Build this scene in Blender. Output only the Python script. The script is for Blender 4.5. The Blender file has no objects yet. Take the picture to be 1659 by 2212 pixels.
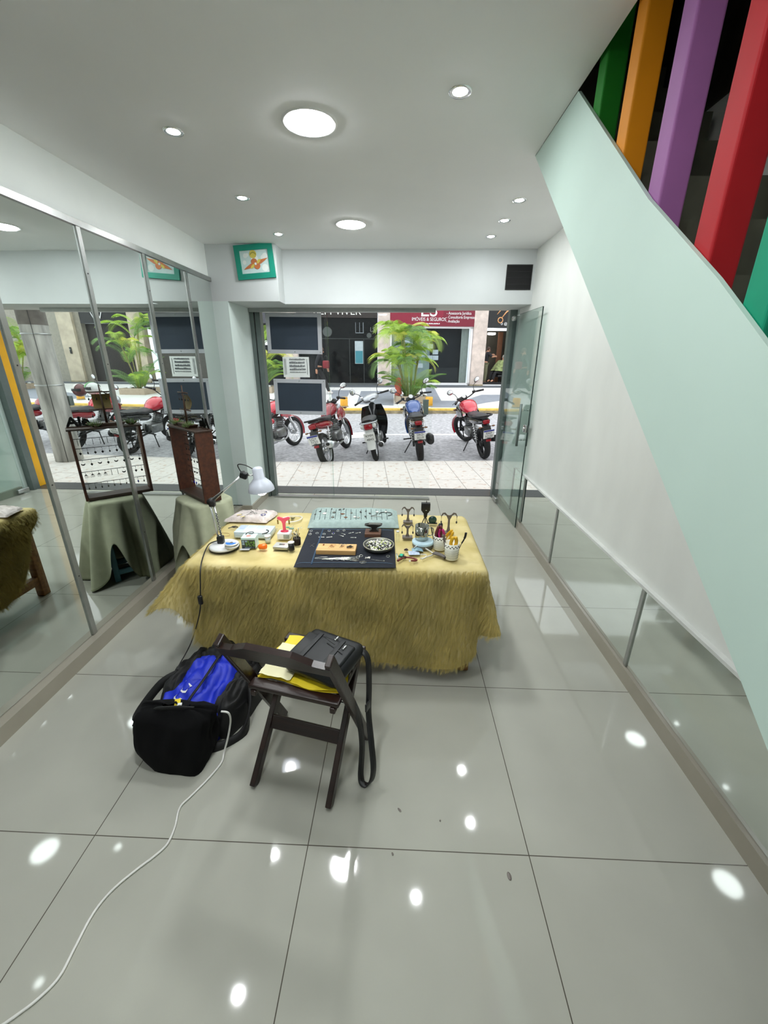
import bpy, bmesh, math, random
from mathutils import Vector, Matrix, noise
random.seed(7)
PI = math.pi
SC = bpy.context.scene
COL = SC.collection

# ------------------------------------------------------------------ camera
FPX, CX, CY = 875.54, 829.5, 1106.0
EYE = Vector((0.0, 0.0, 1.67))
RW = Matrix(((0.99925751, 0.01841452, -0.03384269),
             (0.03814814, -0.34980846, 0.93604421),
             (0.00539834, -0.93664024, -0.35025121)))      # camera axes (right, down, forward) in world rows
cam_d = bpy.data.cameras.new('camera')
cam = bpy.data.objects.new('camera', cam_d)
COL.objects.link(cam)
cam_d.sensor_fit = 'HORIZONTAL'
cam_d.sensor_width = 36.0
cam_d.lens = FPX / 1659.0 * 36.0
cam_d.clip_start = 0.02
cam_d.clip_end = 200
M4 = Matrix.Identity(4)
for i in range(3):
    M4[i][0], M4[i][1], M4[i][2] = RW[i][0], -RW[i][1], -RW[i][2]
M4.translation = EYE
cam.matrix_world = M4
SC.camera = cam

# ------------------------------------------------------------------ light and exposure
SC.view_settings.view_transform = 'Standard'
SC.view_settings.look = 'None'
SC.view_settings.gamma = 1.0
SC.view_settings.exposure = 0.0
SC.view_settings.use_curve_mapping = False
L_BIG, L_SMALL, L_DESK, L_SKY = 154.0, 400.0, 54.0, 2.5
wd = bpy.data.worlds.new('overcast_sky')
SC.world = wd
wd.use_nodes = True
nt = wd.node_tree
bg = nt.nodes['Background']
tc = nt.nodes.new('ShaderNodeTexCoord')
sep = nt.nodes.new('ShaderNodeSeparateXYZ')
rmp = nt.nodes.new('ShaderNodeValToRGB')
rmp.color_ramp.elements[0].position = 0.0
rmp.color_ramp.elements[0].color = (0.55, 0.6, 0.66, 1)
rmp.color_ramp.elements[1].position = 0.5
rmp.color_ramp.elements[1].color = (0.94, 0.97, 1.0, 1)
nt.links.new(tc.outputs['Generated'], sep.inputs[0])
nt.links.new(sep.outputs['Z'], rmp.inputs[0])
nt.links.new(rmp.outputs[0], bg.inputs[0])
bg.inputs[1].default_value = L_SKY
try:
    SC.cycles.max_bounces = 8
    SC.cycles.diffuse_bounces = 4
    SC.cycles.glossy_bounces = 5
    SC.cycles.transmission_bounces = 8
    SC.cycles.transparent_max_bounces = 16
    SC.cycles.caustics_reflective = False
    SC.cycles.caustics_refractive = False
    SC.cycles.sample_clamp_indirect = 6.0
    SC.cycles.use_denoising = True
    SC.cycles.use_adaptive_sampling = True
    SC.cycles.adaptive_threshold = 0.03
except Exception:
    pass

# ------------------------------------------------------------------ pixel -> place on a known plane
def ray(px, py):
    return RW @ Vector((px - CX, py - CY, FPX))
def pz(px, py, z=0.0):
    r = ray(px, py)
    return EYE + r * ((z - EYE.z) / r.z)
def pyy(px, py, y):
    r = ray(px, py)
    return EYE + r * (y / r.y)
def pxx(px, py, x):
    r = ray(px, py)
    return EYE + r * (x / r.x)

# street frame: origin on the edge of the near pavement, turned 4.7 degrees
ANG = math.radians(4.7)
SO = Vector((0.0, 7.05, 0.0))
SU = Vector((math.cos(ANG), math.sin(ANG), 0))
SV = Vector((-math.sin(ANG), math.cos(ANG), 0))
def gz(v):
    if v < 0: return 0.0
    if v < 5.5: return -0.14 + 0.055 * v
    return 0.30 + 0.033 * (v - 5.5)
def S(u, v, h=0.0):
    return SO + SU * u + SV * v + Vector((0, 0, gz(v) + h))
def uv_of(p):
    d = p - SO
    return d.dot(SU), d.dot(SV)
def pv(px, py, v):                      # point on the upright street plane v: (u, z)
    r = ray(px, py)
    t = (SO + SV * v - EYE).dot(SV) / r.dot(SV)
    p = EYE + r * t
    return (p - SO).dot(SU), p.z
def pg(px, py):                         # point on the street ground
    r = ray(px, py)
    best = None
    for i in range(4000):
        t = 0.003 + i * 0.00001
        p = EYE + r * (t * 1.0)
        if p.z <= gz(uv_of(p)[1]):
            best = p
            break
    if best is None: best = p
    return best

# ------------------------------------------------------------------ materials (all procedural)
def lin(c):
    c = c / 255.0
    return c / 12.92 if c <= 0.04045 else ((c + 0.055) / 1.055) ** 2.4
def rgb(r, g, b):
    return (lin(r), lin(g), lin(b))
MATS = {}
def mat(name, c, rough=0.5, metal=0.0, var=0.08, scale=9.0, bump=0.0, spec=0.5, emit=0.0, stretch=None, coat=0.0, detail=3.0):
    if name in MATS: return MATS[name]
    m = bpy.data.materials.new(name)
    m.use_nodes = True
    n, l = m.node_tree.nodes, m.node_tree.links
    b = n['Principled BSDF']
    t = n.new('ShaderNodeTexCoord')
    x = n.new('ShaderNodeTexNoise')
    x.inputs['Scale'].default_value = scale
    x.inputs['Detail'].default_value = detail
    src = t.outputs['Object']
    if stretch:
        mp = n.new('ShaderNodeMapping')
        mp.inputs['Scale'].default_value = stretch
        l.new(src, mp.inputs[0])
        src = mp.outputs[0]
    l.new(src, x.inputs['Vector'])
    r = n.new('ShaderNodeValToRGB')
    r.color_ramp.elements[0].position = 0.3
    r.color_ramp.elements[1].position = 0.7
    r.color_ramp.elements[0].color = (*[k * (1 - var) for k in c], 1)
    r.color_ramp.elements[1].color = (*[min(1, k * (1 + var)) for k in c], 1)
    l.new(x.outputs['Fac'], r.inputs[0])
    l.new(r.outputs[0], b.inputs['Base Color'])
    b.inputs['Roughness'].default_value = rough
    b.inputs['Metallic'].default_value = metal
    b.inputs['Specular IOR Level'].default_value = spec
    b.inputs['Coat Weight'].default_value = coat
    if emit:
        b.inputs['Emission Color'].default_value = (*c, 1)
        b.inputs['Emission Strength'].default_value = emit
    if bump:
        bp = n.new('ShaderNodeBump')
        bp.inputs['Strength'].default_value = bump
        bp.inputs['Distance'].default_value = 0.01
        l.new(x.outputs['Fac'], bp.inputs['Height'])
        l.new(bp.outputs[0], b.inputs['Normal'])
    MATS[name] = m
    return m
def wood(name, c, c2, rough=0.4, stretch=(2, 30, 30), scale=1.5):
    if name in MATS: return MATS[name]
    m = mat(name, c, rough=rough, scale=scale, stretch=stretch, bump=0.08, detail=6)
    for nd in m.node_tree.nodes:
        if nd.type == 'VALTORGB':
            nd.color_ramp.elements[0].color = (*c, 1)
            nd.color_ramp.elements[1].color = (*c2, 1)
    return m
def tiles(name, c, grout, su, sv, ou=0.0, ov=0.0, w=0.002, rough=0.1, var=0.05, blot=4.0, coat=0.0, ang=0.0, bump=0.0, spot=None, spec=0.5):
    """square tiles laid in world metres, thin grout lines, a little cloudiness inside each tile"""
    m = bpy.data.materials.new(name)
    m.use_nodes = True
    n, l = m.node_tree.nodes, m.node_tree.links
    b = n['Principled BSDF']
    g = n.new('ShaderNodeNewGeometry')
    mp = n.new('ShaderNodeMapping')
    mp.vector_type = 'TEXTURE'
    mp.inputs['Location'].default_value = (ou, ov, 0)
    mp.inputs['Rotation'].default_value = (0, 0, ang)
    mp.inputs['Scale'].default_value = (su, sv, 1)
    l.new(g.outputs['Position'], mp.inputs[0])
    sp = n.new('ShaderNodeSeparateXYZ')
    l.new(mp.outputs[0], sp.inputs[0])
    def mth(op, a, bb=None):
        k = n.new('ShaderNodeMath')
        k.operation = op
        for i, q in enumerate((a, bb)):
            if q is None: continue
            if isinstance(q, (int, float)): k.inputs[i].default_value = q
            else: l.new(q, k.inputs[i])
        return k.outputs[0]
    ln = []
    for ax, s in (('X', su), ('Y', sv)):
        f = mth('FRACT', sp.outputs[ax])
        d = mth('ABSOLUTE', mth('SUBTRACT', f, 0.5))
        ln.append(mth('GREATER_THAN', d, 0.5 - w / s))
    fac = mth('MAXIMUM', ln[0], ln[1])
    x = n.new('ShaderNodeTexNoise')
    x.inputs['Scale'].default_value = blot
    x.inputs['Detail'].default_value = 5
    l.new(g.outputs['Position'], x.inputs['Vector'])
    r = n.new('ShaderNodeValToRGB')
    r.color_ramp.elements[0].position = 0.3
    r.color_ramp.elements[1].position = 0.7
    r.color_ramp.elements[0].color = (*[k * (1 - var) for k in c], 1)
    r.color_ramp.elements[1].color = (*[k * (1 + var) for k in c], 1)
    l.new(x.outputs['Fac'], r.inputs[0])
    last = r.outputs[0]
    if spot:
        x2 = n.new('ShaderNodeTexNoise')
        x2.inputs['Scale'].default_value = spot[0]
        l.new(g.outputs['Position'], x2.inputs['Vector'])
        r2 = n.new('ShaderNodeValToRGB')
        r2.color_ramp.elements[0].position = spot[1]
        r2.color_ramp.elements[1].position = spot[1] + 0.06
        l.new(x2.outputs['Fac'], r2.inputs[0])
        mx2 = n.new('ShaderNodeMixRGB')
        l.new(r2.outputs[0], mx2.inputs[0])
        l.new(last, mx2.inputs[1])
        mx2.inputs[2].default_value = (*spot[2], 1)
        last = mx2.outputs[0]
    mx = n.new('ShaderNodeMixRGB')
    l.new(fac, mx.inputs[0])
    l.new(last, mx.inputs[1])
    mx.inputs[2].default_value = (*grout, 1)
    l.new(mx.outputs[0], b.inputs['Base Color'])
    b.inputs['Roughness'].default_value = rough
    b.inputs['Coat Weight'].default_value = coat
    b.inputs['Specular IOR Level'].default_value = spec
    return m
def glass(name, tint=(0.9, 0.97, 0.94), refl=1.0, rough=0.0):
    """thin clear sheet: see-through with a fresnel reflection"""
    if name in MATS: return MATS[name]
    m = bpy.data.materials.new(name)
    m.use_nodes = True
    n, l = m.node_tree.nodes, m.node_tree.links
    n.remove(n['Principled BSDF'])
    tr = n.new('ShaderNodeBsdfTransparent')
    gl = n.new('ShaderNodeBsdfGlossy')
    gl.inputs['Roughness'].default_value = rough
    fr = n.new('ShaderNodeFresnel')
    gm = n.new('ShaderNodeNewGeometry')
    io = n.new('ShaderNodeMapRange')          # same reflection from either side of the sheet
    io.inputs['To Min'].default_value = 1.5
    io.inputs['To Max'].default_value = 1.0 / 1.5
    l.new(gm.outputs['Backfacing'], io.inputs['Value'])
    l.new(io.outputs[0], fr.inputs['IOR'])
    ns = n.new('ShaderNodeTexNoise')
    ns.inputs['Scale'].default_value = 2.0
    cr = n.new('ShaderNodeValToRGB')
    cr.color_ramp.elements[0].color = (*[k * 0.985 for k in tint], 1)
    cr.color_ramp.elements[1].color = (*tint, 1)
    l.new(ns.outputs['Fac'], cr.inputs[0])
    l.new(cr.outputs[0], tr.inputs[0])
    k = n.new('ShaderNodeMath')
    k.operation = 'MULTIPLY'
    k.inputs[1].default_value = refl
    l.new(fr.outputs[0], k.inputs[0])
    mx = n.new('ShaderNodeMixShader')
    l.new(k.outputs[0], mx.inputs[0])
    l.new(tr.outputs[0], mx.inputs[1])
    l.new(gl.outputs[0], mx.inputs[2])
    l.new(mx.outputs[0], n['Material Output'].inputs[0])
    MATS[name] = m
    return m

# ------------------------------------------------------------------ mesh building
I3 = Matrix.Identity(3)
def rx(a): return Matrix.Rotation(a, 3, 'X')
def ry(a): return Matrix.Rotation(a, 3, 'Y')
def rz(a): return Matrix.Rotation(a, 3, 'Z')
def zto(d):
    return Vector((0, 0, 1)).rotation_difference(Vector(d).normalized()).to_matrix()
TXT = {}
class MB:
    def __init__(s): s.v, s.f, s.m, s.s, s.mi = [], [], [], [], 0
    def add(s, vs, fs, smooth=True):
        o = len(s.v)
        s.v += [tuple(p) for p in vs]
        for f in fs:
            s.f.append([i + o for i in f]); s.m.append(s.mi); s.s.append(smooth)
        return s
    def box(s, c, d, R=I3):
        c = Vector(c); x, y, z = d[0] / 2, d[1] / 2, d[2] / 2
        vs = [c + R @ Vector((a * x, b * y, e * z)) for a in (-1, 1) for b in (-1, 1) for e in (-1, 1)]
        return s.add(vs, [(0, 1, 3, 2), (4, 6, 7, 5), (0, 4, 5, 1), (2, 3, 7, 6), (0, 2, 6, 4), (1, 5, 7, 3)], False)
    def bx(s, x0, x1, y0, y1, z0, z1):
        return s.box(((x0 + x1) / 2, (y0 + y1) / 2, (z0 + z1) / 2), (x1 - x0, y1 - y0, z1 - z0))
    def rbox(s, c, d, r, R=I3, seg=3, smooth=True):
        bm = bmesh.new()
        bmesh.ops.create_cube(bm, size=1)
        for v in bm.verts: v.co = Vector((v.co.x * d[0], v.co.y * d[1], v.co.z * d[2]))
        r = min(r, min(d) * 0.49)
        bmesh.ops.bevel(bm, geom=bm.edges[:], offset=r, segments=seg, profile=0.5, affect='EDGES')
        bm.verts.index_update()
        c = Vector(c)
        s.add([c + R @ v.co for v in bm.verts], [[v.index for v in f.verts] for f in bm.faces], smooth)
        bm.free()
        return s
    def tube(s, pts, r, n=8, closed=False, caps=True, flat=None):
        pts = [Vector(p) for p in pts]
        k = len(pts)
        if k < 2: return s
        rs = r if isinstance(r, (list, tuple)) else [r] * k
        def tan(i):
            a = pts[(i - 1) % k] if (closed or i > 0) else pts[i]
            b = pts[(i + 1) % k] if (closed or i < k - 1) else pts[i]
            t = b - a
            return t.normalized() if t.length > 1e-9 else Vector((0, 0, 1))
        t0 = tan(0)
        up = Vector((0, 0, 1)) if abs(t0.z) < 0.9 else Vector((1, 0, 0))
        nrm = (up - t0 * up.dot(t0)).normalized()
        vs = []
        for i in range(k):
            t = tan(i)
            nrm = (nrm - t * nrm.dot(t))
            nrm = nrm.normalized() if nrm.length > 1e-6 else t.orthogonal().normalized()
            bi = t.cross(nrm)
            for j in range(n):
                a = 2 * PI * j / n
                fx, fy = (1, 1) if not flat else flat
                vs.append(pts[i] + nrm * (math.cos(a) * rs[i] * fx) + bi * (math.sin(a) * rs[i] * fy))
        fs = []
        for i in range(k if closed else k - 1):
            for j in range(n):
                a, b = i * n + j, i * n + (j + 1) % n
                c, d = ((i + 1) % k) * n + (j + 1) % n, ((i + 1) % k) * n + j
                fs.append((a, b, c, d))
        if caps and not closed:
            fs.append(tuple(range(n))[::-1]); fs.append(tuple(range((k - 1) * n, k * n)))
        return s.add(vs, fs)
    def cyl(s, a, b, r, r2=None, n=16):
        return s.tube([a, b], [r, r if r2 is None else r2], n)
    def lathe(s, prof, c=(0, 0, 0), R=I3, n=24, caps=True, smooth=True, a0=0.0, a1=None):
        c = Vector(c); vs, fs = [], []
        full = a1 is None
        m = n if full else n + 1
        for (r, z) in prof:
            for j in range(m):
                a = a0 + (2 * PI if full else a1 - a0) * j / n
                vs.append(c + R @ Vector((r * math.cos(a), r * math.sin(a), z)))
        for i in range(len(prof) - 1):
            for j in range(n):
                j2 = (j + 1) % m
                fs.append((i * m + j, i * m + j2, (i + 1) * m + j2, (i + 1) * m + j))
        if caps and full:
            if prof[0][0] > 1e-5: fs.append(tuple(range(m))[::-1])
            if prof[-1][0] > 1e-5: fs.append(tuple(range((len(prof) - 1) * m, len(prof) * m)))
        return s.add(vs, fs, smooth)
    def sph(s, c, r, R=I3, nu=16, nv=10):
        r = (r, r, r) if isinstance(r, (int, float)) else r
        c = Vector(c); vs, fs = [], []
        for i in range(nv + 1):
            t = PI * i / nv
            for j in range(nu):
                a = 2 * PI * j / nu
                vs.append(c + R @ Vector((r[0] * math.sin(t) * math.cos(a), r[1] * math.sin(t) * math.sin(a), r[2] * math.cos(t))))
        for i in range(nv):
            for j in range(nu):
                fs.append((i * nu + j, (i + 1) * nu + j, (i + 1) * nu + (j + 1) % nu, i * nu + (j + 1) % nu))
        return s.add(vs, fs)
    def prism(s, poly, z0, z1, c=(0, 0, 0), R=I3, smooth=False):
        c = Vector(c); k = len(poly)
        vs = [c + R @ Vector((p[0], p[1], z0)) for p in poly] + [c + R @ Vector((p[0], p[1], z1)) for p in poly]
        fs = [tuple(range(k))[::-1], tuple(range(k, 2 * k))] + [(i, (i + 1) % k, k + (i + 1) % k, k + i) for i in range(k)]
        return s.add(vs, fs, smooth)
    def grid(s, fn, nu, nv, cu=False, cv=False, smooth=True):
        mu, mv = (nu if cu else nu + 1), (nv if cv else nv + 1)
        vs = [fn(i / nu, j / nv) for i in range(mu) for j in range(mv)]
        fs = []
        for i in range(nu):
            for j in range(nv):
                i2, j2 = (i + 1) % mu, (j + 1) % mv
                fs.append((i * mv + j, i2 * mv + j, i2 * mv + j2, i * mv + j2))
        return s.add(vs, fs, smooth)
    def ring(s, c, R, r, t, n=24, m=6):
        c = Vector(c)
        return s.tube([c + R @ Vector((r * math.cos(2 * PI * i / n), r * math.sin(2 * PI * i / n), 0)) for i in range(n)], t, m, closed=True)
    def text(s, body, size, c, R=I3, ext=0.002, align='CENTER', width=1.0):
        key = (body, align)
        if key not in TXT:
            cu = bpy.data.curves.new('txt', 'FONT')
            cu.body = body; cu.size = 1; cu.align_x = align; cu.align_y = 'CENTER'; cu.resolution_u = 3
            ob = bpy.data.objects.new('txt', cu)
            COL.objects.link(ob)
            me = bpy.data.meshes.new_from_object(ob.evaluated_get(bpy.context.evaluated_depsgraph_get()))
            TXT[key] = ([v.co.copy() for v in me.vertices], [list(p.vertices) for p in me.polygons])
            bpy.data.meshes.remove(me); bpy.data.objects.remove(ob); bpy.data.curves.remove(cu)
        vs, fs = TXT[key]
        c = Vector(c)
        return s.add([c + R @ Vector((v.x * size * width, v.y * size, ext)) for v in vs], fs, False)
    def build(s, name, mats, parent=None, loc=None, label=None):
        me = bpy.data.meshes.new(name)
        me.from_pydata(s.v, [], s.f)
        for m in (mats if isinstance(mats, (list, tuple)) else [mats]): me.materials.append(m)
        me.polygons.foreach_set('material_index', s.m)
        me.polygons.foreach_set('use_smooth', s.s)
        me.update()
        o = bpy.data.objects.new(name, me)
        COL.objects.link(o)
        if parent is not None: o.parent = parent
        if loc is not None: o.location = loc
        if label: o['label'] = label
        return o
XZ = Matrix(((1, 0, 0), (0, 0, -1), (0, 1, 0)))       # local x,y -> world x,z ; facing -y (towards the camera)
ZX_L = Matrix(((0, 0, 1), (-1, 0, 0), (0, 1, 0)))     # text lies in a plane facing +x
def tag(o, label=None, cat=None, group=None, kind=None):
    if label: o['label'] = label
    if cat: o['category'] = cat
    if group: o['group'] = group
    if kind: o['kind'] = kind
    return o
def thing(name, label, cat, loc=(0, 0, 0), rot=0.0, group=None):
    o = bpy.data.objects.new(name, None)
    o.empty_display_size = 0.05
    COL.objects.link(o)
    o.location = loc
    o.rotation_euler = rot if isinstance(rot, tuple) else (0, 0, rot)
    return tag(o, label, cat, group)
def struct(name, mb, m):
    return tag(mb.build(name, m), kind='structure')
def dup(root, loc, rot=None, label=None, group=None):
    r = root.copy(); COL.objects.link(r); r.location = loc
    if rot is not None: r.rotation_euler = rot if isinstance(rot, tuple) else (0, 0, rot)
    if label: r['label'] = label
    if group: r['group'] = group
    for ch in list(root.children):
        c = ch.copy(); COL.objects.link(c); c.parent = r
        for g in list(ch.children):
            d = g.copy(); COL.objects.link(d); d.parent = c
    return r
def spline(pts, n=8, closed=False):
    """Catmull-Rom through the points"""
    P = [Vector(p) for p in pts]; k = len(P); out = []
    for i in range(k if closed else k - 1):
        if closed: a, b, c, d = P[(i - 1) % k], P[i], P[(i + 1) % k], P[(i + 2) % k]
        else: a, b, c, d = P[max(i - 1, 0)], P[i], P[i + 1], P[min(i + 2, k - 1)]
        for j in range(n):
            t = j / n
            out.append(0.5 * ((2 * b) + (c - a) * t + (2 * a - 5 * b + 4 * c - d) * t * t + (3 * b - a - 3 * c + d) * t ** 3))
    if not closed: out.append(P[-1])
    return out

# ================================================================== THE ROOM
CZ = 2.685                                            # ceiling height
WXL, WXR, MX = -1.865, 1.30, -1.852                   # left wall, right wall, face of the mirrors
OX = 0.69                                             # stair side plane
m_white = mat('white_paint', rgb(236, 240, 237), rough=0.75, var=0.03, scale=3, bump=0.03)
m_ceil = mat('ceiling_paint', rgb(243, 243, 243), rough=0.8, var=0.015, scale=2)
m_plaster = mat('streaky_white_plaster', rgb(224, 226, 221), rough=0.75, var=0.045, scale=2.6, stretch=(1, 1.5, 0.75), detail=13)
m_mint = mat('pale_mint_paint', rgb(190, 211, 201), rough=0.6, var=0.02, scale=3)
m_rev = mat('cool_white_paint', rgb(214, 226, 222), rough=0.7, var=0.03, scale=3)
m_alu = mat('brushed_aluminium', rgb(176, 178, 176), rough=0.28, metal=0.95, var=0.06, scale=20)
m_alud = mat('grey_aluminium', rgb(112, 122, 120), rough=0.4, metal=0.6, var=0.06, scale=14)
m_black = mat('black_plastic', rgb(20, 20, 21), rough=0.4, var=0.15)
m_dark = mat('opening_shade', rgb(14, 14, 15), rough=0.8, var=0.2)
m_chrome = mat('chrome', rgb(214, 216, 216), rough=0.12, metal=1.0, var=0.03)
m_whitep = mat('white_plastic', rgb(232, 233, 232), rough=0.35, var=0.02)
m_floor = tiles('polished_porcelain_tiles', rgb(174, 174, 163), rgb(84, 80, 72), 0.803, 0.803, 0.496, 0.955, w=0.0017, rough=0.05, var=0.045, blot=3.0, spec=0.62)
m_skirt = mat('porcelain_skirting', rgb(158, 152, 138), rough=0.18, var=0.05, scale=5)

b = MB(); b.bx(-2.1, 1.5, -3.1, 5.12, -0.15, 0.0); struct('floor', b, m_floor)
# ceiling slab with the stairwell cut out of its near right side
b = MB()
b.bx(-2.1, OX, -3.1, 4.66, CZ, CZ + 0.22)
b.bx(OX, 1.5, 2.69, 4.66, CZ, CZ + 0.22)
struct('ceiling', b, m_ceil)
b = MB(); b.bx(-2.1, WXL, -3.1, 5.15, 0, CZ); struct('wall_left', b, m_white)
b = MB(); b.bx(WXR, 1.5, -3.1, 5.0, 0, CZ)
struct('wall_right', b, m_plaster)
b = MB(); b.bx(-2.1, 1.5, -3.3, -3.1, 0, CZ); struct('wall_back', b, m_white)
# front wall: lintel, the deeper beam at the left and the left jamb
b = MB()
b.bx(-1.19, WXR, 4.59, 5.14, 2.205, CZ + 0.2)
b.bx(-1.865, -1.19, 4.38, 5.14, 2.205, CZ + 0.2)
struct('wall_front', b, mat('dull_white_paint', rgb(205, 209, 209), rough=0.8, var=0.03, scale=3, bump=0.03))
b = MB()
b.bx(-1.865, -1.70, 4.38, 5.42, 0, 2.205)
struct('wall_front_left', b, m_rev)
b = MB(); b.bx(1.295, 1.5, 5.0, 5.42, 0, 2.205); struct('wall_front_right', b, m_rev)
b = MB(); b.bx(-4.5, -1.865, 5.15, 5.42, 0, 6.5); b.bx(1.5, 9.0, 5.0, 5.42, 0, 6.5); b.bx(-1.865, 1.5, 5.2, 5.42, 2.36, 6.5)
struct('wall_outside', b, m_white)
# painted jamb beyond the door, seen in the mirror
b = MB(); b.bx(1.279, 1.2945, 5.17, 5.425, 0.005, 2.35)
tag(b.build('painted_post', mat('yellow_paint', rgb(244, 178, 22), rough=0.5, var=0.05)), 'tall yellow painted door post just outside the shop, mirrored at far left', 'post')
# skirting
b = MB(); b.bx(WXL, -1.80, -3.1, 4.38, 0.0, 0.085); struct('baseboard_left', b, m_skirt)
b = MB(); b.bx(1.262, WXR, -3.1, 4.95, 0.0, 0.085); struct('baseboard_right', b, m_skirt)
b = MB(); b.bx(-1.862, -1.70, 4.355, 4.38, 0.0, 0.085); b.bx(-1.70, -1.685, 4.355, 4.98, 0.0, 0.085); struct('baseboard_front', b, m_skirt)
# threshold stone
b = MB(); b.bx(-1.80, 1.34, 5.12, 5.43, -0.1, 0.004)
struct('trim_1', b, mat('dark_granite', rgb(60, 63, 63), rough=0.4, var=0.3, scale=60))

# ---- stairwell and stair
m_conc = mat('raw_concrete', rgb(92, 92, 78), rough=0.85, var=0.2, scale=7, bump=0.1)
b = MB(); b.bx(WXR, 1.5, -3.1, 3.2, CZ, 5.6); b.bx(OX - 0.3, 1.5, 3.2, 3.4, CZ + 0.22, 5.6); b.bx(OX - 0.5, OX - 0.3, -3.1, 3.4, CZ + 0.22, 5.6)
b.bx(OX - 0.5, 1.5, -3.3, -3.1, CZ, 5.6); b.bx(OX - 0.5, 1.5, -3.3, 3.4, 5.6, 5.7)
struct('wall_stairwell', b, mat('dim_stairwell_plaster', rgb(70, 68, 60), rough=0.9, var=0.15))  # plaster coloured dark to stand for the unlit upper storey
st = thing('staircase', 'staircase rising along the right wall with mint side panel and coloured posts', 'staircase', (OX, 0, 0))
lo = [(2.69, CZ), (0.69, 1.094), (0.58, 1.012)]
up = [(2.133, CZ), (1.408, 2.101), (1.038, 1.843), (0.849, 1.697)]
k_lo, k_up = 0.81, 0.772
b = MB()
poly = [(2.685, CZ - 0.003), (0.69, 1.094), (-0.67, 0.0), (-1.36, 0.0), (0.849, 1.697), (1.038, 1.843), (1.408, 2.101), (2.133, CZ - 0.003)]
YZX = Matrix(((0, 0, 1), (1, 0, 0), (0, 1, 0)))       # local (a,b,c) -> (y=a, z=b, x=c)
b.prism(poly, 0.0, 0.012, R=YZX)
b.build('stringer', m_mint, st, label='pale mint side panel')
rise, going = 0.187, 0.231
b = MB()
y0, z0 = -1.05, 0.0
i = 0
pts_top = []
while True:
    y, z = y0 + i * going, z0 + i * rise - 0.17
    if z > 2.9: break
    pts_top += [(y, z), (y, z + rise)]
    i += 1
yl, zl = pts_top[-1]
pts_top = [p for p in pts_top if p[0] < 2.66]
yl, zl = pts_top[-1]
pts = pts_top + [(2.66, zl), (2.66, 0.541 + 0.81 * 2.66 + 0.05), (-0.55, 0.541 - 0.81 * 0.55 + 0.05), (-0.66, 0.0)]
pts = [(y, max(0.0, z)) for y, z in pts]
b.prism(pts, 0.014, 0.575, R=YZX)
b.build('steps', m_conc, st, label='bare grey concrete steps')
cols = [('teal', (10, 138, 104), 0.965, 0.80), ('red', (164, 20, 28), 1.176, 1.13), ('purple', (148, 94, 148), 1.449, 1.41),
        ('orange', (214, 134, 8), 1.726, 1.68), ('green', (24, 116, 30), 1.985, 1.93)]
for cname, c, ya, _ in cols:
    zb = 1.697 + (ya - 0.849) * 0.77 - 0.22
    b = MB(); b.rbox((0.050, ya - 0.036, (zb + 4.6) / 2), (0.072, 0.072, 4.6 - zb), 0.006, smooth=False)
    b.build('baluster', mat(cname + '_post_paint', rgb(*c), rough=0.6, var=0.05, spec=0.25), st, label=cname + ' painted post')

# ---- recessed lamps
m_led = mat('led_diffuser', (0.95, 0.99, 1.0), var=0.0, emit=L_BIG)
m_spot = mat('spot_lens', (0.95, 0.99, 1.0), var=0.0, emit=L_SMALL)
def panel_lamp(loc, label):
    t = thing('panel_downlight', label, 'ceiling light', loc, 0, 'round ceiling panel lights')
    b = MB(); b.lathe([(0.108, 0.0), (0.108, -0.004), (0.122, -0.006), (0.127, 0.0)], n=40, caps=False); b.build('trim_ring', m_whitep, t)
    b = MB(); b.lathe([(0.0001, -0.016), (0.04, -0.0155), (0.075, -0.0135), (0.096, -0.010), (0.1065, -0.003)], n=40, caps=False)  # diffuser domed below the ceiling so that it throws light onto it
    b.f = [f[::-1] for f in b.f]; b.build('diffuser', m_led, t)
    return t
def spot_lamp(loc, label):
    t = thing('spot_downlight', label, 'ceiling light', loc, 0, 'small ceiling spot lights')
    b = MB(); b.lathe([(0.030, -0.001), (0.032, -0.004), (0.045, -0.004), (0.047, 0.0)], n=28, caps=False); b.build('trim_ring', m_chrome, t)
    b = MB(); b.lathe([(0.0001, -0.008), (0.016, -0.0068), (0.029, -0.002)], n=24, caps=False)
    b.f = [f[::-1] for f in b.f]; b.build('lens', m_spot, t)
    return t
A = panel_lamp((-0.435, 2.34, CZ), 'large round ceiling light nearer the camera')
spot_A = spot_lamp((0.22, 2.13, CZ), 'small ceiling spot right of the nearer large round light')
dup(A, (-0.415, 3.815, CZ), label='large round ceiling light nearer the shop window')
dup(A, (-0.44, 0.87, CZ), label='large round ceiling light straight above the camera')
dup(A, (-0.44, -0.6, CZ), label='large round ceiling light behind the camera')
for x, y, lab in ((-1.10, 2.40, 'small ceiling spot left of the nearer large round light'),
                  (-1.08, 3.24, 'small ceiling spot on the left, midway to the window'),
                  (-1.07, 4.07, 'small ceiling spot on the left beside the picture'),
                  (0.78, 3.32, 'small ceiling spot nearest the stair on the right'),
                  (0.78, 3.74, 'middle small ceiling spot of the right hand row'),
                  (0.765, 4.17, 'small ceiling spot on the right nearest the vent'),
                  (0.79, 2.76, 'small ceiling spot hidden behind the stair panel tip'),
                  (-1.10, 1.50, 'small ceiling spot above the left mirror near the camera'),
                  (0.22, 0.7, 'small ceiling spot above the camera on the right'),
                  (-1.10, 0.0, 'small ceiling spot behind the camera on the left')):
    dup(spot_A, (x, y, CZ), label=lab)

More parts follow.
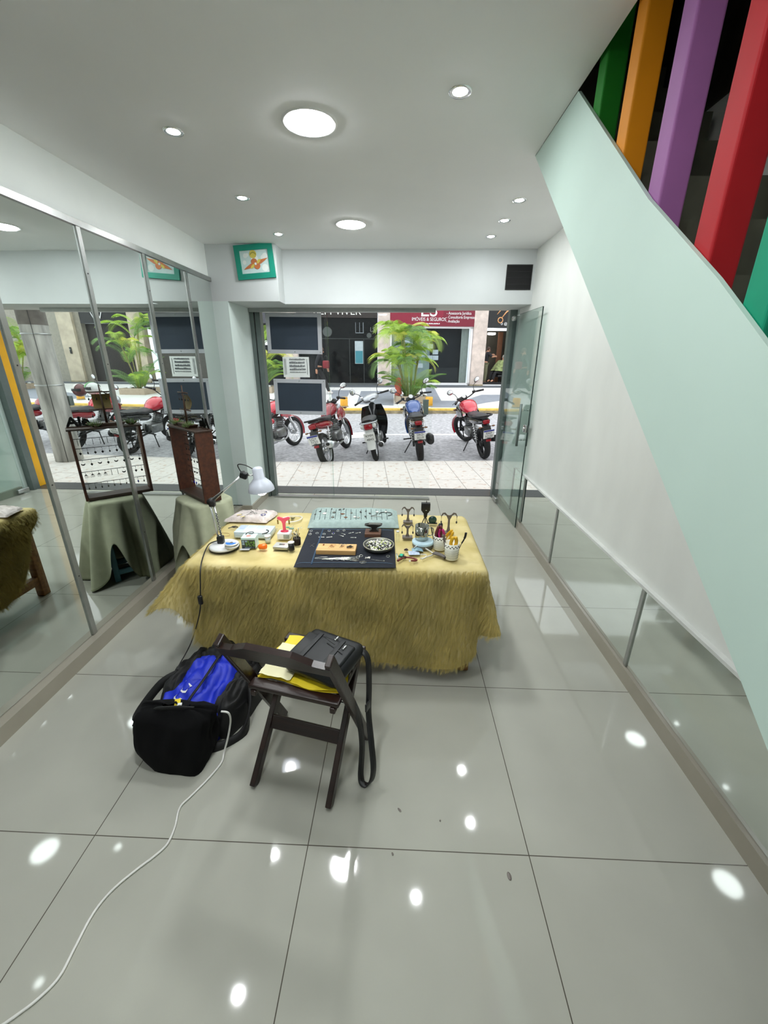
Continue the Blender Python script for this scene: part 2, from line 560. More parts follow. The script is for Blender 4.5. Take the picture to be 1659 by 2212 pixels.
# ---- mirrors
m_mirror = bpy.data.materials.new('mirror_silvering')
m_mirror.use_nodes = True
_n, _l = m_mirror.node_tree.nodes, m_mirror.node_tree.links
_b = _n['Principled BSDF']
_b.inputs['Metallic'].default_value = 1.0
_b.inputs['Roughness'].default_value = 0.0
_x = _n.new('ShaderNodeTexNoise'); _x.inputs['Scale'].default_value = 1.5
_r = _n.new('ShaderNodeValToRGB')
_r.color_ramp.elements[0].color = (0.80, 0.86, 0.83, 1); _r.color_ramp.elements[1].color = (0.84, 0.89, 0.865, 1)
_l.new(_x.outputs['Fac'], _r.inputs[0]); _l.new(_r.outputs[0], _b.inputs['Base Color'])
ml = [('mirror panel nearest the camera on the left wall', -0.66, 0.68), ('wide left mirror panel beside the floor bag', 0.68, 2.01),
      ('left mirror panel behind the draped stand', 2.01, 2.655), ('narrow left mirror panel showing the chalkboards', 2.655, 3.28), ('left mirror panel last but one before the window', 3.28, 3.90), ('narrow mirror panel in the corner by the window', 3.90, 4.375)]
for lab, ya, yb in ml:
    t = thing('mirror_panel', lab, 'mirror', (MX, ya, 0.088), 0, 'left wall mirror panels')
    b = MB(); b.bx(-0.010, 0.0, 0.002, yb - ya - 0.002, 0.0, 2.285); b.build('glass', m_mirror, t)
    if lab.endswith('window') is False or ya < 3.5:
        b = MB(); b.bx(0.0005, 0.009, yb - ya - 0.02, yb - ya + 0.012, 0.0, 2.285)
        b.build('edge_strip', m_alu, t)
        for z in (0.4, 0.95, 1.55, 2.05):
            b = MB(); b.cyl((0.008, yb - ya - 0.004, z), (0.0105, yb - ya - 0.004, z), 0.004, n=8); b.build('screw', m_black, t)
b = MB(); b.bx(WXL, MX + 0.014, -0.66, 4.378, 2.374, 2.408); struct('trim_2', b, m_alu)
mr = [('low right mirror beside the open glass door', 4.0, 4.42), ('low right mirror second from the door', 3.10, 4.0),
      ('low right mirror reflecting the tiles mid wall', 1.87, 3.10), ('low right mirror running under the stair panel', 0.3, 1.87), ('low right mirror nearest the camera', -1.2, 0.3)]
for lab, ya, yb in mr:
    t = thing('mirror_panel', lab, 'mirror', (1.282, ya, 0.088), 0, 'low right wall mirrors')
    b = MB(); b.bx(0.0, 0.016, 0.002, yb - ya - 0.002, 0.0, 0.485); b.build('glass', m_mirror, t)
    b = MB(); b.bx(-0.007, -0.0005, yb - ya - 0.014, yb - ya + 0.010, 0.0, 0.485); b.build('edge_strip', m_alu, t)
b = MB(); b.bx(1.270, WXR - 0.001, -1.2, 4.43, 0.574, 0.590); struct('trim_3', b, mat('white_ledge', rgb(214, 216, 212), rough=0.6))

# ---- shop window: frames, sliding glass, rails
m_glass = glass('window_glass', (0.985, 0.995, 0.99), 0.5)
t = tag(MB().build('window_1', m_glass), kind='structure')
wf = MB()
wf.bx(-1.70, -1.655, 4.96, 5.10, 0.004, 2.2); wf.bx(-1.648, -1.59, 4.98, 5.08, 0.004, 2.2)
wf.build('left_frame', m_alud, t)
b = MB(); b.bx(-1.70, 0.375, 4.93, 4.965, 2.165, 2.2045); b.bx(-1.70, 0.375, 4.965, 5.09, 2.192, 2.2045); b.build('top_rail', m_alu, t)
b = MB(); b.bx(-1.60, 0.40, 4.93, 4.965, 0.0, 0.018); b.bx(-1.60, 0.40, 4.985, 5.02, 0.0, 0.012); b.build('floor_rail', m_alu, t)
b = MB(); b.bx(-1.592, -0.835, 5.02, 5.028, 0.012, 2.17); b.build('fixed_pane', m_glass, t)
b = MB(); b.bx(-0.86, 0.39, 4.972, 4.980, 0.012, 2.17); b.build('sliding_pane', m_glass, t)
b = MB(); b.bx(-0.842, -0.834, 5.012, 5.034, 0.012, 2.17); b.build('pane_seal', glass('seal_strip', (0.86, 0.92, 0.9), 0.4), t)
b = MB(); b.bx(1.215, 1.294, 5.06, 5.16, 0.004, 2.205); struct('trim_4', b, m_alud)

# ---- glass door standing open along the right wall
m_dglass = glass('door_glass', (0.88, 0.94, 0.92), 1.0)
d = tag(MB().build('door_1', m_dglass), kind='structure')
d.location = (1.222, 4.925, 0)
d.rotation_euler = (0, 0, math.radians(-90.0 + 2.0))
# local x runs from the hinge to the free edge
b = MB(); b.bx(0.0, 0.885, -0.005, 0.005, 0.01, 2.125); b.build('pane', m_dglass, d)
b = MB(); b.bx(0.8853, 0.8865, -0.005, 0.005, 0.01, 2.125); b.bx(0, 0.885, -0.005, 0.005, 2.1253, 2.1262); b.build('pane_edge', mat('dark_glass_edge', rgb(22, 42, 40), rough=0.2), d)
for sy, nm in ((-1, 'inner'), (1, 'outer')):
    b = MB(); yy = sy * 0.052
    b.cyl((0.765, yy, 0.86), (0.765, yy, 1.275), 0.0125); b.build('handle', m_alud, d)
    b = MB(); b.cyl((0.765, sy * 0.006, 0.92), (0.765, yy, 0.92), 0.007); b.cyl((0.765, sy * 0.006, 1.215), (0.765, yy, 1.215), 0.007); b.build('handle_post', m_chrome, d)
b = MB(); b.rbox((0.83, 0, 1.045), (0.075, 0.034, 0.075), 0.006); b.cyl((0.83, -0.03, 1.045), (0.83, 0.03, 1.045), 0.014); b.build('lock', m_chrome, d)
b = MB(); b.rbox((0.02, 0, 0.045), (0.16, 0.034, 0.05), 0.006); b.build('hinge', m_alu, d)
b = MB(); b.rbox((0.02, 0, 2.105), (0.09, 0.034, 0.05), 0.02); b.build('hinge', m_alu, d)

# ---- vent opening in the lintel
t = thing('air_vent', 'black square vent opening with grille above the open door', 'vent', (1.147, 4.59, 2.442))
b = MB()
for (a0, a1, c0, c1) in ((-0.125, 0.125, 0.100, 0.110), (-0.125, 0.125, -0.110, -0.100), (-0.125, -0.115, -0.1, 0.1), (0.115, 0.125, -0.1, 0.1)): b.bx(a0, a1, -0.006, 0.002, c0, c1)
b.build('frame', m_black, t)
b = MB(); b.bx(-0.118, 0.118, -0.002, -0.0005, -0.103, 0.103); b.build('shade_panel', m_dark, t)  # thin dark sheet painted as the shade inside the opening
b = MB()
for k in range(3): b.bx(-0.115, 0.115, -0.0045, -0.0025, -0.06 + k * 0.055, -0.057 + k * 0.055)
b.build('grille', mat('dim_grille', rgb(34, 34, 36), rough=0.5), t)

# ---- picture
pc = thing('framed_picture', 'small tilted picture in a wide teal frame high on the left beam', 'picture', (-1.393, 4.378, 2.538), (0, math.radians(-4.0), 0))
b = MB(); fw, fh, w = 0.365, 0.285, 0.047
b.bx(-fw / 2, fw / 2, -0.02, 0, fh / 2 - w, fh / 2); b.bx(-fw / 2, fw / 2, -0.02, 0, -fh / 2, -fh / 2 + w)
b.bx(-fw / 2, -fw / 2 + w, -0.02, 0, -fh / 2 + w, fh / 2 - w); b.bx(fw / 2 - w, fw / 2, -0.02, 0, -fh / 2 + w, fh / 2 - w)
b.build('frame', mat('teal_frame_paint', rgb(10, 138, 116), rough=0.4, var=0.06), pc)
def disc2(b, cx, cz, r, y, n=20, sx=1.0):
    b.add([(cx + sx * r * math.cos(2 * PI * i / n), y, cz + r * math.sin(2 * PI * i / n)) for i in range(n)], [tuple(range(n))], False)
pm = [mat('pic_sky', rgb(196, 216, 214), rough=0.6), mat('pic_cloud', rgb(226, 232, 228), rough=0.6), mat('pic_yellow', rgb(206, 190, 84), rough=0.6),
      mat('pic_orange', rgb(190, 112, 64), rough=0.6), mat('pic_olive', rgb(150, 140, 60), rough=0.6)]
b = MB(); b.bx(-0.136, 0.136, -0.008, -0.001, -0.096, 0.096)
b.mi = 1
for q_, (cx, cz, r) in enumerate(((-0.085, 0.055, 0.02), (-0.10, 0.0, 0.018), (0.102, 0.04, 0.026), (0.078, 0.03, 0.02), (0.09, -0.055, 0.03), (-0.066, 0.06, 0.014))): disc2(b, cx, cz, r, -0.0086 - 0.0003 * q_)
disc2(b, 0.0, 0.025, 0.034, -0.0106)
b.mi = 2; disc2(b, -0.01, 0.062, 0.034, -0.0109)
b.mi = 4
b.grid(lambda u, v: Vector((-0.01 + (0.024 + 0.008 * v) * math.cos(PI * (0.1 + 0.8 * u)), -0.0112, 0.048 + (0.024 + 0.008 * v) * math.sin(PI * (0.1 + 0.8 * u)))), 10, 1)
b.mi = 3
cxx, czz = 0.005, -0.018
for sgn in (1, -1):
    q = lambda x, z: (cxx + sgn * x, -0.0118 + 0.0002 * sgn, czz + sgn * z)
    b.add([q(0.02, 0.018), q(0.06, 0.034), q(0.122, 0.042), q(0.09, 0.02), q(0.05, -0.002), q(0.03, -0.006)], [(0, 1, 2, 3, 4, 5)], False)
    disc2(b, cxx - sgn * 0.012, czz + sgn * 0.016, 0.03, -0.0114 + 0.0001 * sgn)
b.mi = 2
for sgn in (1, -1):
    q = lambda x, z: (cxx + sgn * x, -0.0124 + 0.0002 * sgn, czz + sgn * z)
    b.add([q(0.012, 0.012), q(0.028, 0.034), q(0.055, 0.036), q(0.044, 0.014), q(0.02, -0.002)], [(0, 1, 2, 3, 4)], False)
b.mi = 1; disc2(b, cxx, czz, 0.011, -0.013)
b.build('print', pm, pc)

# ---- chalkboards and notice hung on the window
m_slate = mat('dark_slate', rgb(38, 50, 64), rough=0.7, var=0.08, scale=5)
m_bframe = mat('pale_grey_board_frame', rgb(176, 178, 184), rough=0.5, var=0.05)
def board(label, x0, x1, z0, z1, y):
    w, h = x1 - x0, z1 - z0
    t = thing('chalkboard', label, 'chalkboard', ((x0 + x1) / 2, y, z0), (0, math.radians(0.6), 0), 'chalkboards hung on the window')
    b = MB(); f = 0.042
    b.bx(-w / 2, w / 2, -0.012, 0.012, h - f, h); b.bx(-w / 2, w / 2, -0.012, 0.012, 0, f)
    b.bx(-w / 2, -w / 2 + f, -0.012, 0.012, f, h - f); b.bx(w / 2 - f, w / 2, -0.012, 0.012, f, h - f)
    b.build('frame', m_bframe, t)
    b = MB(); b.bx(-w / 2 + f * 0.9, w / 2 - f * 0.9, -0.006, 0.006, f * 0.8, h - f * 0.8)
    b.build('board', m_slate, t)
    for x in (-w / 2 + 0.02, 0, w / 2 - 0.02):
        for z in (0.02, h - 0.02):
            b = MB(); b.cyl((x, -0.0155, z), (x, -0.011, z), 0.006, n=8); b.build('screw', m_chrome, t)
    return t
board('upper chalkboard hung inside the shop window', -1.505, -0.888, 1.735, 2.155, 4.905)
board('lower chalkboard hung inside the shop window above the red motorbike', -1.475, -0.872, 1.06, 1.46, 4.905)
t = thing('paper_notice', 'printed white paper notice taped between the two chalkboards', 'notice', (-1.195, 4.90, 1.482))
b = MB(); b.grid(lambda u, v: Vector((-0.152 + 0.304 * u, 0.003 * math.sin(4 * u), 0.22 * v)), 6, 1)
b.build('sheet', mat('white_paper', rgb(226, 230, 228), rough=0.8, var=0.03), t)
b = MB()
for x in (-0.135, -0.12, 0.125):
    for k in range(18): b.bx(x, x + 0.006, -0.004, -0.003, 0.03 + k * 0.0095, 0.036 + k * 0.0095)
tag(b.build('margin_print', mat('grey_print', rgb(96, 100, 104), rough=0.8), t), kind='stuff')
b = MB()
random.seed(3)
for (z, h) in ((0.187, 0.017), (0.150, 0.022), (0.113, 0.022), (0.078, 0.022), (0.052, 0.010)):
    x = -0.075
    while x < 0.10:
        w = random.uniform(0.006, 0.014)
        b.bx(x, x + w, -0.004, -0.003, z, z + h * random.uniform(0.7, 1)); x += w + 0.004
tag(b.build('print', mat('grey_print', rgb(96, 100, 104), rough=0.8), t), kind='stuff')

# ================================================================== THE STREET
def stm(v):                                           # a street-ground matrix helper: local (u, n, h) at plane v
    return S(0, v)
m_pave = tiles('near_pavement_tiles', rgb(214, 209, 202), rgb(150, 144, 136), 0.36, 1.18, 0.1, 7.02, w=0.005, rough=0.6, var=0.06, blot=14, ang=ANG, spot=(11.0, 0.60, rgb(196, 178, 164)))
m_asph = mat('worn_asphalt', rgb(172, 172, 175), rough=0.9, var=0.3, scale=14, bump=0.2, detail=8)
m_farp = tiles('pale_far_pavement', rgb(222, 222, 220), rgb(190, 190, 190), 0.8, 0.8, 0.2, 0.3, w=0.006, rough=0.7, var=0.04, ang=ANG)
m_greyp = mat('grey_pavement_inlay', rgb(140, 146, 156), rough=0.7, var=0.08, scale=6)
m_line = mat('road_line_paint', rgb(222, 222, 222), rough=0.7, var=0.1, scale=20)
m_kerby = mat('yellow_kerb_paint', rgb(226, 190, 92), rough=0.7, var=0.2, scale=9)
m_kerbs = mat('kerb_stone', rgb(150, 138, 110), rough=0.8, var=0.35, scale=8)
def strip(name, m, u0, u1, prof, kind='structure'):
    b = MB()
    vs, fs = [], []
    for (v, h) in prof:
        for u in (u0, u1):
            p = SO + SU * u + SV * v; vs.append((p.x, p.y, h))
    for i in range(len(prof) - 1): fs.append((2 * i, 2 * i + 1, 2 * i + 3, 2 * i + 2))
    b.add(vs, fs, False)
    return tag(b.build(name, m), kind=kind)
b = MB()
for (q) in (1,):
    c = [(-14, 5.43), (22, 5.43)]
    pe0, pe1 = SO + SU * -14, SO + SU * 24
    b.add([(-14, 5.43, 0), (26, 5.43, 0), (pe1.x, pe1.y, 0), (pe0.x, pe0.y, 0), (pe1.x, pe1.y, -0.15), (pe0.x, pe0.y, -0.15)], [(0, 1, 2, 3), (3, 2, 4, 5)], False)
tag(b.build('pavement', m_pave), kind='structure')
strip('road', m_asph, -16, 30, [(-0.02, gz(0.0)), (5.52, -0.14 + 0.055 * 5.52)])
strip('far_kerb', [m_kerby], -16, 30, [(5.48, -0.14 + 0.055 * 5.48 + 0.06), (5.49, 0.30), (5.72, 0.306)])
strip('far_kerb_face', [m_kerbs], -16, 30, [(5.47, -0.14 + 0.055 * 5.4), (5.475, -0.14 + 0.055 * 5.48 + 0.09)])
strip('far_pavement', m_farp, -16, 30, [(5.70, gz(5.7)), (13.6, gz(13.6))])
strip('far_step', mat('dark_step_stone', rgb(92, 98, 104), rough=0.7, var=0.1), -16, 30, [(12.2, gz(12.2) + 0.004), (13.25, gz(13.25) + 0.004)])
strip('trim_5', m_line, -16, 30, [(2.62, gz(2.62) + 0.003), (2.74, gz(2.74) + 0.003)])
def inlay(pix, m, name):
    b = MB(); vs = []
    for p in pix:
        q = pg(*p); vs.append((q.x, q.y, q.z + 0.006))
    b.add(vs, [tuple(range(len(vs)))], False)
    return tag(b.build(name, m), kind='structure')
inlay([(716, 843), (757, 843), (750, 858), (716, 868)], m_greyp, 'trim_6')
inlay([(780, 845), (850, 845), (850, 876), (770, 873)], m_greyp, 'trim_7')
inlay([(918, 838), (938, 838), (953, 866), (1000, 866), (1040, 853), (1120, 853), (1120, 861), (1050, 870), (1000, 880), (930, 880)], m_greyp, 'trim_8')
inlay([(748, 936), (800, 933), (799, 946), (744, 948)], m_line, 'trim_9')
def inlay_uv(uv, m, name):
    b = MB(); vs = []
    for (u, v) in uv:
        q = S(u, v, 0.006); vs.append((q.x, q.y, q.z))
    b.add(vs, [tuple(range(len(vs)))], False)
    return tag(b.build(name, m), kind='structure')
inlay_uv([(8.5, 6.2), (14, 7.6), (15, 10.6), (12.0, 9.4), (8.2, 7.4)], m_greyp, 'trim_10')
inlay_uv([(-9, 6.4), (-5.5, 6.6), (-4.6, 8.6), (-7.5, 9.8)], m_greyp, 'trim_11')

# ---- the buildings opposite
VF = 13.2
zf = gz(VF)
m_marble = mat('pink_grey_marble', rgb(205, 190, 180), rough=0.4, var=0.2, scale=4, detail=9)
m_marbled = mat('beige_marble', rgb(190, 178, 156), rough=0.4, var=0.18, scale=3, detail=9)
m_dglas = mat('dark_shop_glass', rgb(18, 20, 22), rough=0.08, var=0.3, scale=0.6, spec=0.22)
m_blackw = mat('black_fascia', rgb(22, 22, 23), rough=0.5, var=0.15)
m_maroon = mat('maroon_sign', rgb(134, 20, 48), rough=0.45, var=0.05)
m_maroon2 = mat('maroon_sign_panel', rgb(116, 14, 40), rough=0.45, var=0.04)
m_signw = mat('sign_white', rgb(236, 236, 236), rough=0.5, var=0.02)
m_upper = mat('upper_facade', rgb(150, 148, 142), rough=0.8, var=0.1)
RF = Vector((0, 0, ANG))
def fthing(name, label, cat, u, v=VF, z=None, group=None, turn=0.0):
    p = SO + SU * u + SV * v
    p.z = gz(v) if z is None else z
    return thing(name, label, cat, p, ANG + turn, group)
bl = fthing('building', 'long building opposite with marble pillars between its shopfronts', 'building', 0)
b = MB(); b.bx(-16, 30, 0.0, 2.6, 4.3 - zf, 9.0); b.build('upper_wall', m_upper, bl)
PL = {-4.29: 'marble pillar behind the chalkboards', 0.03: 'pale marble pillar between the dark shopfront and the estate agent', 4.42: 'pinkish marble pillar between the estate agent and the barber shop',
      9.88: 'beige marble pillar behind the tall palm in the mirror', 13.5: 'beige pillar beside the utility pole in the mirror', -9.2: 'marble pillar at the far left of the street', 18.0: 'marble pillar at the far right of the street'}
for (u0, u1, m) in ((-4.29, -3.66, m_marble), (0.03, 0.57, m_marble), (4.42, 5.04, m_marble), (9.88, 10.55, m_marbled), (13.5, 14.3, m_marbled), (-9.2, -8.5, m_marble), (18.0, 18.7, m_marbled)):
    pt = fthing('pillar', PL[u0], 'pillar', (u0 + u1) / 2)
    b = MB(); b.bx((u0 - u1) / 2, (u1 - u0) / 2, -0.12, 0.3, 0.0, 4.28 - zf); b.build('shaft', m, pt)
    b = MB(); b.bx((u0 - u1) / 2 - 0.01, (u1 - u0) / 2 + 0.01, -0.135, 0.3, -0.02, 0.06); b.build('foot', m_kerbs, pt)
b = MB(); b.bx(14.3, 18.0, 0.0, 0.4, -0.1, 4.3 - zf); b.build('side_wall', mat('grey_beige_render', rgb(150, 146, 134), rough=0.8, var=0.1), bl)
b = MB(); b.bx(13.16, 13.5, 0.02, 0.3, 0, 4.3 - zf); b.build('inner_pillar', mat('grey_beige_stone', rgb(140, 134, 120), rough=0.6, var=0.15), bl)  # stone a tone darker than the beige pillar beside it

# dark glass shopfront with white letters
t = fthing('shopfront', 'dark glass shopfront with a teal and white poster inside', 'shopfront', 0)
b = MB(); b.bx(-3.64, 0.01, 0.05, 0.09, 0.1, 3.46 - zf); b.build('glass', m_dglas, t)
b = MB(); b.bx(-3.64, 0.01, -0.04, 0.2, 3.46 - zf, 4.2 - zf); b.build('fascia', mat('brown_black_fascia', rgb(40, 32, 28), rough=0.5, var=0.15), t)
b = MB(); b.bx(-3.64, 0.01, -0.03, 0.2, 0, 0.1); b.build('plinth', mat('grey_plinth', rgb(96, 100, 100), rough=0.5), t)
b = MB(); b.text('BEM VIVER', 0.40, (-1.80, -0.05, 3.70 - zf), XZ, 0.01, width=1.15); b.build('lettering', mat('pale_letters', rgb(226, 226, 220), rough=0.5), t)
b = MB(); b.text('LS', 0.26, (-0.22, 0.045, 2.98 - zf), XZ, 0.002); b.build('small_lettering', mat('dim_letters', rgb(104, 108, 108), rough=0.5), t)
for q in ((-2.28, 2.88, 0.21), (-0.38, 2.74, 0.11)):
    b = MB(); disc2(b, q[0], q[1] - zf, q[2], 0.046, 24); b.build('round_sticker', mat('dim_sticker', rgb(70, 76, 74), rough=0.4), t)
b = MB(); b.bx(-1.04, -0.66, 0.04, 0.048, 1.52 - zf, 2.50 - zf); b.mi = 1; b.bx(-1.02, -0.68, 0.035, 0.039, 1.54 - zf, 2.08 - zf); b.build('poster', [mat('poster_white', rgb(168, 180, 184), rough=0.4), mat('poster_teal', rgb(58, 128, 140), rough=0.4)], t)
b = MB()
for u in (-1.30, -0.64): b.bx(u, u + 0.03, 0.03, 0.05, 0.1, 2.6 - zf)
b.bx(-2.9, 0.0, 0.03, 0.05, 2.58 - zf, 2.61 - zf); b.build('mullion', mat('dark_mullion', rgb(44, 50, 50), rough=0.4), t)
b = MB(); b.bx(-1.0, -0.62, 0.03, 0.045, 2.83 - zf, 2.86 - zf); b.bx(-1.0, -0.98, 0.03, 0.045, 2.85 - zf, 3.28 - zf); b.bx(-0.66, -0.63, 0.03, 0.045, 2.85 - zf, 3.28 - zf); b.bx(-0.82, -0.80, 0.03, 0.045, 2.85 - zf, 3.28 - zf); b.build('fanlight', mat('grey_fanlight', rgb(120, 128, 134), rough=0.4), t)

# estate agent
t = fthing('shopfront', 'estate agent shopfront with maroon sign and white framed window', 'shopfront', 0)
sgn = MB(); sgn.bx(0.57, 4.42, -0.10, 0.1, 3.14 - zf, 4.15 - zf); sg = sgn.build('sign', m_maroon, t)
b = MB(); b.add([(2.75, -0.104, 3.14 - zf), (4.42, -0.104, 3.14 - zf), (4.42, -0.104, 4.15 - zf), (3.02, -0.104, 4.15 - zf), (2.98, -0.104, 3.6 - zf)], [(0, 1, 2, 3, 4)], False); b.build('sign_panel', m_maroon2, sg)
for s_, sz, uu, zz, al, wd in [('LS', 0.86, 2.32, 3.80, 'CENTER', 1.0), ('IMÓVEIS & SEGUROS', 0.20, 2.33, 3.42, 'CENTER', 0.86)] + [(q, 0.17, 3.12, 3.68 - k * 0.165, 'LEFT', 0.82) for k, q in enumerate(('- Assessoria Jurídica', '- Consultoria Empresarial', '- Avaliação'))]:
    b = MB(); b.text(s_, sz, (uu, -0.106, zz - zf), XZ, 0.006, al, wd); b.build('lettering', m_signw, sg)
b = MB()
for k in range(22): b.bx(1.83 + k * 0.046, 1.865 + k * 0.046, -0.110, -0.102, 3.225 - zf, (3.27 if k % 5 else 3.25) - zf)
tag(b.build('small_print', m_signw, sg), kind='stuff')
wfr = MB()
for (a, c, e, f) in ((0.58, 4.41, 3.06, 3.14), (0.58, 4.41, 0.60, 0.68), (0.58, 0.66, 0.6, 3.1), (4.30, 4.41, 0.6, 3.1)): wfr.bx(a, c, -0.02, 0.06, e - zf, f - zf)
wfr.build('window_frame', m_signw, t)
b = MB(); b.bx(0.6, 4.35, 0.5, 0.54, 0.6 - zf, 3.1 - zf); b.build('dark_interior', mat('unlit_room_tone', rgb(24, 26, 30), rough=0.8, var=0.3, scale=1.2), t)  # dark sheet colours in the unlit depth of the room
b = MB()
b.grid(lambda u, v: Vector((3.93 + 0.36 * u, 0.2 + 0.03 * math.sin(u * 40), 0.68 - zf + v * 2.4)), 40, 1); b.build('curtain', mat('cream_curtain', rgb(206, 208, 196), rough=0.9), t)
b = MB()
b.grid(lambda u, v: Vector((0.67 + 0.5 * u, 0.2 + 0.03 * math.sin(u * 44), 0.68 - zf + v * 2.4)), 40, 1); b.build('curtain', mat('cream_curtain', rgb(206, 208, 196), rough=0.9), t)
b = MB(); b.bx(1.1, 2.5, 0.35, 0.4, 0.7 - zf, 3.0 - zf); b.build('pale_wall', mat('pale_green_wall', rgb(176, 190, 180), rough=0.8), t)
for i, (u, z) in enumerate(((1.25, 2.4), (1.62, 2.42), (2.0, 2.4), (2.35, 2.2), (1.3, 1.9), (1.7, 1.92), (2.6, 1.95), (2.62, 1.7), (2.05, 1.85), (1.4, 1.4), (1.9, 1.35), (2.35, 1.7))):
    b = MB(); b.bx(u, u + 0.26, 0.12, 0.125, z - zf, z + 0.2 - zf); b.build('listing_sheet', m_signw, t)
b = MB(); b.bx(2.6, 3.9, 0.3, 0.9, 0.66 - zf, 1.35 - zf); b.build('desk', mat('dark_desk', rgb(30, 31, 34), rough=0.4), t)
b = MB(); b.bx(0.6, 4.35, 0.05, 0.056, 0.64 - zf, 3.08 - zf); b.build('pane', glass('shop_pane', (0.82, 0.86, 0.88), 0.35), t)

# barber shop
t = fthing('shopfront', 'barber shopfront with black sign and gold scissors', 'shopfront', 0)
sgb = MB(); sgb.bx(5.04, 9.88, -0.06, 0.1, 3.10 - zf, 4.2 - zf); sg = sgb.build('sign', m_blackw, t)
m_gold = mat('gold_paint', rgb(224, 164, 112), rough=0.35, metal=0.3)
b = MB()
def arc(cx, cz, r, a0, a1, n=20): return [(cx + r * math.cos(a0 + (a1 - a0) * i / n), -0.065, cz + r * math.sin(a0 + (a1 - a0) * i / n)) for i in range(n + 1)]
b.tube(arc(5.62, 3.42 - zf, 0.11, 0, 2 * PI), 0.022, 6)
b.tube([(5.68, -0.065, 3.52 - zf), (5.85, -0.065, 3.74 - zf), (6.05, -0.065, 3.92 - zf)], [0.02, 0.03, 0.05], 6)
b.tube([(5.45, -0.065, 3.66 - zf), (5.6, -0.065, 3.84 - zf), (5.9, -0.065, 3.9 - zf), (6.25, -0.065, 3.78 - zf), (6.6, -0.065, 3.5 - zf)], [0.015, 0.03, 0.045, 0.035, 0.01], 6)
b.tube(arc(6.75, 3.42 - zf, 0.11, 0, 2 * PI), 0.022, 6)
b.build('scissors_emblem', m_gold, sg)
b = MB(); b.text('@universodocabelo', 0.15, (5.80, -0.065, 3.27 - zf), XZ, 0.004, 'LEFT'); b.build('lettering', m_signw, sg)
b = MB(); b.tube(arc(5.70, 3.27 - zf, 0.04, 0, 2 * PI, 8), 0.01, 4); b.build('round_icon', m_signw, sg)
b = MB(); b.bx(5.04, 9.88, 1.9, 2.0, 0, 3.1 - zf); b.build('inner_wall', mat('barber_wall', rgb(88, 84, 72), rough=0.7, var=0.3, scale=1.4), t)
b = MB(); b.bx(5.04, 9.88, 0, 2.0, 0.02, 0.06); b.build('shop_floor', mat('barber_floor', rgb(120, 110, 100), rough=0.5), t)
b = MB(); b.bx(5.04, 9.88, -0.04, 0.06, 0.06, 0.16); b.mi = 1; b.bx(5.04, 9.88, -0.06, 0.04, 0.0, 0.06); b.build('sill', [m_blackw, m_signw], t)
b = MB(); b.bx(6.0, 6.22, 1.2, 1.3, 0.1, 3.0 - zf); b.build('wooden_panel', mat('brown_panel', rgb(120, 78, 52), rough=0.5), t)
b = MB(); b.bx(6.26, 9.6, 0.6, 0.66, 0.1, 3.0 - zf); b.build('inner_door', mat('grey_inner_wall', rgb(84, 82, 76), rough=0.6), t)
b = MB(); b.rbox((5.55, 0.9, 2.35), (0.35, 0.2, 0.1), 0.03); b.build('ceiling_lamp', mat('barber_lamp', (1, 1, 1), var=0, emit=14), t)

# right hand dark entrance seen in the mirror
t = fthing('shopfront', 'wide dark entrance between beige pillars at the right end of the street', 'shopfront', 0)
b = MB(); b.bx(10.57, 13.13, 0.25, 0.3, 0, 3.3 - zf); b.build('dark_door', mat('brown_black_door', rgb(36, 30, 28), rough=0.6, var=0.2), t)
b = MB(); b.bx(10.57, 13.13, 0.0, 0.2, 3.3 - zf, 4.2 - zf); b.build('fascia', m_blackw, t)
b = MB(); b.text('VIV', 0.42, (12.2, -0.01, 3.62 - zf), XZ, 0.01); b.build('lettering', m_signw, t)
t = fthing('intercom', 'black intercom box fixed to the beige pillar beside the pole in the mirror', 'intercom', 13.9, VF, zf + 1.35)
b = MB(); b.rbox((0, -0.15, 0.15), (0.1, 0.05, 0.3), 0.02); b.build('housing', m_black, t)
b = MB(); b.rbox((0, -0.178, 0.2), (0.06, 0.006, 0.08), 0.002); b.build('speaker_grille', m_alud, t)
# left shop, mostly behind the chalkboards
t = fthing('shopfront', 'dark shop interior behind the chalkboards at left', 'shopfront', 0)
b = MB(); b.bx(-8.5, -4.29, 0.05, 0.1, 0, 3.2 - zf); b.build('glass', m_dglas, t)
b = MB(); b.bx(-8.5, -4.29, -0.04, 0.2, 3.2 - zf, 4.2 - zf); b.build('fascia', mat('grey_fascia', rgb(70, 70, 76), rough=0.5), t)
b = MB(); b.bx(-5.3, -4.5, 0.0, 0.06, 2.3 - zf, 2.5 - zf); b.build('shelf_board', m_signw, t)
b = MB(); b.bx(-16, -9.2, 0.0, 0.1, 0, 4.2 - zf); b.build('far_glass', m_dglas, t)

# ---- concrete pole on the near pavement
t = fthing('utility_pole', 'stained round concrete utility pole on the near pavement, seen in the left mirror', 'pole', 2.06, -0.42, 0.0)
m_pole = mat('stained_concrete', rgb(172, 170, 164), rough=0.85, var=0.62, scale=2.2, stretch=(2.4, 2.4, 0.45), bump=0.1, detail=10)
b = MB(); b.lathe([(0.205, 0), (0.20, 0.6), (0.188, 2.2), (0.16, 6.0)], n=28); b.build('shaft', m_pole, t)
b = MB(); b.lathe([(0.190, 2.16), (0.1905, 2.17), (0.168, 4.9), (0.165, 4.91)], n=28, caps=False); b.build('dark_upper_band', mat('sooty_concrete', rgb(112, 106, 100), rough=0.85, var=0.5, scale=3, detail=9), t)
for z in (1.25, 2.02):
    b = MB(); b.lathe([(0.196, z), (0.201, z + 0.004), (0.201, z + 0.016), (0.196, z + 0.02)], n=28, caps=False); b.build('steel_strap', m_alu, t)
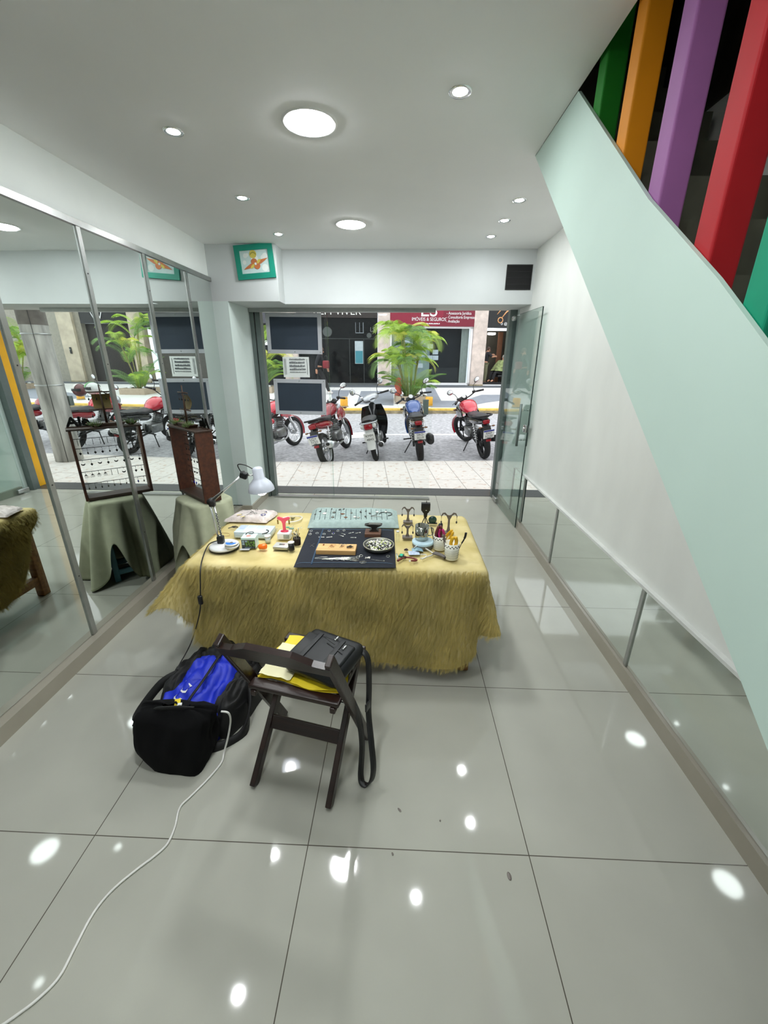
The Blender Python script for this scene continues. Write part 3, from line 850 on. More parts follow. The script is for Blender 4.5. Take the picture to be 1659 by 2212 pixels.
b = MB(); b.tube([(0.21 * math.cos(-2.2), 0.21 * math.sin(-2.2), 0), (0.195 * math.cos(-2.2), 0.195 * math.sin(-2.2), 3)], 0.004, 6); b.build('cable', m_black, t)
b = MB(); b.rbox((-0.17, 0.14, 1.0), (0.06, 0.08, 0.16), 0.01); b.build('box', m_alud, t)

# ---- bollards and kerb post
m_boll = mat('yellow_bollard', rgb(238, 178, 60), rough=0.5, var=0.1)
t = fthing('bollard', 'short yellow kerb bollard left of the black scooter', 'bollard', -1.24, 5.95)
b = MB(); b.lathe([(0.12, 0), (0.115, 0.25), (0.11, 0.29), (0.0, 0.295)]); b.build('post', m_boll, t)
b = MB(); b.lathe([(0.135, 0), (0.13, 0.03), (0.12, 0.035)], caps=False); b.build('foot_ring', m_kerbs, t)
dup(t, S(1.42, 6.05), label='short yellow kerb bollard right of the palm planter', group=None)
dup(t, S(7.94, 6.5), label='short yellow kerb bollard behind the motorbikes in the mirror')
dup(t, S(6.3, 12.3), label='tiny yellow bollard at the foot of the barber shop')
t = fthing('kerb_post', 'low grey green post standing at the far kerb beside the blue motorbike', 'post', 1.22, 5.38)
b = MB(); b.rbox((0, 0, 0.2), (0.16, 0.14, 0.42), 0.02); b.build('post', mat('grey_green_post', rgb(72, 84, 78), rough=0.7), t)
b = MB(); b.rbox((0, 0, 0.415), (0.17, 0.15, 0.03), 0.01); b.build('cap', mat('grey_green_cap', rgb(88, 98, 92), rough=0.7), t)

# ---- palms in planters
m_soil = mat('brown_soil', rgb(70, 52, 38), rough=0.95, var=0.4, scale=20, bump=0.4)
m_plant = mat('stone_planter', rgb(176, 160, 140), rough=0.8, var=0.1)
LEAF = [mat('palm_leaf_bright', rgb(168, 200, 78), rough=0.45, var=0.2, scale=3), mat('palm_leaf_yellow', rgb(208, 214, 92), rough=0.45, var=0.15, scale=3), mat('palm_leaf_deep', rgb(112, 152, 78), rough=0.5, var=0.25, scale=3)]
m_stem = mat('palm_cane', rgb(142, 140, 84), rough=0.6, var=0.3, scale=6, stretch=(1, 1, 8))
def frond(rnd, start, az, el, ln, droop, n=32, lw=0.36):
    b = MB()
    p = Vector(start); pts = [p.copy()]; dirs = []
    e = el; step = ln / n
    for i in range(n):
        d = Vector((math.cos(az) * math.cos(e), math.sin(az) * math.cos(e), math.sin(e)))
        p = p + d * step; pts.append(p.copy()); dirs.append(d); e -= droop / n * (0.4 + 1.2 * i / n)
    b.tube(pts[::3] + [pts[-1]], [0.009 * (1 - 0.75 * i / (len(pts[::3]))) for i in range(len(pts[::3]) + 1)], 5)
    for i in range(2, n + 1):
        d = dirs[min(i, n - 1)]
        side = Vector((-math.sin(az), math.cos(az), 0)); upv = side.cross(d) * -1
        f = i / n
        L = lw * math.sin(PI * (0.12 + 0.83 * f)) + 0.05
        for sg in (1, -1):
            o = (side * sg * 0.75 + d * 0.62 + upv * 0.22).normalized()
            q = pts[i]; w = d * 0.0062
            mid = q + o * L * 0.55; tip = q + o * L + Vector((0, 0, -0.35 * L))
            b.add([q - w, q + w, mid + w * 1.25, tip, mid - w * 1.25], [(0, 1, 2, 3, 4)], False)
    return b
def palm(u, v, seed, label, stems, nf, hmax, glabel='areca palms on the far pavement', low=10):
    rnd = random.Random(seed)
    pl = fthing('planter', 'square stone planter box holding ' + label[1], 'planter', u, v)
    b = MB(); s = 0.52
    for (x0, x1, y0, y1) in ((-s, s, -s, -s + 0.07), (-s, s, s - 0.07, s), (-s, -s + 0.07, -s + 0.07, s - 0.07), (s - 0.07, s, -s + 0.07, s - 0.07)): b.bx(x0, x1, y0, y1, -0.05, 0.22)
    b.build('box', m_plant, pl)
    b = MB(); b.grid(lambda a, c: Vector((-0.45 + 0.9 * a, -0.45 + 0.9 * c, 0.17 + 0.05 * noise.noise((a * 5, c * 5, seed)))), 10, 10); tag(b.build('soil', m_soil, pl), kind='stuff')
    for k in range(5):
        a = rnd.uniform(0, 6.28)
        b = MB(); b.sph((0.36 * math.cos(a), 0.36 * math.sin(a), 0.22), (0.08, 0.06, 0.05), nu=8, nv=6); b.build('white_stone', m_signw, pl)
    t = fthing('areca_palm', label[0], 'palm', u, v, gz(v) + 0.15, glabel)
    k = 0
    for i in range(stems):
        a = rnd.uniform(0, 2 * PI); r = rnd.uniform(0.05, 0.25)
        base = Vector((r * math.cos(a), r * math.sin(a), 0)); h = hmax * rnd.uniform(0.35, 1.0) if i else hmax
        lean = rnd.uniform(0.05, 0.3)
        top = base + Vector((math.cos(a) * lean * h * 0.8, math.sin(a) * lean * h * 0.8, h))
        midp = (base + top) / 2 + Vector((math.cos(a), math.sin(a), 0)) * -0.04
        b = MB(); b.tube(spline([base, midp, top], 5), 0.022, 7); b.build('stem', m_stem, t)
        for j in range(nf):
            az = rnd.uniform(0, 2 * PI)
            fb = frond(rnd, top - Vector((0, 0, rnd.uniform(0, 0.12))), az, rnd.uniform(0.5, 1.25), rnd.uniform(0.95, 1.45), rnd.uniform(1.4, 2.5))
            fb.build('frond', LEAF[rnd.choice((0, 0, 1, 2) if h > 0.5 * hmax else (0, 2, 2))], t); k += 1
    for j in range(low):
        az = rnd.uniform(0, 2 * PI)
        fb = frond(rnd, (0.15 * math.cos(az), 0.15 * math.sin(az), 0.02), az, rnd.uniform(0.9, 1.35), rnd.uniform(0.7, 1.5), rnd.uniform(0.8, 1.8))
        fb.build('frond', LEAF[rnd.choice((0, 2, 2))], t)
    return t
palm(0.95, 7.15, 11, ('bushy areca palm in front of the estate agent shop', 'the palm before the estate agent shop'), 9, 6, 1.95, low=20)
palm(-4.75, 10.2, 5, ('areca palm half hidden behind the chalkboards at the left', 'the palm behind the chalkboards'), 5, 5, 1.7)
palm(7.2, 8.6, 23, ('tall thin stemmed areca palm seen only in the left mirror', 'the tall palm seen in the mirror'), 6, 4, 2.3, low=12)
palm(13.6, 9.6, 31, ('dense areca palm at the far left edge of the mirror', 'the dense palm at the mirror edge'), 7, 6, 2.0, low=16)
# terracotta ornament by the first planter
t = fthing('clay_ornament', 'terracotta coloured ornament standing in the palm planter', 'ornament', 0.52, 7.05, gz(7.05) + 0.2)
b = MB(); b.lathe([(0.08, 0), (0.13, 0.1), (0.10, 0.25), (0.13, 0.36), (0.07, 0.5), (0.09, 0.56), (0.0, 0.6)], n=16); b.build('body', mat('terracotta', rgb(196, 96, 78), rough=0.7, var=0.2), t)
b = MB(); b.lathe([(0.1, 0), (0.1, 0.03), (0.0, 0.031)], n=16); b.build('foot', mat('terracotta_dark', rgb(150, 70, 56), rough=0.7), t)

# ================================================================== MOTORBIKES
m_tyre = mat('tyre_rubber', rgb(26, 26, 27), rough=0.8, var=0.2, scale=30, bump=0.2)
m_rim = mat('alloy_rim', rgb(196, 198, 200), rough=0.3, metal=0.9)
m_rimb = mat('black_rim', rgb(30, 30, 31), rough=0.4, metal=0.4)
m_engine = mat('engine_metal', rgb(140, 142, 142), rough=0.4, metal=0.8, var=0.2, scale=20)
m_red = mat('red_bodywork', rgb(206, 26, 52), rough=0.22, var=0.04, coat=0.6)
m_darkred = mat('dark_red_bodywork', rgb(150, 18, 36), rough=0.25, var=0.05, coat=0.5)
m_blue = mat('blue_bodywork', rgb(34, 78, 150), rough=0.2, var=0.05, coat=0.6)
m_blkb = mat('black_bodywork', rgb(22, 23, 25), rough=0.22, var=0.1, coat=0.6)
m_silver = mat('silver_bodywork', rgb(186, 190, 194), rough=0.25, metal=0.5)
m_seat = mat('seat_vinyl', rgb(40, 41, 44), rough=0.5, var=0.1)
m_lred = mat('tail_lens', rgb(150, 16, 30), rough=0.15, var=0.1)
m_lclear = mat('clear_lens', rgb(214, 216, 214), rough=0.1)
m_lamber = mat('amber_lens', rgb(120, 84, 56), rough=0.2)
m_plate = mat('white_plate', rgb(222, 224, 222), rough=0.4, var=0.02)
m_plblue = mat('plate_blue', rgb(40, 52, 140), rough=0.4)
m_plink = mat('plate_ink', rgb(28, 28, 32), rough=0.5)
m_mirr = mat('vehicle_mirror', rgb(224, 226, 228), rough=0.05, metal=1.0)
AXP, AXD = Vector((0, 1.04, 0.92)), Vector((0, -0.40, 0.917)).normalized()
def steer(mb, a):
    R = Matrix.Rotation(a, 3, AXD)
    mb.v = [tuple(AXP + R @ (Vector(p) - AXP)) for p in mb.v]
    return mb
RYX = Matrix(((0, 0, 1), (0, 1, 0), (-1, 0, 0)))      # local z -> world x
def wheel(t, nm, y, r, w, a, spoke, rim):
    n = 40; prof = [(r - 0.075, -w * 0.36), (r - 0.05, -w * 0.5), (r - 0.02, -w * 0.46), (r, -w * 0.2), (r, w * 0.2), (r - 0.02, w * 0.46), (r - 0.05, w * 0.5), (r - 0.075, w * 0.36)]
    b = MB(); b.lathe(prof + [prof[0]], (0, y, r), RYX, n, caps=False)
    o = steer(b, a).build(nm, m_tyre, t)
    b = MB(); b.lathe([(r - 0.078, -w * 0.36), (r - 0.095, -w * 0.25), (r - 0.095, w * 0.25), (r - 0.078, w * 0.36)], (0, y, r), RYX, n, caps=False)
    b.lathe([(0.001, -w * 0.5), (0.05, -w * 0.5), (0.05, w * 0.5), (0.001, w * 0.5)], (0, y, r), RYX, 16, caps=False)
    k = 24 if spoke else 5
    for i in range(k):
        an = 2 * PI * i / k
        s_ = (0.02 if i % 2 else -0.02) if spoke else 0
        b.tube([(s_, y + 0.045 * math.cos(an + 0.3), r + 0.045 * math.sin(an + 0.3)), (0, y + (r - 0.09) * math.cos(an), r + (r - 0.09) * math.sin(an))], 0.003 if spoke else 0.013, 5)
    steer(b, a).build('rim', rim, o)
    return o
def loft(b, secs, n=14, p=2.4):
    """sections (y, zc, half width, half height): rounded-square hull along y"""
    vs, fs = [], []
    for (y, z, hw, hh) in secs:
        for j in range(n):
            a = 2 * PI * j / n; c, s_ = math.cos(a), math.sin(a)
            vs.append((hw * abs(c) ** (2 / p) * (1 if c >= 0 else -1), y, z + hh * abs(s_) ** (2 / p) * (1 if s_ >= 0 else -1)))
    for i in range(len(secs) - 1):
        for j in range(n): fs.append((i * n + j, i * n + (j + 1) % n, (i + 1) * n + (j + 1) % n, (i + 1) * n + j))
    fs.append(tuple(range(n))); fs.append(tuple(range((len(secs) - 1) * n, len(secs) * n))[::-1])
    return b.add(vs, fs)
def plate_part(t, lines, pos, tilt, blue=True, w=0.20, h=0.17):
    R = rx(tilt) @ XZ
    P = Vector(pos)
    def q(x, z, d=0.0): return P + R @ Vector((x, z, d))
    b = MB(); b.rbox(P, (w, h, 0.006), 0.002, R, 1, False)
    o = b.build('number_plate', m_plate, t)
    if blue:
        b = MB(); b.box(q(0, h / 2 - 0.016, 0.004), (w - 0.006, 0.03, 0.003), R); b.build('band', m_plblue, o)
    b = MB()
    b.text(lines[0], 0.068, q(0, 0.018 if blue else 0.03, 0.0), R, 0.0045, width=0.95)
    b.text(lines[1], 0.068, q(0, -0.045, 0.0), R, 0.0045, width=0.95)
    b.build('characters', m_plink, o)
def front_end(t, a, fender, r=0.30, mirrors=True, chrome=True):
    b = MB()
    for s_ in (-1, 1):
        b.cyl((s_ * 0.085, 1.32, r), (s_ * 0.085, 1.19, r + 0.31), 0.025); b.cyl((s_ * 0.085, 1.19, r + 0.31), (s_ * 0.085, 1.05, 0.94), 0.016)
    b.box((0, 1.06, 0.93), (0.22, 0.06, 0.03)); steer(b, a).build('fork', m_rim if chrome else m_rimb, t)
    b = MB(); b.lathe([(r + 0.025, -0.055), (r + 0.04, 0.0), (r + 0.025, 0.055)], (0, 1.32, r), RYX @ rz(PI * 0.5), 18, caps=False, a0=-0.35, a1=PI * 0.62)
    steer(b, a).build('front_fender', fender, t)
    b = MB(); b.sph((0, 1.2, 0.86), (0.10, 0.09, 0.10)); steer(b, a).build('headlight', m_silver, t)
    b = MB(); b.tube(spline([(-0.37, 0.86, 1.045), (-0.24, 0.93, 1.06), (-0.12, 1.02, 1.0), (0.12, 1.02, 1.0), (0.24, 0.93, 1.06), (0.37, 0.86, 1.045)], 5), 0.012, 8)
    hb = steer(b, a).build('handlebar', m_rimb, t)
    for s_ in (-1, 1):
        b = MB(); b.cyl((s_ * 0.25, 0.925, 1.06), (s_ * 0.385, 0.85, 1.042), 0.019); b.tube([(s_ * 0.25, 0.97, 1.05), (s_ * 0.4, 0.93, 1.03)], 0.006, 6); steer(b, a).build('grip', m_black, hb)
        b = MB(); b.rbox((s_ * 0.21, 0.95, 1.07), (0.06, 0.06, 0.05), 0.015); steer(b, a).build('switchgear', m_black, hb)
    b = MB(); b.rbox((0, 1.08, 1.0), (0.2, 0.1, 0.1), 0.04, rx(-0.5)); b.mi = 1; b.lathe([(0.001, 0), (0.045, 0)], (0, 1.035, 1.055), rx(0.9), 16, caps=False); steer(b, a).build('instruments', [m_black, m_lclear], t)
    if mirrors:
        for s_ in (-1, 1):
            b = MB(); b.tube(spline([(s_ * 0.22, 0.95, 1.07), (s_ * 0.25, 0.97, 1.18), (s_ * 0.33, 0.96, 1.24)], 4), 0.006, 6); b.sph((s_ * 0.36, 0.965, 1.27), (0.075, 0.014, 0.05), ry(s_ * -0.25))
            mo = steer(b, a).build('mirror', m_black, t)
            b = MB(); b.sph((s_ * 0.36, 0.957, 1.27), (0.066, 0.01, 0.043), ry(s_ * -0.25)); steer(b, a).build('mirror_glass', m_mirr, mo)
    for s_ in (-1, 1):
        b = MB(); b.tube([(s_ * 0.08, 1.14, 0.84), (s_ * 0.2, 1.15, 0.84)], 0.008, 6); b.sph((s_ * 0.22, 1.15, 0.84), (0.03, 0.03, 0.022)); steer(b, a).build('indicator', m_lamber, t)
def place(t, rear, yaw, lean):
    u, v = rear
    p = S(u, v)
    pitch = math.atan(0.055)
    t.location = p
    t.rotation_euler = (Matrix.Rotation(ANG + yaw, 4, 'Z') @ Matrix.Rotation(pitch, 4, 'X') @ Matrix.Rotation(lean, 4, 'Y')).to_euler()
def roadster(label, rear, yaw, lean, paint, plate, st=0.25, spoke=False, tail=None, fat=1.0, fender=None, chrome=False, exhaust='big'):
    t = thing('motorcycle', label, 'motorbike', (0, 0, 0), 0, 'motorbikes parked along the kerb')
    tail = tail or m_blkb; fender = fender or paint
    rim = m_rim if spoke else m_rimb
    wheel(t, 'rear_wheel', 0.0, 0.30, 0.115, 0, spoke, rim)
    wheel(t, 'front_wheel', 1.32, 0.30, 0.085, st, spoke, rim)
    front_end(t, st, fender, chrome=chrome)
    b = MB(); loft(b, [(0.52, 0.80, 0.05, 0.03), (0.58, 0.83, 0.10 * fat, 0.07), (0.70, 0.86, 0.145 * fat, 0.11), (0.86, 0.88, 0.165 * fat, 0.125), (0.98, 0.87, 0.14 * fat, 0.11), (1.05, 0.86, 0.08, 0.06)]); b.build('fuel_tank', paint, t)
    for s_ in (-1, 1):
        b = MB(); loft(b, [(0.72, 0.74, 0.015, 0.04), (0.85, 0.76, 0.035, 0.10), (1.02, 0.76, 0.045, 0.12), (1.14, 0.74, 0.02, 0.06)]); b.v = [(x + s_ * 0.17, y, z) for x, y, z in b.v]; b.build('side_scoop', tail, t)
    b = MB(); loft(b, [(-0.16, 0.835, 0.10, 0.025), (0.0, 0.825, 0.125, 0.035), (0.25, 0.80, 0.13, 0.045), (0.34, 0.775, 0.13, 0.045), (0.52, 0.775, 0.115, 0.05), (0.64, 0.80, 0.07, 0.045)]); b.build('seat', m_seat, t)
    b = MB(); loft(b, [(-0.26, 0.78, 0.075, 0.035), (-0.12, 0.755, 0.115, 0.06), (0.12, 0.72, 0.135, 0.075), (0.4, 0.67, 0.125, 0.08), (0.52, 0.66, 0.10, 0.06)]); b.build('tail_cover', tail, t)
    b = MB(); b.tube(spline([(-0.13, 0.1, 0.83), (-0.15, -0.14, 0.86), (-0.08, -0.27, 0.875), (0.08, -0.27, 0.875), (0.15, -0.14, 0.86), (0.13, 0.1, 0.83)], 5), 0.014, 8); b.build('grab_rail', m_rimb, t)
    b = MB(); b.rbox((0, -0.265, 0.765), (0.125, 0.05, 0.075), 0.022, rx(-0.25)); b.build('tail_light', m_lred, t)
    b = MB(); b.grid(lambda u, v: Vector((-0.07 + 0.14 * v, -0.2 - 0.15 * u - 0.02 * math.sin(PI * v), 0.73 - 0.26 * u)), 6, 6); b.rbox((0, -0.30, 0.60), (0.15, 0.03, 0.2), 0.01, rx(-0.45)); b.build('rear_fender', m_black, t)
    plate_part(t, plate, (0, -0.375, 0.565), 0.30)
    b = MB(); b.rbox((0, -0.335, 0.44), (0.09, 0.02, 0.045), 0.008); b.build('reflector', m_lred, t)
    for s_ in (-1, 1):
        b = MB(); b.tube([(s_ * 0.05, -0.27, 0.68), (s_ * 0.10, -0.28, 0.68)], 0.007, 6); b.sph((s_ * 0.125, -0.28, 0.68), (0.03, 0.024, 0.016)); b.build('indicator', m_lamber, t)
        b = MB(); b.cyl((s_ * 0.12, 0.0, 0.31), (s_ * 0.125, 0.14, 0.68), 0.011)
        b.tube([Vector((s_ * 0.12 + 0.032 * math.cos(k * 0.9), 0.03 + 0.1 * k / 40 + 0.0, 0.38 + 0.26 * k / 40)) + Vector((0, 0.032 * math.sin(k * 0.9), 0)) for k in range(41)], 0.006, 5); b.build('shock_absorber', m_chrome, t)
        b = MB(); b.tube([(s_ * 0.10, 0.0, 0.30), (s_ * 0.09, 0.48, 0.36)], 0.02, 8); b.build('swing_arm', m_rimb, t)
        b = MB(); b.cyl((s_ * 0.1, 0.42, 0.34), (s_ * 0.27, 0.38, 0.35), 0.014); b.build('foot_peg', m_black, t)
    b = MB(); b.rbox((0, 0.66, 0.40), (0.26, 0.36, 0.2), 0.05); b.cyl((0, 0.78, 0.46), (0, 0.86, 0.68), 0.09)
    for k in range(5): b.cyl((0, 0.79 + k * 0.016, 0.50 + k * 0.035), (0, 0.792 + k * 0.016, 0.507 + k * 0.035), 0.115)
    b.build('engine', m_engine, t)
    b = MB(); b.tube(spline([(0, 1.04, 0.88), (0, 0.9, 0.74), (0, 0.5, 0.72), (0, 0.0, 0.74)], 4), 0.022, 8); b.tube(spline([(0, 1.03, 0.84), (0, 0.96, 0.5), (0, 0.84, 0.3), (0, 0.5, 0.3), (0, 0.45, 0.5)], 4), 0.02, 8); b.build('frame', m_rimb, t)
    b = MB()
    b.tube(spline([(0.03, 0.9, 0.56), (0.08, 0.98, 0.36), (0.13, 0.7, 0.27), (0.15, 0.3, 0.3)], 5), 0.018, 8)
    if exhaust == 'big':
        b.rbox((0.205, -0.01, 0.40), (0.13, 0.42, 0.20), 0.06, rx(-0.18)); 
    else:
        b.tube([(0.15, 0.3, 0.30), (0.17, 0.12, 0.335), (0.185, -0.26, 0.43)], [0.03, 0.058, 0.066], 14)
    ex = b.build('exhaust', m_black if exhaust != 'chrome' else m_rim, t)
    b = MB(); b.tube([(0.187, -0.255, 0.428), (0.188, -0.29, 0.437)], [0.03, 0.03], 12) if exhaust != 'big' else b.tube([(0.2, -0.215, 0.43), (0.2, -0.235, 0.435)], [0.025, 0.025], 12); b.build('tail_pipe', m_rimb, ex)
    b = MB(); L = 0.30 * math.sin(abs(lean)) + 0.02
    b.tube([(-0.10, 0.55, 0.28), (-0.27, 0.46, 0.02 + 0.27 * math.sin(-lean) * 1.0)], 0.011, 7); b.build('kickstand', m_rimb, t)
    place(t, rear, yaw, lean)
    return t
LEAN = -0.16
roadster('blue motorbike with black side box parked between the scooter and the red one', (0.46, 0.53), -0.03, -0.12, m_blue, ('SRO', '3E19'), st=0.35, exhaust='big')
roadster('red motorbike with plate RKF parked nearest the open glass door', (1.72, 0.66), 0.06, -0.17, m_red, ('RKF', '5D20'), st=0.45, tail=m_blkb, fat=1.06, exhaust='pipe')
roadster('red motorbike with wire wheels and plate LQY under the lower chalkboard', (-1.24, 0.22), -0.22, -0.24, m_darkred, ('LQY', '7127'), st=-0.12, spoke=True, tail=m_darkred, fat=0.8, fender=m_darkred, chrome=True, exhaust='chrome')
roadster('red motorbike at far left cut off by the window frame', (-2.42, 0.45), -0.28, -0.20, m_red, ('MTB', '2201'), st=-0.25, spoke=True, tail=m_red, fat=0.95, chrome=True, exhaust='chrome')
roadster('red motorbike with a helmet on it seen in the mirror beside the pole', (3.05, 0.75), 0.05, -0.16, m_red, ('KPE', '4431'), st=0.3, tail=m_darkred, exhaust='pipe')
roadster('dark red motorbike farthest right, seen in the mirror left of the pole', (4.35, 0.80), 0.04, -0.16, m_darkred, ('LUN', '9082'), st=0.3, tail=m_darkred, exhaust='pipe')

# helmets resting on the mirrored bike
def helmet(label, p, c1, c2, rot):
    t = thing('helmet', label, 'helmet', p, rot, 'helmets left on the motorbikes')
    b = MB(); b.sph((0, 0, 0.0), (0.125, 0.15, 0.135)); b.build('shell', c1, t)
    b = MB(); b.lathe([(0.128, -0.02), (0.14, 0.0), (0.135, 0.04)], (0, -0.012, 0.0), I3, 20, caps=False, a0=PI * 1.15, a1=PI * 1.85); b.build('visor', mat('smoked_visor', rgb(40, 42, 46), rough=0.1), t)
    b = MB(); b.grid(lambda u, v: Vector((0.13 * math.sin((v - 0.5) * 0.5), 0.154 * math.sin(u * 2.6 - 1.3), 0.139 * math.cos(u * 2.6 - 1.3) * math.cos((v - 0.5) * 0.5) + 0.001)), 16, 3); b.build('stripe', c2, t)
    return t
hb_ = S(3.05, 0.75)
helmet('white and green helmet hooked on a mirrored red motorbike', S(2.97, 1.48, 1.13), mat('helmet_white', rgb(222, 226, 222), rough=0.2), mat('helmet_green', rgb(60, 170, 60), rough=0.25), 0.6)
helmet('brown helmet beside the green one on the mirrored motorbike', S(3.40, 1.6, 1.08), mat('helmet_brown', rgb(110, 70, 70), rough=0.2), mat('helmet_pale', rgb(214, 206, 200), rough=0.25), 0.2)

# ---- the black scooter
t = thing('scooter', 'black and silver step through scooter with plate KMM', 'scooter', (0, 0, 0), 0)
sa = 0.42
wheel(t, 'rear_wheel', 0.0, 0.285, 0.09, 0, True, m_rim)
wheel(t, 'front_wheel', 1.26, 0.285, 0.075, sa, True, m_rim)
b = MB()
for s_ in (-1, 1): b.cyl((s_ * 0.075, 1.26, 0.285), (s_ * 0.06, 1.08, 0.8), 0.022)
steer(b, sa).build('fork', m_blkb, t)
b = MB(); b.lathe([(0.31, -0.055), (0.325, 0), (0.31, 0.055)], (0, 1.26, 0.285), RYX @ rz(PI * 0.5), 18, caps=False, a0=-0.35, a1=PI * 0.62); steer(b, sa).build('front_fender', m_blkb, t)
b = MB(); loft(b, [(0.86, 1.0, 0.06, 0.03), (0.93, 1.02, 0.17, 0.06), (1.04, 1.03, 0.19, 0.08), (1.15, 1.0, 0.12, 0.08), (1.2, 0.98, 0.05, 0.04)]); steer(b, sa).build('handlebar_cowl', m_silver, t)
b = MB(); b.tube(spline([(-0.36, 0.86, 1.04), (-0.18, 0.95, 1.05), (0.18, 0.95, 1.05), (0.36, 0.86, 1.04)], 4), 0.012, 8); hb = steer(b, sa).build('handlebar', m_rimb, t)
for s_ in (-1, 1):
    b = MB(); b.cyl((s_ * 0.22, 0.935, 1.05), (s_ * 0.38, 0.85, 1.038), 0.019); steer(b, sa).build('grip', m_black, hb)
    b = MB(); b.tube(spline([(s_ * 0.17, 0.96, 1.06), (s_ * 0.20, 0.97, 1.17), (s_ * 0.28, 0.96, 1.23)], 4), 0.006, 6); b.sph((s_ * 0.31, 0.965, 1.27), (0.055, 0.014, 0.06)); mo = steer(b, sa).build('mirror', m_black, t)
    b = MB(); b.sph((s_ * 0.31, 0.957, 1.27), (0.048, 0.01, 0.053)); steer(b, sa).build('mirror_glass', m_mirr, mo)
b = MB(); b.rbox((0, 1.0, 1.075), (0.16, 0.09, 0.04), 0.018, rx(0.3)); steer(b, sa).build('instruments', m_black, t)
b = MB(); b.grid(lambda u, v: Vector(((0.20 + 0.07 * math.sin(PI * v)) * (2 * u - 1), 0.98 + 0.10 * v - 0.13 * abs(2 * u - 1) ** 2, 0.28 + 0.60 * v)), 14, 12)
b.grid(lambda u, v: Vector(((0.20 + 0.07 * math.sin(PI * v)) * (2 * u - 1), 1.0 + 0.10 * v - 0.13 * abs(2 * u - 1) ** 2, 0.28 + 0.60 * v)), 14, 12); b.build('leg_shield', m_blkb, t)
b = MB(); loft(b, [(0.80, 0.55, 0.06, 0.12), (0.92, 0.68, 0.09, 0.2), (1.05, 0.8, 0.08, 0.14)]); b.build('front_column', m_blkb, t)
b = MB(); loft(b, [(-0.22, 0.70, 0.10, 0.05), (-0.05, 0.67, 0.145, 0.10), (0.2, 0.62, 0.15, 0.13), (0.45, 0.52, 0.12, 0.13), (0.62, 0.42, 0.07, 0.08), (0.85, 0.45, 0.06, 0.07)]); b.build('rear_body', mat('grey_black_bodywork', rgb(66, 68, 72), rough=0.25, coat=0.5), t)
b = MB(); loft(b, [(-0.22, 0.785, 0.09, 0.025), (-0.05, 0.78, 0.13, 0.04), (0.2, 0.77, 0.135, 0.05), (0.42, 0.74, 0.11, 0.05), (0.55, 0.72, 0.06, 0.03)]); b.build('seat', m_seat, t)
b = MB(); b.tube(spline([(-0.15, 0.0, 0.74), (-0.14, -0.2, 0.755), (0, -0.27, 0.76), (0.14, -0.2, 0.755), (0.15, 0.0, 0.74)], 5), 0.012, 8); b.build('grab_rail', m_silver, t)
b = MB(); b.rbox((0, -0.235, 0.69), (0.15, 0.06, 0.10), 0.03, rx(-0.2)); tl = b.build('tail_light', m_lred, t)
for s_ in (-1, 1):
    b = MB(); b.rbox((s_ * 0.105, -0.215, 0.70), (0.075, 0.07, 0.08), 0.03, rz(s_ * 0.4)); b.build('clear_lens', m_lclear, tl)
b = MB(); b.grid(lambda u, v: Vector((-0.075 + 0.15 * v, -0.20 - 0.16 * u - 0.02 * math.sin(PI * v), 0.66 - 0.36 * u)), 6, 6); b.grid(lambda u, v: Vector((-0.075 + 0.15 * v, -0.19 - 0.16 * u - 0.02 * math.sin(PI * v), 0.66 - 0.36 * u)), 6, 6); b.build('rear_fender', mat('pale_fender', rgb(206, 208, 206), rough=0.4), t)
plate_part(t, ('KMM', '4843'), (0, -0.325, 0.52), 0.30, blue=False)
b = MB(); b.tube(spline([(0.05, 0.7, 0.35), (0.10, 0.5, 0.24), (0.14, 0.2, 0.24)], 5), 0.018, 8); b.tube([(0.14, 0.2, 0.24), (0.155, 0.05, 0.27), (0.175, -0.32, 0.36)], [0.03, 0.05, 0.056], 14); ex = b.build('exhaust', m_chrome, t)
b = MB(); b.tube([(0.175, -0.318, 0.359), (0.176, -0.335, 0.363)], [0.045, 0.045], 14); b.build('tail_pipe', m_black, ex)
b = MB(); b.rbox((0.02, 0.5, 0.33), (0.26, 0.34, 0.18), 0.05); b.build('engine', m_engine, t)
for s_ in (-1, 1):
    b = MB(); b.cyl((s_ * 0.11, 0.0, 0.29), (s_ * 0.12, 0.1, 0.6), 0.018); b.build('shock_absorber', m_chrome, t)
    b = MB(); b.cyl((s_ * 0.1, 0.4, 0.28), (s_ * 0.26, 0.38, 0.29), 0.014); b.build('foot_peg', m_black, t)
b = MB(); b.tube([(-0.1, 0.5, 0.25), (-0.24, 0.42, 0.04)], 0.011, 7); b.build('kickstand', m_rimb, t)
place(t, (-0.37, 0.56), -0.10, -0.20)

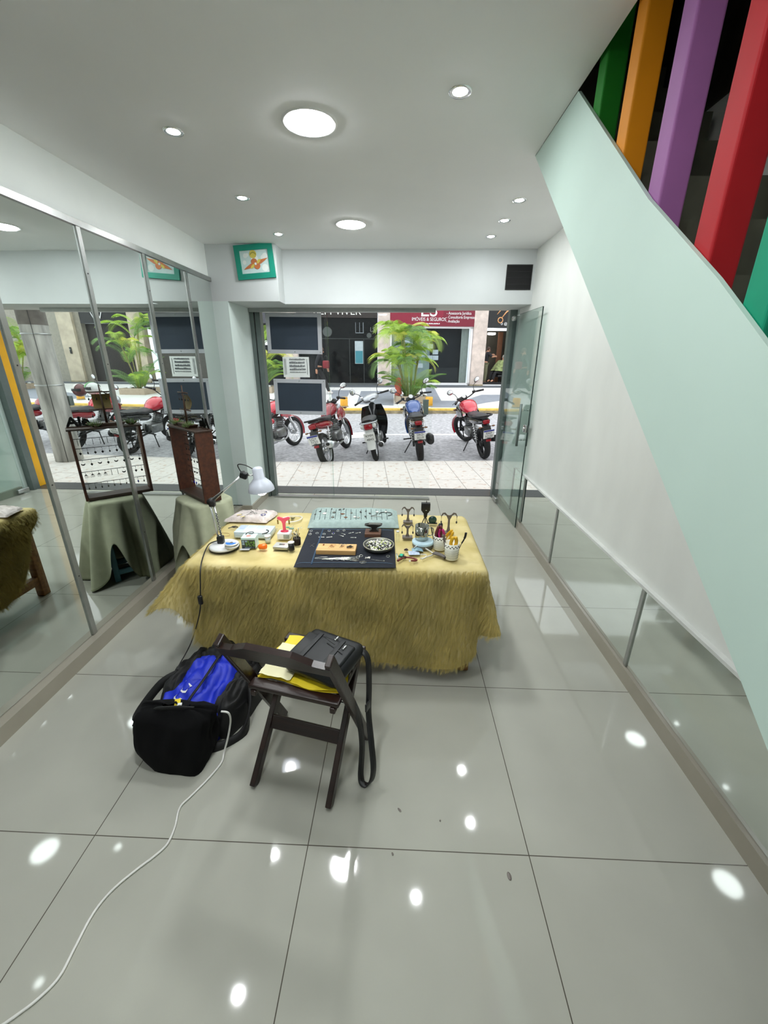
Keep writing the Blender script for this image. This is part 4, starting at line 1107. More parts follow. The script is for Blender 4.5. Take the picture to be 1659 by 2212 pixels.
# ================================================================== PEOPLE ACROSS THE STREET
m_skin = mat('skin', rgb(190, 140, 112), rough=0.55, var=0.06)
m_hair = mat('brown_hair', rgb(70, 46, 32), rough=0.6, var=0.3, scale=40)
m_hairg = mat('grey_hair', rgb(150, 146, 140), rough=0.6, var=0.2, scale=40)
m_jack = mat('black_jacket', rgb(30, 31, 36), rough=0.8, var=0.2, scale=20)
m_trou = mat('black_trousers', rgb(24, 24, 27), rough=0.8, var=0.2, scale=20)
m_shoe = mat('white_shoes', rgb(220, 214, 212), rough=0.6)
def skin_mesh(name, joints, bones, m, parent, root, sub=2):
    """one continuous skinned surface over a skeleton: joints {name: (x,y,z,r)}"""
    ks = list(joints); me = bpy.data.meshes.new(name)
    me.from_pydata([joints[k][:3] for k in ks], [(ks.index(a), ks.index(c)) for a, c in bones], [])
    o = bpy.data.objects.new(name, me); COL.objects.link(o)
    md = o.modifiers.new('skin', 'SKIN'); md.use_smooth_shade = True
    for i, k in enumerate(ks):
        sv = me.skin_vertices[0].data[i]
        r = joints[k][3]; sv.radius = (r, r) if not isinstance(r, tuple) else r
        sv.use_root = (k == root)
    sb = o.modifiers.new('sub', 'SUBSURF'); sb.levels = sub; sb.render_levels = sub
    dg = bpy.context.evaluated_depsgraph_get(); dg.update()
    m2 = bpy.data.meshes.new_from_object(o.evaluated_get(dg))
    bpy.data.objects.remove(o); bpy.data.meshes.remove(me)
    m2.name = name; m2.materials.clear(); m2.materials.append(m)
    for p in m2.polygons: p.use_smooth = True
    o = bpy.data.objects.new(name, m2); COL.objects.link(o); o.parent = parent
    return o
def hand_joints(J, B, side, w, d, palm=0.075):
    """palm, four unequal curled fingers and a thumb hanging from wrist joint w along direction d"""
    w0 = Vector(J[w][:3]); d = Vector(d).normalized()
    s_ = d.cross(Vector((1, 0, 0))).normalized(); n_ = d.cross(s_)
    k = side + 'palm'; q = w0 + d * palm; J[k] = (*q, 0.03); B.append((w, k))
    for i, (o_, L) in enumerate(((-0.027, 0.06), (-0.009, 0.075), (0.009, 0.07), (0.027, 0.055))):
        a = q + s_ * o_ + d * 0.02; bq = a + d * L * 0.5 + n_ * 0.01; c = a + d * L * 0.85 + n_ * 0.03
        for nm, pt, r in (('a', a, 0.0105), ('b', bq, 0.0095), ('c', c, 0.008)): J[f'{side}f{i}{nm}'] = (*pt, r)
        B += [(k, f'{side}f{i}a'), (f'{side}f{i}a', f'{side}f{i}b'), (f'{side}f{i}b', f'{side}f{i}c')]
    a = w0 + d * 0.035 - s_ * 0.04; c = a + d * 0.045 - s_ * 0.012
    J[side + 'ta'] = (*a, 0.012); J[side + 'tb'] = (*c, 0.01); B += [(w, side + 'ta'), (side + 'ta', side + 'tb')]
def head_parts(t, c, yaw, hair, pitch=0.0, r=0.105):
    R = rz(yaw) @ rx(pitch); c = Vector(c)
    b = MB()
    b.sph(c + R @ Vector((0, -0.012, 0.028)), (r * 0.80, r * 0.98, r * 0.98), R, 16, 10)
    b.build('hair', hair, t)
    for s_ in (-1, 1):
        b = MB(); b.sph(c + R @ Vector((s_ * r * 0.74, 0.0, -0.01)), (0.012, 0.022, 0.032), R, 8, 6); b.build('ear', m_skin, t)
        b = MB(); b.sph(c + R @ Vector((s_ * 0.032, r * 0.84, 0.0)), (0.012, 0.008, 0.007), R, 8, 6); b.build('eye', mat('eye_dark', rgb(40, 30, 26), rough=0.2), t)
    b = MB(); b.sph(c + R @ Vector((0, r * 0.93, -0.022)), (0.014, 0.022, 0.024), R, 8, 6); b.build('nose', m_skin, t)
    b = MB(); b.sph(c + R @ Vector((0, r * 0.84, -0.062)), (0.026, 0.010, 0.007), R, 8, 6); b.build('mouth', mat('lips', rgb(150, 82, 76), rough=0.5), t)
def person(label, loc, rot, J, B, clothes, hair, yaw=0.0, pitch=0.0, group=None):
    t = thing('person', label, 'person', loc, rot, group)
    skin_mesh('body', J, B, m_skin, t, 'pelvis')
    for nm, keys, grow, m in clothes:
        J2 = {k: (*J[k][:3], J[k][3] + grow) for k in keys}
        B2 = [(a, c) for a, c in B if a in J2 and c in J2]
        skin_mesh(nm, J2, B2, m, t, keys[0])
    head_parts(t, J['head'][:3], yaw, hair, pitch)
    return t
BONES = [('pelvis', 'waist'), ('waist', 'chest'), ('chest', 'neck'), ('neck', 'head'), ('chest', 'lsh'), ('lsh', 'lel'), ('lel', 'lwr'), ('chest', 'rsh'), ('rsh', 'rel'), ('rel', 'rwr'),
         ('pelvis', 'lhip'), ('lhip', 'lkn'), ('lkn', 'lan'), ('lan', 'lto'), ('pelvis', 'rhip'), ('rhip', 'rkn'), ('rkn', 'ran'), ('ran', 'rto')]
# walker, mid-stride (local +y is the way he faces)
J = {'pelvis': (0, 0, 0.93, 0.125), 'waist': (0, 0.02, 1.08, 0.12), 'chest': (0, 0.04, 1.30, 0.135), 'neck': (0, 0.06, 1.47, 0.055), 'head': (0, 0.09, 1.58, 0.095),
     'lsh': (-0.19, 0.03, 1.40, 0.06), 'lel': (-0.24, 0.10, 1.13, 0.045), 'lwr': (-0.22, 0.27, 0.95, 0.03), 'rsh': (0.19, 0.03, 1.40, 0.06), 'rel': (0.24, -0.09, 1.14, 0.045), 'rwr': (0.25, -0.10, 0.90, 0.03),
     'lhip': (-0.09, 0, 0.88, 0.095), 'lkn': (-0.10, -0.06, 0.48, 0.062), 'lan': (-0.10, -0.36, 0.14, 0.045), 'lto': (-0.10, -0.24, 0.04, 0.035), 'rhip': (0.09, 0, 0.88, 0.095), 'rkn': (0.10, 0.20, 0.50, 0.062), 'ran': (0.10, 0.34, 0.09, 0.045), 'rto': (0.10, 0.48, 0.035, 0.035)}
B = list(BONES); hand_joints(J, B, 'l', 'lwr', (0, 0.4, -0.9)); hand_joints(J, B, 'r', 'rwr', (0, 0.1, -1))
w = person('person in black jacket and trousers walking past the dark shopfront', S(-2.32, 9.5), ANG - PI / 2, J, B,
       [('jacket', ['chest', 'waist', 'pelvis', 'neck', 'lsh', 'lel', 'lwr', 'rsh', 'rel', 'rwr'], 0.02, m_jack), ('trousers', ['pelvis', 'lhip', 'lkn', 'lan', 'rhip', 'rkn', 'ran'], 0.016, m_trou), ], m_hair, 0.0, -0.35)
for k in ('l', 'r'):
    a, c = Vector(J[k + 'an'][:3]), Vector(J[k + 'to'][:3])
    bq = MB(); bq.tube([a - (c - a) * 0.4 + Vector((0, 0, -0.05)), a + Vector((0, 0, -0.02)), c], [0.04, 0.055, 0.045], 10); bq.build('shoe', m_shoe, w)
t = thing('handbag', 'small dark red bag carried by the walking person', 'bag', S(-2.05, 9.32, 0.95), ANG)
b = MB(); b.rbox((0, 0, 0.14), (0.26, 0.1, 0.28), 0.05); b.build('body', mat('dark_red_leather', rgb(120, 22, 34), rough=0.5), t)
b = MB(); b.tube(spline([(-0.08, 0, 0.26), (-0.05, 0, 0.42), (0.05, 0, 0.42), (0.08, 0, 0.26)], 5), 0.01, 6); b.build('handle', m_black, t)

# barber and client inside the barber shop
J = {'pelvis': (0, 0, 0.93, 0.125), 'waist': (0, 0.0, 1.08, 0.125), 'chest': (0, 0.05, 1.30, 0.14), 'neck': (0, 0.10, 1.46, 0.055), 'head': (0, 0.15, 1.56, 0.095),
     'lsh': (-0.19, 0.05, 1.40, 0.06), 'lel': (-0.25, 0.22, 1.28, 0.045), 'lwr': (-0.14, 0.44, 1.34, 0.03), 'rsh': (0.19, 0.05, 1.40, 0.06), 'rel': (0.25, 0.22, 1.24, 0.045), 'rwr': (0.12, 0.44, 1.26, 0.03),
     'lhip': (-0.09, 0, 0.88, 0.095), 'lkn': (-0.11, 0.02, 0.48, 0.062), 'lan': (-0.11, 0.0, 0.09, 0.045), 'lto': (-0.11, 0.14, 0.04, 0.035), 'rhip': (0.09, 0, 0.88, 0.095), 'rkn': (0.11, 0.03, 0.48, 0.062), 'ran': (0.12, 0.0, 0.09, 0.045), 'rto': (0.12, 0.14, 0.04, 0.035)}
B = list(BONES); hand_joints(J, B, 'l', 'lwr', (0.2, 1, 0)); hand_joints(J, B, 'r', 'rwr', (-0.2, 1, 0))
p0 = SO + SU * 5.22 + SV * (VF + 0.45); p0.z = zf + 0.06
w = person('person in a black shirt cutting hair inside the barber shop', p0, ANG - PI / 2 + 0.25, J, B,
       [('shirt', ['chest', 'waist', 'pelvis', 'lsh', 'lel', 'rsh', 'rel'], 0.02, m_jack), ('trousers', ['pelvis', 'lhip', 'lkn', 'lan', 'rhip', 'rkn', 'ran'], 0.016, mat('khaki_trousers', rgb(112, 112, 86), rough=0.8))], m_hair, 0, -0.3)
for k in ('l', 'r'):
    a, c = Vector(J[k + 'an'][:3]), Vector(J[k + 'to'][:3])
    bq = MB(); bq.tube([a + Vector((0, -0.05, -0.04)), a + Vector((0, 0, -0.03)), c], [0.04, 0.05, 0.04], 10); bq.build('shoe', m_black, w)
J = {'pelvis': (0, 0, 0.55, 0.13), 'waist': (0, -0.06, 0.70, 0.13), 'chest': (0, -0.15, 0.93, 0.14), 'neck': (0, -0.20, 1.10, 0.055), 'head': (0, -0.20, 1.22, 0.095),
     'lsh': (-0.19, -0.15, 1.02, 0.06), 'lel': (-0.25, 0.0, 0.78, 0.045), 'lwr': (-0.15, 0.2, 0.70, 0.03), 'rsh': (0.19, -0.15, 1.02, 0.06), 'rel': (0.25, 0.0, 0.78, 0.045), 'rwr': (0.15, 0.2, 0.70, 0.03),
     'lhip': (-0.09, 0.02, 0.53, 0.09), 'lkn': (-0.11, 0.42, 0.56, 0.062), 'lan': (-0.11, 0.55, 0.17, 0.045), 'lto': (-0.11, 0.67, 0.13, 0.035), 'rhip': (0.09, 0.02, 0.53, 0.09), 'rkn': (0.11, 0.42, 0.56, 0.062), 'ran': (0.11, 0.55, 0.17, 0.045), 'rto': (0.11, 0.67, 0.13, 0.035)}
B = list(BONES); hand_joints(J, B, 'l', 'lwr', (0, 1, -0.1)); hand_joints(J, B, 'r', 'rwr', (0, 1, -0.1))
p1 = SO + SU * 5.98 + SV * (VF + 0.42); p1.z = zf + 0.06
w = person('grey haired person seated under a camouflage cape in the barber shop', p1, ANG + PI / 2 + 0.5, J, B,
       [('trousers', ['pelvis', 'lhip', 'lkn', 'lan', 'rhip', 'rkn', 'ran'], 0.016, m_trou)], m_hairg, 0, 0.1)
m_cape = mat('camouflage_cape', rgb(126, 138, 90), rough=0.9, var=0.55, scale=7, detail=2)
def capef(u, v):
    a = 2 * PI * u; r = 0.07 + 0.36 * v ** 0.8 + 0.03 * math.sin(a * 7) * v
    x, y = r * math.cos(a) * 0.85, -0.19 + r * math.sin(a) * (1.55 if math.sin(a) > 0 else 0.55)
    z = 1.10 - 0.08 * v - 0.62 * max(0, v - 0.25) ** 1.1 + (0.0 if math.sin(a) < 0 else 0.06 * math.sin(a) * v)
    return Vector((x, y, z))
b = MB(); b.grid(capef, 40, 14, cu=True); b.build('cape', m_cape, w)
t = thing('barber_chair', 'barber chair holding the seated person in the cape', 'chair', p1, ANG + PI / 2 + 0.5)
b = MB(); b.rbox((0, 0.08, 0.38), (0.5, 0.5, 0.1), 0.03); b.build('seat', m_black, t)
b = MB(); b.rbox((0, -0.36, 0.72), (0.46, 0.08, 0.62), 0.03, rx(0.15)); b.build('backrest', m_black, t)
b = MB(); b.lathe([(0.28, 0), (0.27, 0.04), (0.05, 0.06), (0.05, 0.34)], n=20); b.build('pedestal', m_chrome, t)

# ================================================================== TABLE AND HIDE
TX0, TX1, TY0, TY1, TZ = -1.09, 0.44, 1.86, 2.61, 0.665
m_twood = wood('table_pine', rgb(122, 82, 46), rgb(160, 112, 66), 0.5)
t = thing('table', 'plain wooden work table hidden under the cream hide', 'table', (0, 0, 0))
b = MB(); b.rbox(((TX0 + TX1) / 2, (TY0 + TY1) / 2, TZ - 0.012), (TX1 - TX0, TY1 - TY0, 0.024), 0.003, seg=1); b.build('tabletop', m_twood, t)
for x in (TX0 + 0.05, TX1 - 0.05):
    for y in (TY0 + 0.05, TY1 - 0.05):
        b = MB(); b.rbox((x, y, 0.32), (0.06, 0.06, 0.64), 0.004, seg=1); b.build('leg', m_twood, t)
b = MB(); b.bx(TX0 + 0.03, TX1 - 0.03, TY0 + 0.03, TY0 + 0.05, 0.57, 0.64); b.build('apron', m_twood, t)
b = MB(); b.bx(TX0 + 0.03, TX1 - 0.03, TY1 - 0.05, TY1 - 0.03, 0.57, 0.64); b.build('apron', m_twood, t)
for x in (TX0 + 0.05, TX1 - 0.05):
    b = MB(); b.bx(x - 0.02, x + 0.02, TY0 + 0.08, TY1 - 0.08, 0.10, 0.16); b.build('stretcher', m_twood, t)

# hide: outline in the flat, then draped over the table edges
m_hide = bpy.data.materials.new('cream_cowhide')
m_hide.use_nodes = True
_n, _l = m_hide.node_tree.nodes, m_hide.node_tree.links
_b = _n['Principled BSDF']; _b.inputs['Roughness'].default_value = 0.75
_g = _n.new('ShaderNodeNewGeometry'); _x = _n.new('ShaderNodeTexNoise'); _x.inputs['Scale'].default_value = 7; _x.inputs['Detail'].default_value = 6
_r = _n.new('ShaderNodeValToRGB'); _r.color_ramp.elements[0].position = 0.3; _r.color_ramp.elements[1].position = 0.72
_r.color_ramp.elements[0].color = (*rgb(186, 168, 104), 1); _r.color_ramp.elements[1].color = (*rgb(216, 200, 146), 1)
_m = _n.new('ShaderNodeMixRGB'); _m.inputs[2].default_value = (*rgb(66, 52, 34), 1)
_tc = _n.new('ShaderNodeTexCoord')
_l.new(_tc.outputs['Object'], _x.inputs['Vector']); _l.new(_x.outputs['Fac'], _r.inputs[0]); _l.new(_r.outputs[0], _m.inputs[1]); _l.new(_g.outputs['Backfacing'], _m.inputs[0]); _l.new(_m.outputs[0], _b.inputs['Base Color'])
m_fur = mat('cream_fur', rgb(198, 180, 108), rough=0.6, var=0.25, scale=6)
OUT = [(-1.13, 2.63), (-0.6, 2.64), (0.0, 2.64), (0.46, 2.63), (0.55, 2.55), (0.66, 2.42), (0.78, 2.26), (0.83, 2.12), (0.85, 1.96), (0.84, 1.82), (0.80, 1.69), (0.73, 1.585), (0.64, 1.50), (0.55, 1.43), (0.46, 1.36), (0.40, 1.29),
       (0.30, 1.255), (0.15, 1.26), (0.0, 1.25), (-0.2, 1.265), (-0.4, 1.28), (-0.6, 1.27), (-0.75, 1.30), (-0.86, 1.36), (-0.95, 1.325), (-1.05, 1.345), (-1.12, 1.43), (-1.16, 1.54), (-1.22, 1.63), (-1.36, 1.67), (-1.44, 1.76), (-1.42, 1.88), (-1.48, 1.99), (-1.62, 2.08), (-1.66, 2.2), (-1.60, 2.34), (-1.42, 2.44), (-1.26, 2.52)]
OUT = [(p.x, p.y) for p in spline([(a, c, 0) for a, c in OUT], 4, True)]
def inside(x, y):
    r = False; j = len(OUT) - 1
    for i in range(len(OUT)):
        (xi, yi), (xj, yj) = OUT[i], OUT[j]
        if (yi > y) != (yj > y) and x < (xj - xi) * (y - yi) / (yj - yi) + xi: r = not r
        j = i
    return r
def drape(a, c):
    cx, cy = min(max(a, TX0), TX1), min(max(c, TY0), TY1)
    dx, dy = a - cx, c - cy
    d = math.hypot(dx, dy)
    top = TZ + 0.008 + 0.004 * noise.noise((a * 5, c * 5, 0.3))
    if d < 1e-6: return Vector((a, c, top))
    nx, ny = dx / d, dy / d
    rr = 0.03
    if d < rr * 1.57:
        an = d / rr; out, dn = rr * math.sin(an), rr * (1 - math.cos(an))
    else:
        out, dn = rr, rr + (d - rr * 1.57)
    e = max(0, d - 0.03)
    fl = 0.05
    if nx < -0.15: fl = 0.05 + 0.55 * max(0.0, min(1, (2.02 - c) / 0.15)) * min(1.0, -nx * 1.6)
    if nx > 0.5: fl = 0.22
    out += e * fl; dn -= e * fl * 0.45
    wv = 0.018 * math.sin(a * 9 + c * 4) * min(1, e * 4) * abs(ny) + 0.02 * math.sin(c * 13) * min(1, e * 3) * abs(nx) + 0.02 * noise.noise((a * 3, c * 3, 5)) * min(1, e * 4)
    out += wv
    z = max(0.03, top - dn)
    return Vector((cx + nx * out, cy + ny * out, z))
st_ = 0.02
xs = [-1.70 + st_ * i for i in range(130)]; ys = [1.20 + st_ * i for i in range(74)]
idx, vs, fs = {}, [], []
def vid(i, j):
    if (i, j) not in idx:
        idx[(i, j)] = len(vs); vs.append(drape(xs[i], ys[j]))
    return idx[(i, j)]
for i in range(len(xs) - 1):
    for j in range(len(ys) - 1):
        if inside(xs[i] + st_ / 2, ys[j] + st_ / 2):
            fs.append((vid(i, j), vid(i + 1, j), vid(i + 1, j + 1), vid(i, j + 1)))
cnt = {}
for f in fs:
    for i in f: cnt[i] = cnt.get(i, 0) + 1
for (i, j), k in idx.items():                          # smooth the cut edge onto the outline
    if cnt.get(k, 0) < 4:
        px_, py_ = xs[i], ys[j]; best = (9, None)
        for q in range(len(OUT)):
            (ax, ay), (bx_, by_) = OUT[q], OUT[(q + 1) % len(OUT)]
            L2 = (bx_ - ax) ** 2 + (by_ - ay) ** 2 + 1e-12
            t_ = max(0, min(1, ((px_ - ax) * (bx_ - ax) + (py_ - ay) * (by_ - ay)) / L2))
            cx_, cy_ = ax + t_ * (bx_ - ax), ay + t_ * (by_ - ay)
            d_ = math.hypot(cx_ - px_, cy_ - py_)
            if d_ < best[0]: best = (d_, (cx_, cy_))
        if best[0] < 0.03: vs[k] = drape(*best[1])
b = MB(); b.add(vs, fs)
hide = b.build('cowhide', [m_hide, m_fur])
tag(hide, 'cream furry hide draped over the work table down to the floor', 'hide')
ps = hide.modifiers.new('fur', 'PARTICLE_SYSTEM').particle_system.settings
ps.type = 'HAIR'; ps.count = 26000; ps.hair_length = 0.012; ps.hair_step = 4
ps.material = 2
ps.emit_from = 'FACE'; ps.use_emit_random = True; ps.use_even_distribution = True
ps.normal_factor = 0.0022; ps.tangent_factor = 0.0; ps.object_align_factor = (-0.0032, -0.0026, -0.0058); ps.factor_random = 0.0034
ps.child_type = 'INTERPOLATED'; ps.rendered_child_count = 12; ps.child_percent = 12
ps.clump_factor = 0.42; ps.roughness_1 = 0.006; ps.roughness_2 = 0.006; ps.roughness_endpoint = 0.005
ps.root_radius = 0.6; ps.tip_radius = 0.05; ps.radius_scale = 0.0010; ps.display_step = 2; ps.render_step = 3
hide.show_instancer_for_render = True

# ================================================================== FOLDING CHAIR
m_cw = wood('dark_mahogany', rgb(24, 12, 8), rgb(42, 21, 14), 0.33)
CO, CA = Vector((-0.415, 1.127, 0)), math.atan2(-0.222, 0.975)
t = thing('folding_chair', 'dark brown wooden folding chair with slatted seat before the table', 'chair', CO, CA)
def bar(b, p, q, w, d, along=(1, 0, 0)):
    """squared bar from p to q, width w along the given axis"""
    p, q = Vector(p), Vector(q); z = (q - p).normalized(); x = Vector(along); x = (x - z * x.dot(z)).normalized(); y = z.cross(x)
    R = Matrix((x, y, z)).transposed()
    b.rbox((p + q) / 2, (w, d, (q - p).length), 0.004, R, 2, False)
for s_ in (-1, 1):
    b = MB(); bar(b, (s_ * 0.205 + 0.012, -0.035, 0.765), (s_ * 0.215, 0.355, 0.004), 0.022, 0.045); b.build('long_leg', m_cw, t)
    b = MB(); bar(b, (s_ * 0.168, 0.0, 0.004), (s_ * 0.165, 0.385, 0.42), 0.024, 0.044); b.build('short_leg', m_cw, t)
    b = MB(); bar(b, (s_ * 0.168, 0.075, 0.425), (s_ * 0.168, 0.43, 0.425), 0.022, 0.026); b.build('seat_rail', m_cw, t)
b = MB(); bar(b, (-0.168, 0.165, 0.19), (0.168, 0.165, 0.19), 0.055, 0.02, (0, 0.6, 0.8)); b.build('stretcher', m_cw, t)
ys_ = [0.105, 0.16, 0.205, 0.25, 0.295, 0.34, 0.405]
for k, y in enumerate(ys_):
    wd_ = 0.05 if k in (0, 6) else 0.03
    b = MB(); b.rbox((0, y, 0.449), (0.385 if k in (0, 6) else 0.36, wd_, 0.020), 0.005, seg=2, smooth=False); b.build('seat_slat', m_cw, t)
b = MB()
prof = [(-0.212, 0.0), (0.212, 0.0), (0.212, 0.055), (0.15, 0.062), (0.085, 0.098), (-0.085, 0.098), (-0.15, 0.062), (-0.212, 0.055)]
b.prism(prof, -0.011, 0.011, c=(0.012, -0.016, 0.695), R=rx(0.47) @ XZ); b.build('back_rail', m_cw, t)
b = MB(); b.cyl((-0.225, 0.165, 0.385), (0.225, 0.165, 0.385), 0.006); b.build('pivot_rod', m_chrome, t)

# yellow bag sheet on the seat and the leather shoulder bag on it
m_yel = mat('yellow_cloth', rgb(232, 206, 40), rough=0.6, var=0.12, scale=6, bump=0.15)
t = thing('yellow_cover', 'crumpled yellow plastic cover lying on the chair seat under the bag', 'cover', CO + Vector((0, 0, 0.461)), CA)
b = MB(); b.grid(lambda u, v: Vector((-0.175 + 0.355 * u + 0.012 * math.sin(9 * v), 0.125 + 0.27 * v + 0.01 * math.sin(7 * u), 0.003 + 0.012 * abs(noise.noise((u * 5, v * 5, 1))) + 0.02 * (1 - min(1, min(u, 1 - u, v, 1 - v) * 6)) * (0.5 + noise.noise((u * 4, v * 4, 2))) * 0.5)), 24, 20)
b.grid(lambda u, v: Vector((-0.175 + 0.355 * u + 0.012 * math.sin(9 * v), 0.125 + 0.27 * v + 0.01 * math.sin(7 * u), 0.001)), 6, 6); b.build('sheet', m_yel, t)
b = MB(); b.grid(lambda u, v: Vector((-0.17 + 0.14 * u, 0.13 + 0.20 * v, 0.017 + 0.01 * noise.noise((u * 5, v * 5, 3)))), 10, 10); b.build('pale_panel', mat('cream_plastic', rgb(226, 220, 176), rough=0.5), t)
m_leath = mat('black_leather', rgb(13, 16, 19), rough=0.45, var=0.2, scale=24, bump=0.1, spec=0.35)
t = thing('shoulder_bag', 'black leather shoulder bag lying on the folding chair', 'bag', CO + Vector((-0.048, -0.005, 0.482)), CA - 0.20)
b = MB(); b.rbox((0.06, 0.285, 0.035), (0.265, 0.235, 0.07), 0.032, rx(0.05)); b.build('body', m_leath, t)
b = MB(); b.rbox((0.055, 0.265, 0.066), (0.235, 0.17, 0.022), 0.010, rx(0.05)); b.build('front_pocket', m_leath, t)
for (x, y, w_, h_) in ((0.04, 0.335, 0.10, 0.008), (0.10, 0.30, 0.10, 0.008)):
    b = MB(); b.rbox((x, y, 0.080), (w_, 0.006, 0.004), 0.002, rz(-0.3), 1); z_ = b.build('zipper', m_black, t)
    b = MB(); b.rbox((x + 0.035, y + 0.02, 0.083), (0.008, 0.028, 0.004), 0.002); b.build('zip_pull', m_chrome, z_)
for x in (0.0, 0.11):
    b = MB(); b.rbox((x, 0.265, 0.078), (0.022, 0.18, 0.006), 0.002, rx(0.05)); b.build('buckle_strap', m_leath, t)
stp = [(0.17, 0.38, 0.05), (0.215, 0.37, 0.02), (0.232, 0.35, -0.10), (0.245, 0.32, -0.22), (0.285, 0.27, -0.32), (0.315, 0.23, -0.40), (0.31, 0.215, -0.462), (0.285, 0.20, -0.476), (0.262, 0.215, -0.455), (0.245, 0.26, -0.34), (0.232, 0.26, -0.2), (0.215, 0.22, -0.05), (0.16, 0.20, 0.04)]
def ribbon(b, pts, w, th, up=(0, 0, 1)):
    pts = [Vector(p) for p in pts]; k = len(pts); vs = []
    for i in range(k):
        tn = (pts[min(i + 1, k - 1)] - pts[max(i - 1, 0)]).normalized(); s_ = Vector(up); s_ = (s_ - tn * s_.dot(tn)); s_ = s_.normalized() if s_.length > 1e-4 else tn.orthogonal().normalized(); n_ = tn.cross(s_)
        vs += [pts[i] + s_ * w / 2 + n_ * th / 2, pts[i] - s_ * w / 2 + n_ * th / 2, pts[i] - s_ * w / 2 - n_ * th / 2, pts[i] + s_ * w / 2 - n_ * th / 2]
    fs = [(i * 4 + j, i * 4 + (j + 1) % 4, i * 4 + 4 + (j + 1) % 4, i * 4 + 4 + j) for i in range(k - 1) for j in range(4)] + [(0, 1, 2, 3), tuple(range(4 * k - 1, 4 * k - 5, -1))]
    return b.add(vs, fs)
b = MB(); ribbon(b, spline(stp, 6), 0.026, 0.004, (0.5, 1, 0)); b.build('strap', m_black, t)
b = MB(); b.rbox((0.246, 0.31, -0.17), (0.008, 0.034, 0.04), 0.003); b.build('strap_buckle', m_black, t)

# ================================================================== BAGS ON THE FLOOR
m_bfab = mat('royal_blue_nylon', rgb(20, 44, 186), rough=0.55, var=0.12, scale=14, bump=0.1)
m_kfab = mat('black_nylon', rgb(9, 9, 10), rough=0.7, var=0.25, scale=22, bump=0.1)
t = thing('backpack', 'blue and black nylon sports backpack lying on the tiles beside the chair', 'backpack', (-0.93, 1.55, 0), -0.25)
def blob(b, cx, cy, w, d, h, seed, tilt=0.0, pw=0.55, nu=40, nv=22, fold=0.02, zpk=0.0):
    def fn(u, v):
        a = 2 * PI * u; t_ = PI * 0.5 * v
        r = abs(math.cos(t_)) ** pw
        x, y = math.cos(a), math.sin(a)
        q = (abs(x) ** 3 + abs(y) ** 3) ** (-1 / 3)
        x, y = x * q * r, y * q * r
        z = math.sin(t_) ** 0.8
        k = 1 + 0.10 * noise.noise((x * 2.2 + seed, y * 2.2, z * 2)) 
        f = fold * (noise.noise((x * 5 + seed, y * 3, z * 4)) + 0.6 * abs(noise.noise((x * 3, y * 9 + seed, z))))
        return Vector((cx + w * x * k, cy + d * y * k, max(0.002, z * (h + zpk * y) + f * (1 if z > 0.05 else 0))))
    return b.grid(fn, nu, nv, cu=True)
b = MB(); blob(b, 0, -0.02, 0.17, 0.20, 0.21, 3, fold=0.045, zpk=0.06); b.build('main_body', m_bfab, t)
b = MB(); blob(b, -0.15, 0.06, 0.07, 0.20, 0.20, 9, fold=0.03); b.build('side_panel', m_kfab, t)
b = MB(); blob(b, 0.15, 0.05, 0.065, 0.19, 0.19, 14, fold=0.03); b.build('side_panel', m_kfab, t)
b = MB(); blob(b, 0.0, 0.17, 0.16, 0.10, 0.25, 19, fold=0.03); b.build('top_flap', m_kfab, t)
b = MB(); ribbon(b, spline([(0.0, 0.19, 0.262), (0.02, 0.08, 0.262), (0.03, -0.05, 0.235), (0.02, -0.16, 0.19), (0.02, -0.22, 0.10)], 6), 0.012, 0.004, (1, 0, 0)); b.build('piping', m_kfab, t)
b = MB(); ribbon(b, spline([(-0.16, 0.0, 0.19), (-0.22, -0.06, 0.16), (-0.285, -0.14, 0.06), (-0.29, -0.19, 0.012), (-0.23, -0.16, 0.02), (-0.17, -0.12, 0.1)], 6), 0.04, 0.008, (0, 0.4, 1)); b.build('shoulder_strap', m_kfab, t)
b = MB(); ribbon(b, spline([(0.17, 0.08, 0.17), (0.235, 0.0, 0.10), (0.25, -0.09, 0.02), (0.19, -0.18, 0.012), (0.11, -0.22, 0.02)], 6), 0.05, 0.010, (0, 0.4, 1)); b.build('shoulder_strap', m_kfab, t)
Rb = rz(1.95) @ rx(0.0)
b = MB(); 
Rt = Matrix.Rotation(-0.50, 3, 'Z')
b.text('DRC', 0.075, (0, 0, 0), I3, 0.0, width=1.0)
def onbag(p):
    # wrap the flat lettering over the bag's front slope
    x, y = p[0], p[1]
    a = 1.9; X = -0.072 + x * math.cos(-a) - y * math.sin(-a); Y = -0.125 + x * math.sin(-a) + y * math.cos(-a)
    return (X, Y, bagz(X, Y) + 0.004)
_bm = [o for o in t.children if o.name.startswith('main_body')][0].data
_vv = [v.co.copy() for v in _bm.vertices]
def bagz(x, y):
    near = sorted(((v.x - x) ** 2 + (v.y - y) ** 2, v.z) for v in _vv)[:4]
    ws = [1 / (d + 1e-5) for d, _ in near]
    return sum(w_ * z for w_, (_, z) in zip(ws, near)) / sum(ws)
b.v = [onbag(p) for p in b.v]
b.build('lettering', m_whitep, t)
t = thing('tote_bag', 'black cloth bag slumped in front of the blue backpack', 'bag', (-0.932, 1.272, 0), -0.08)
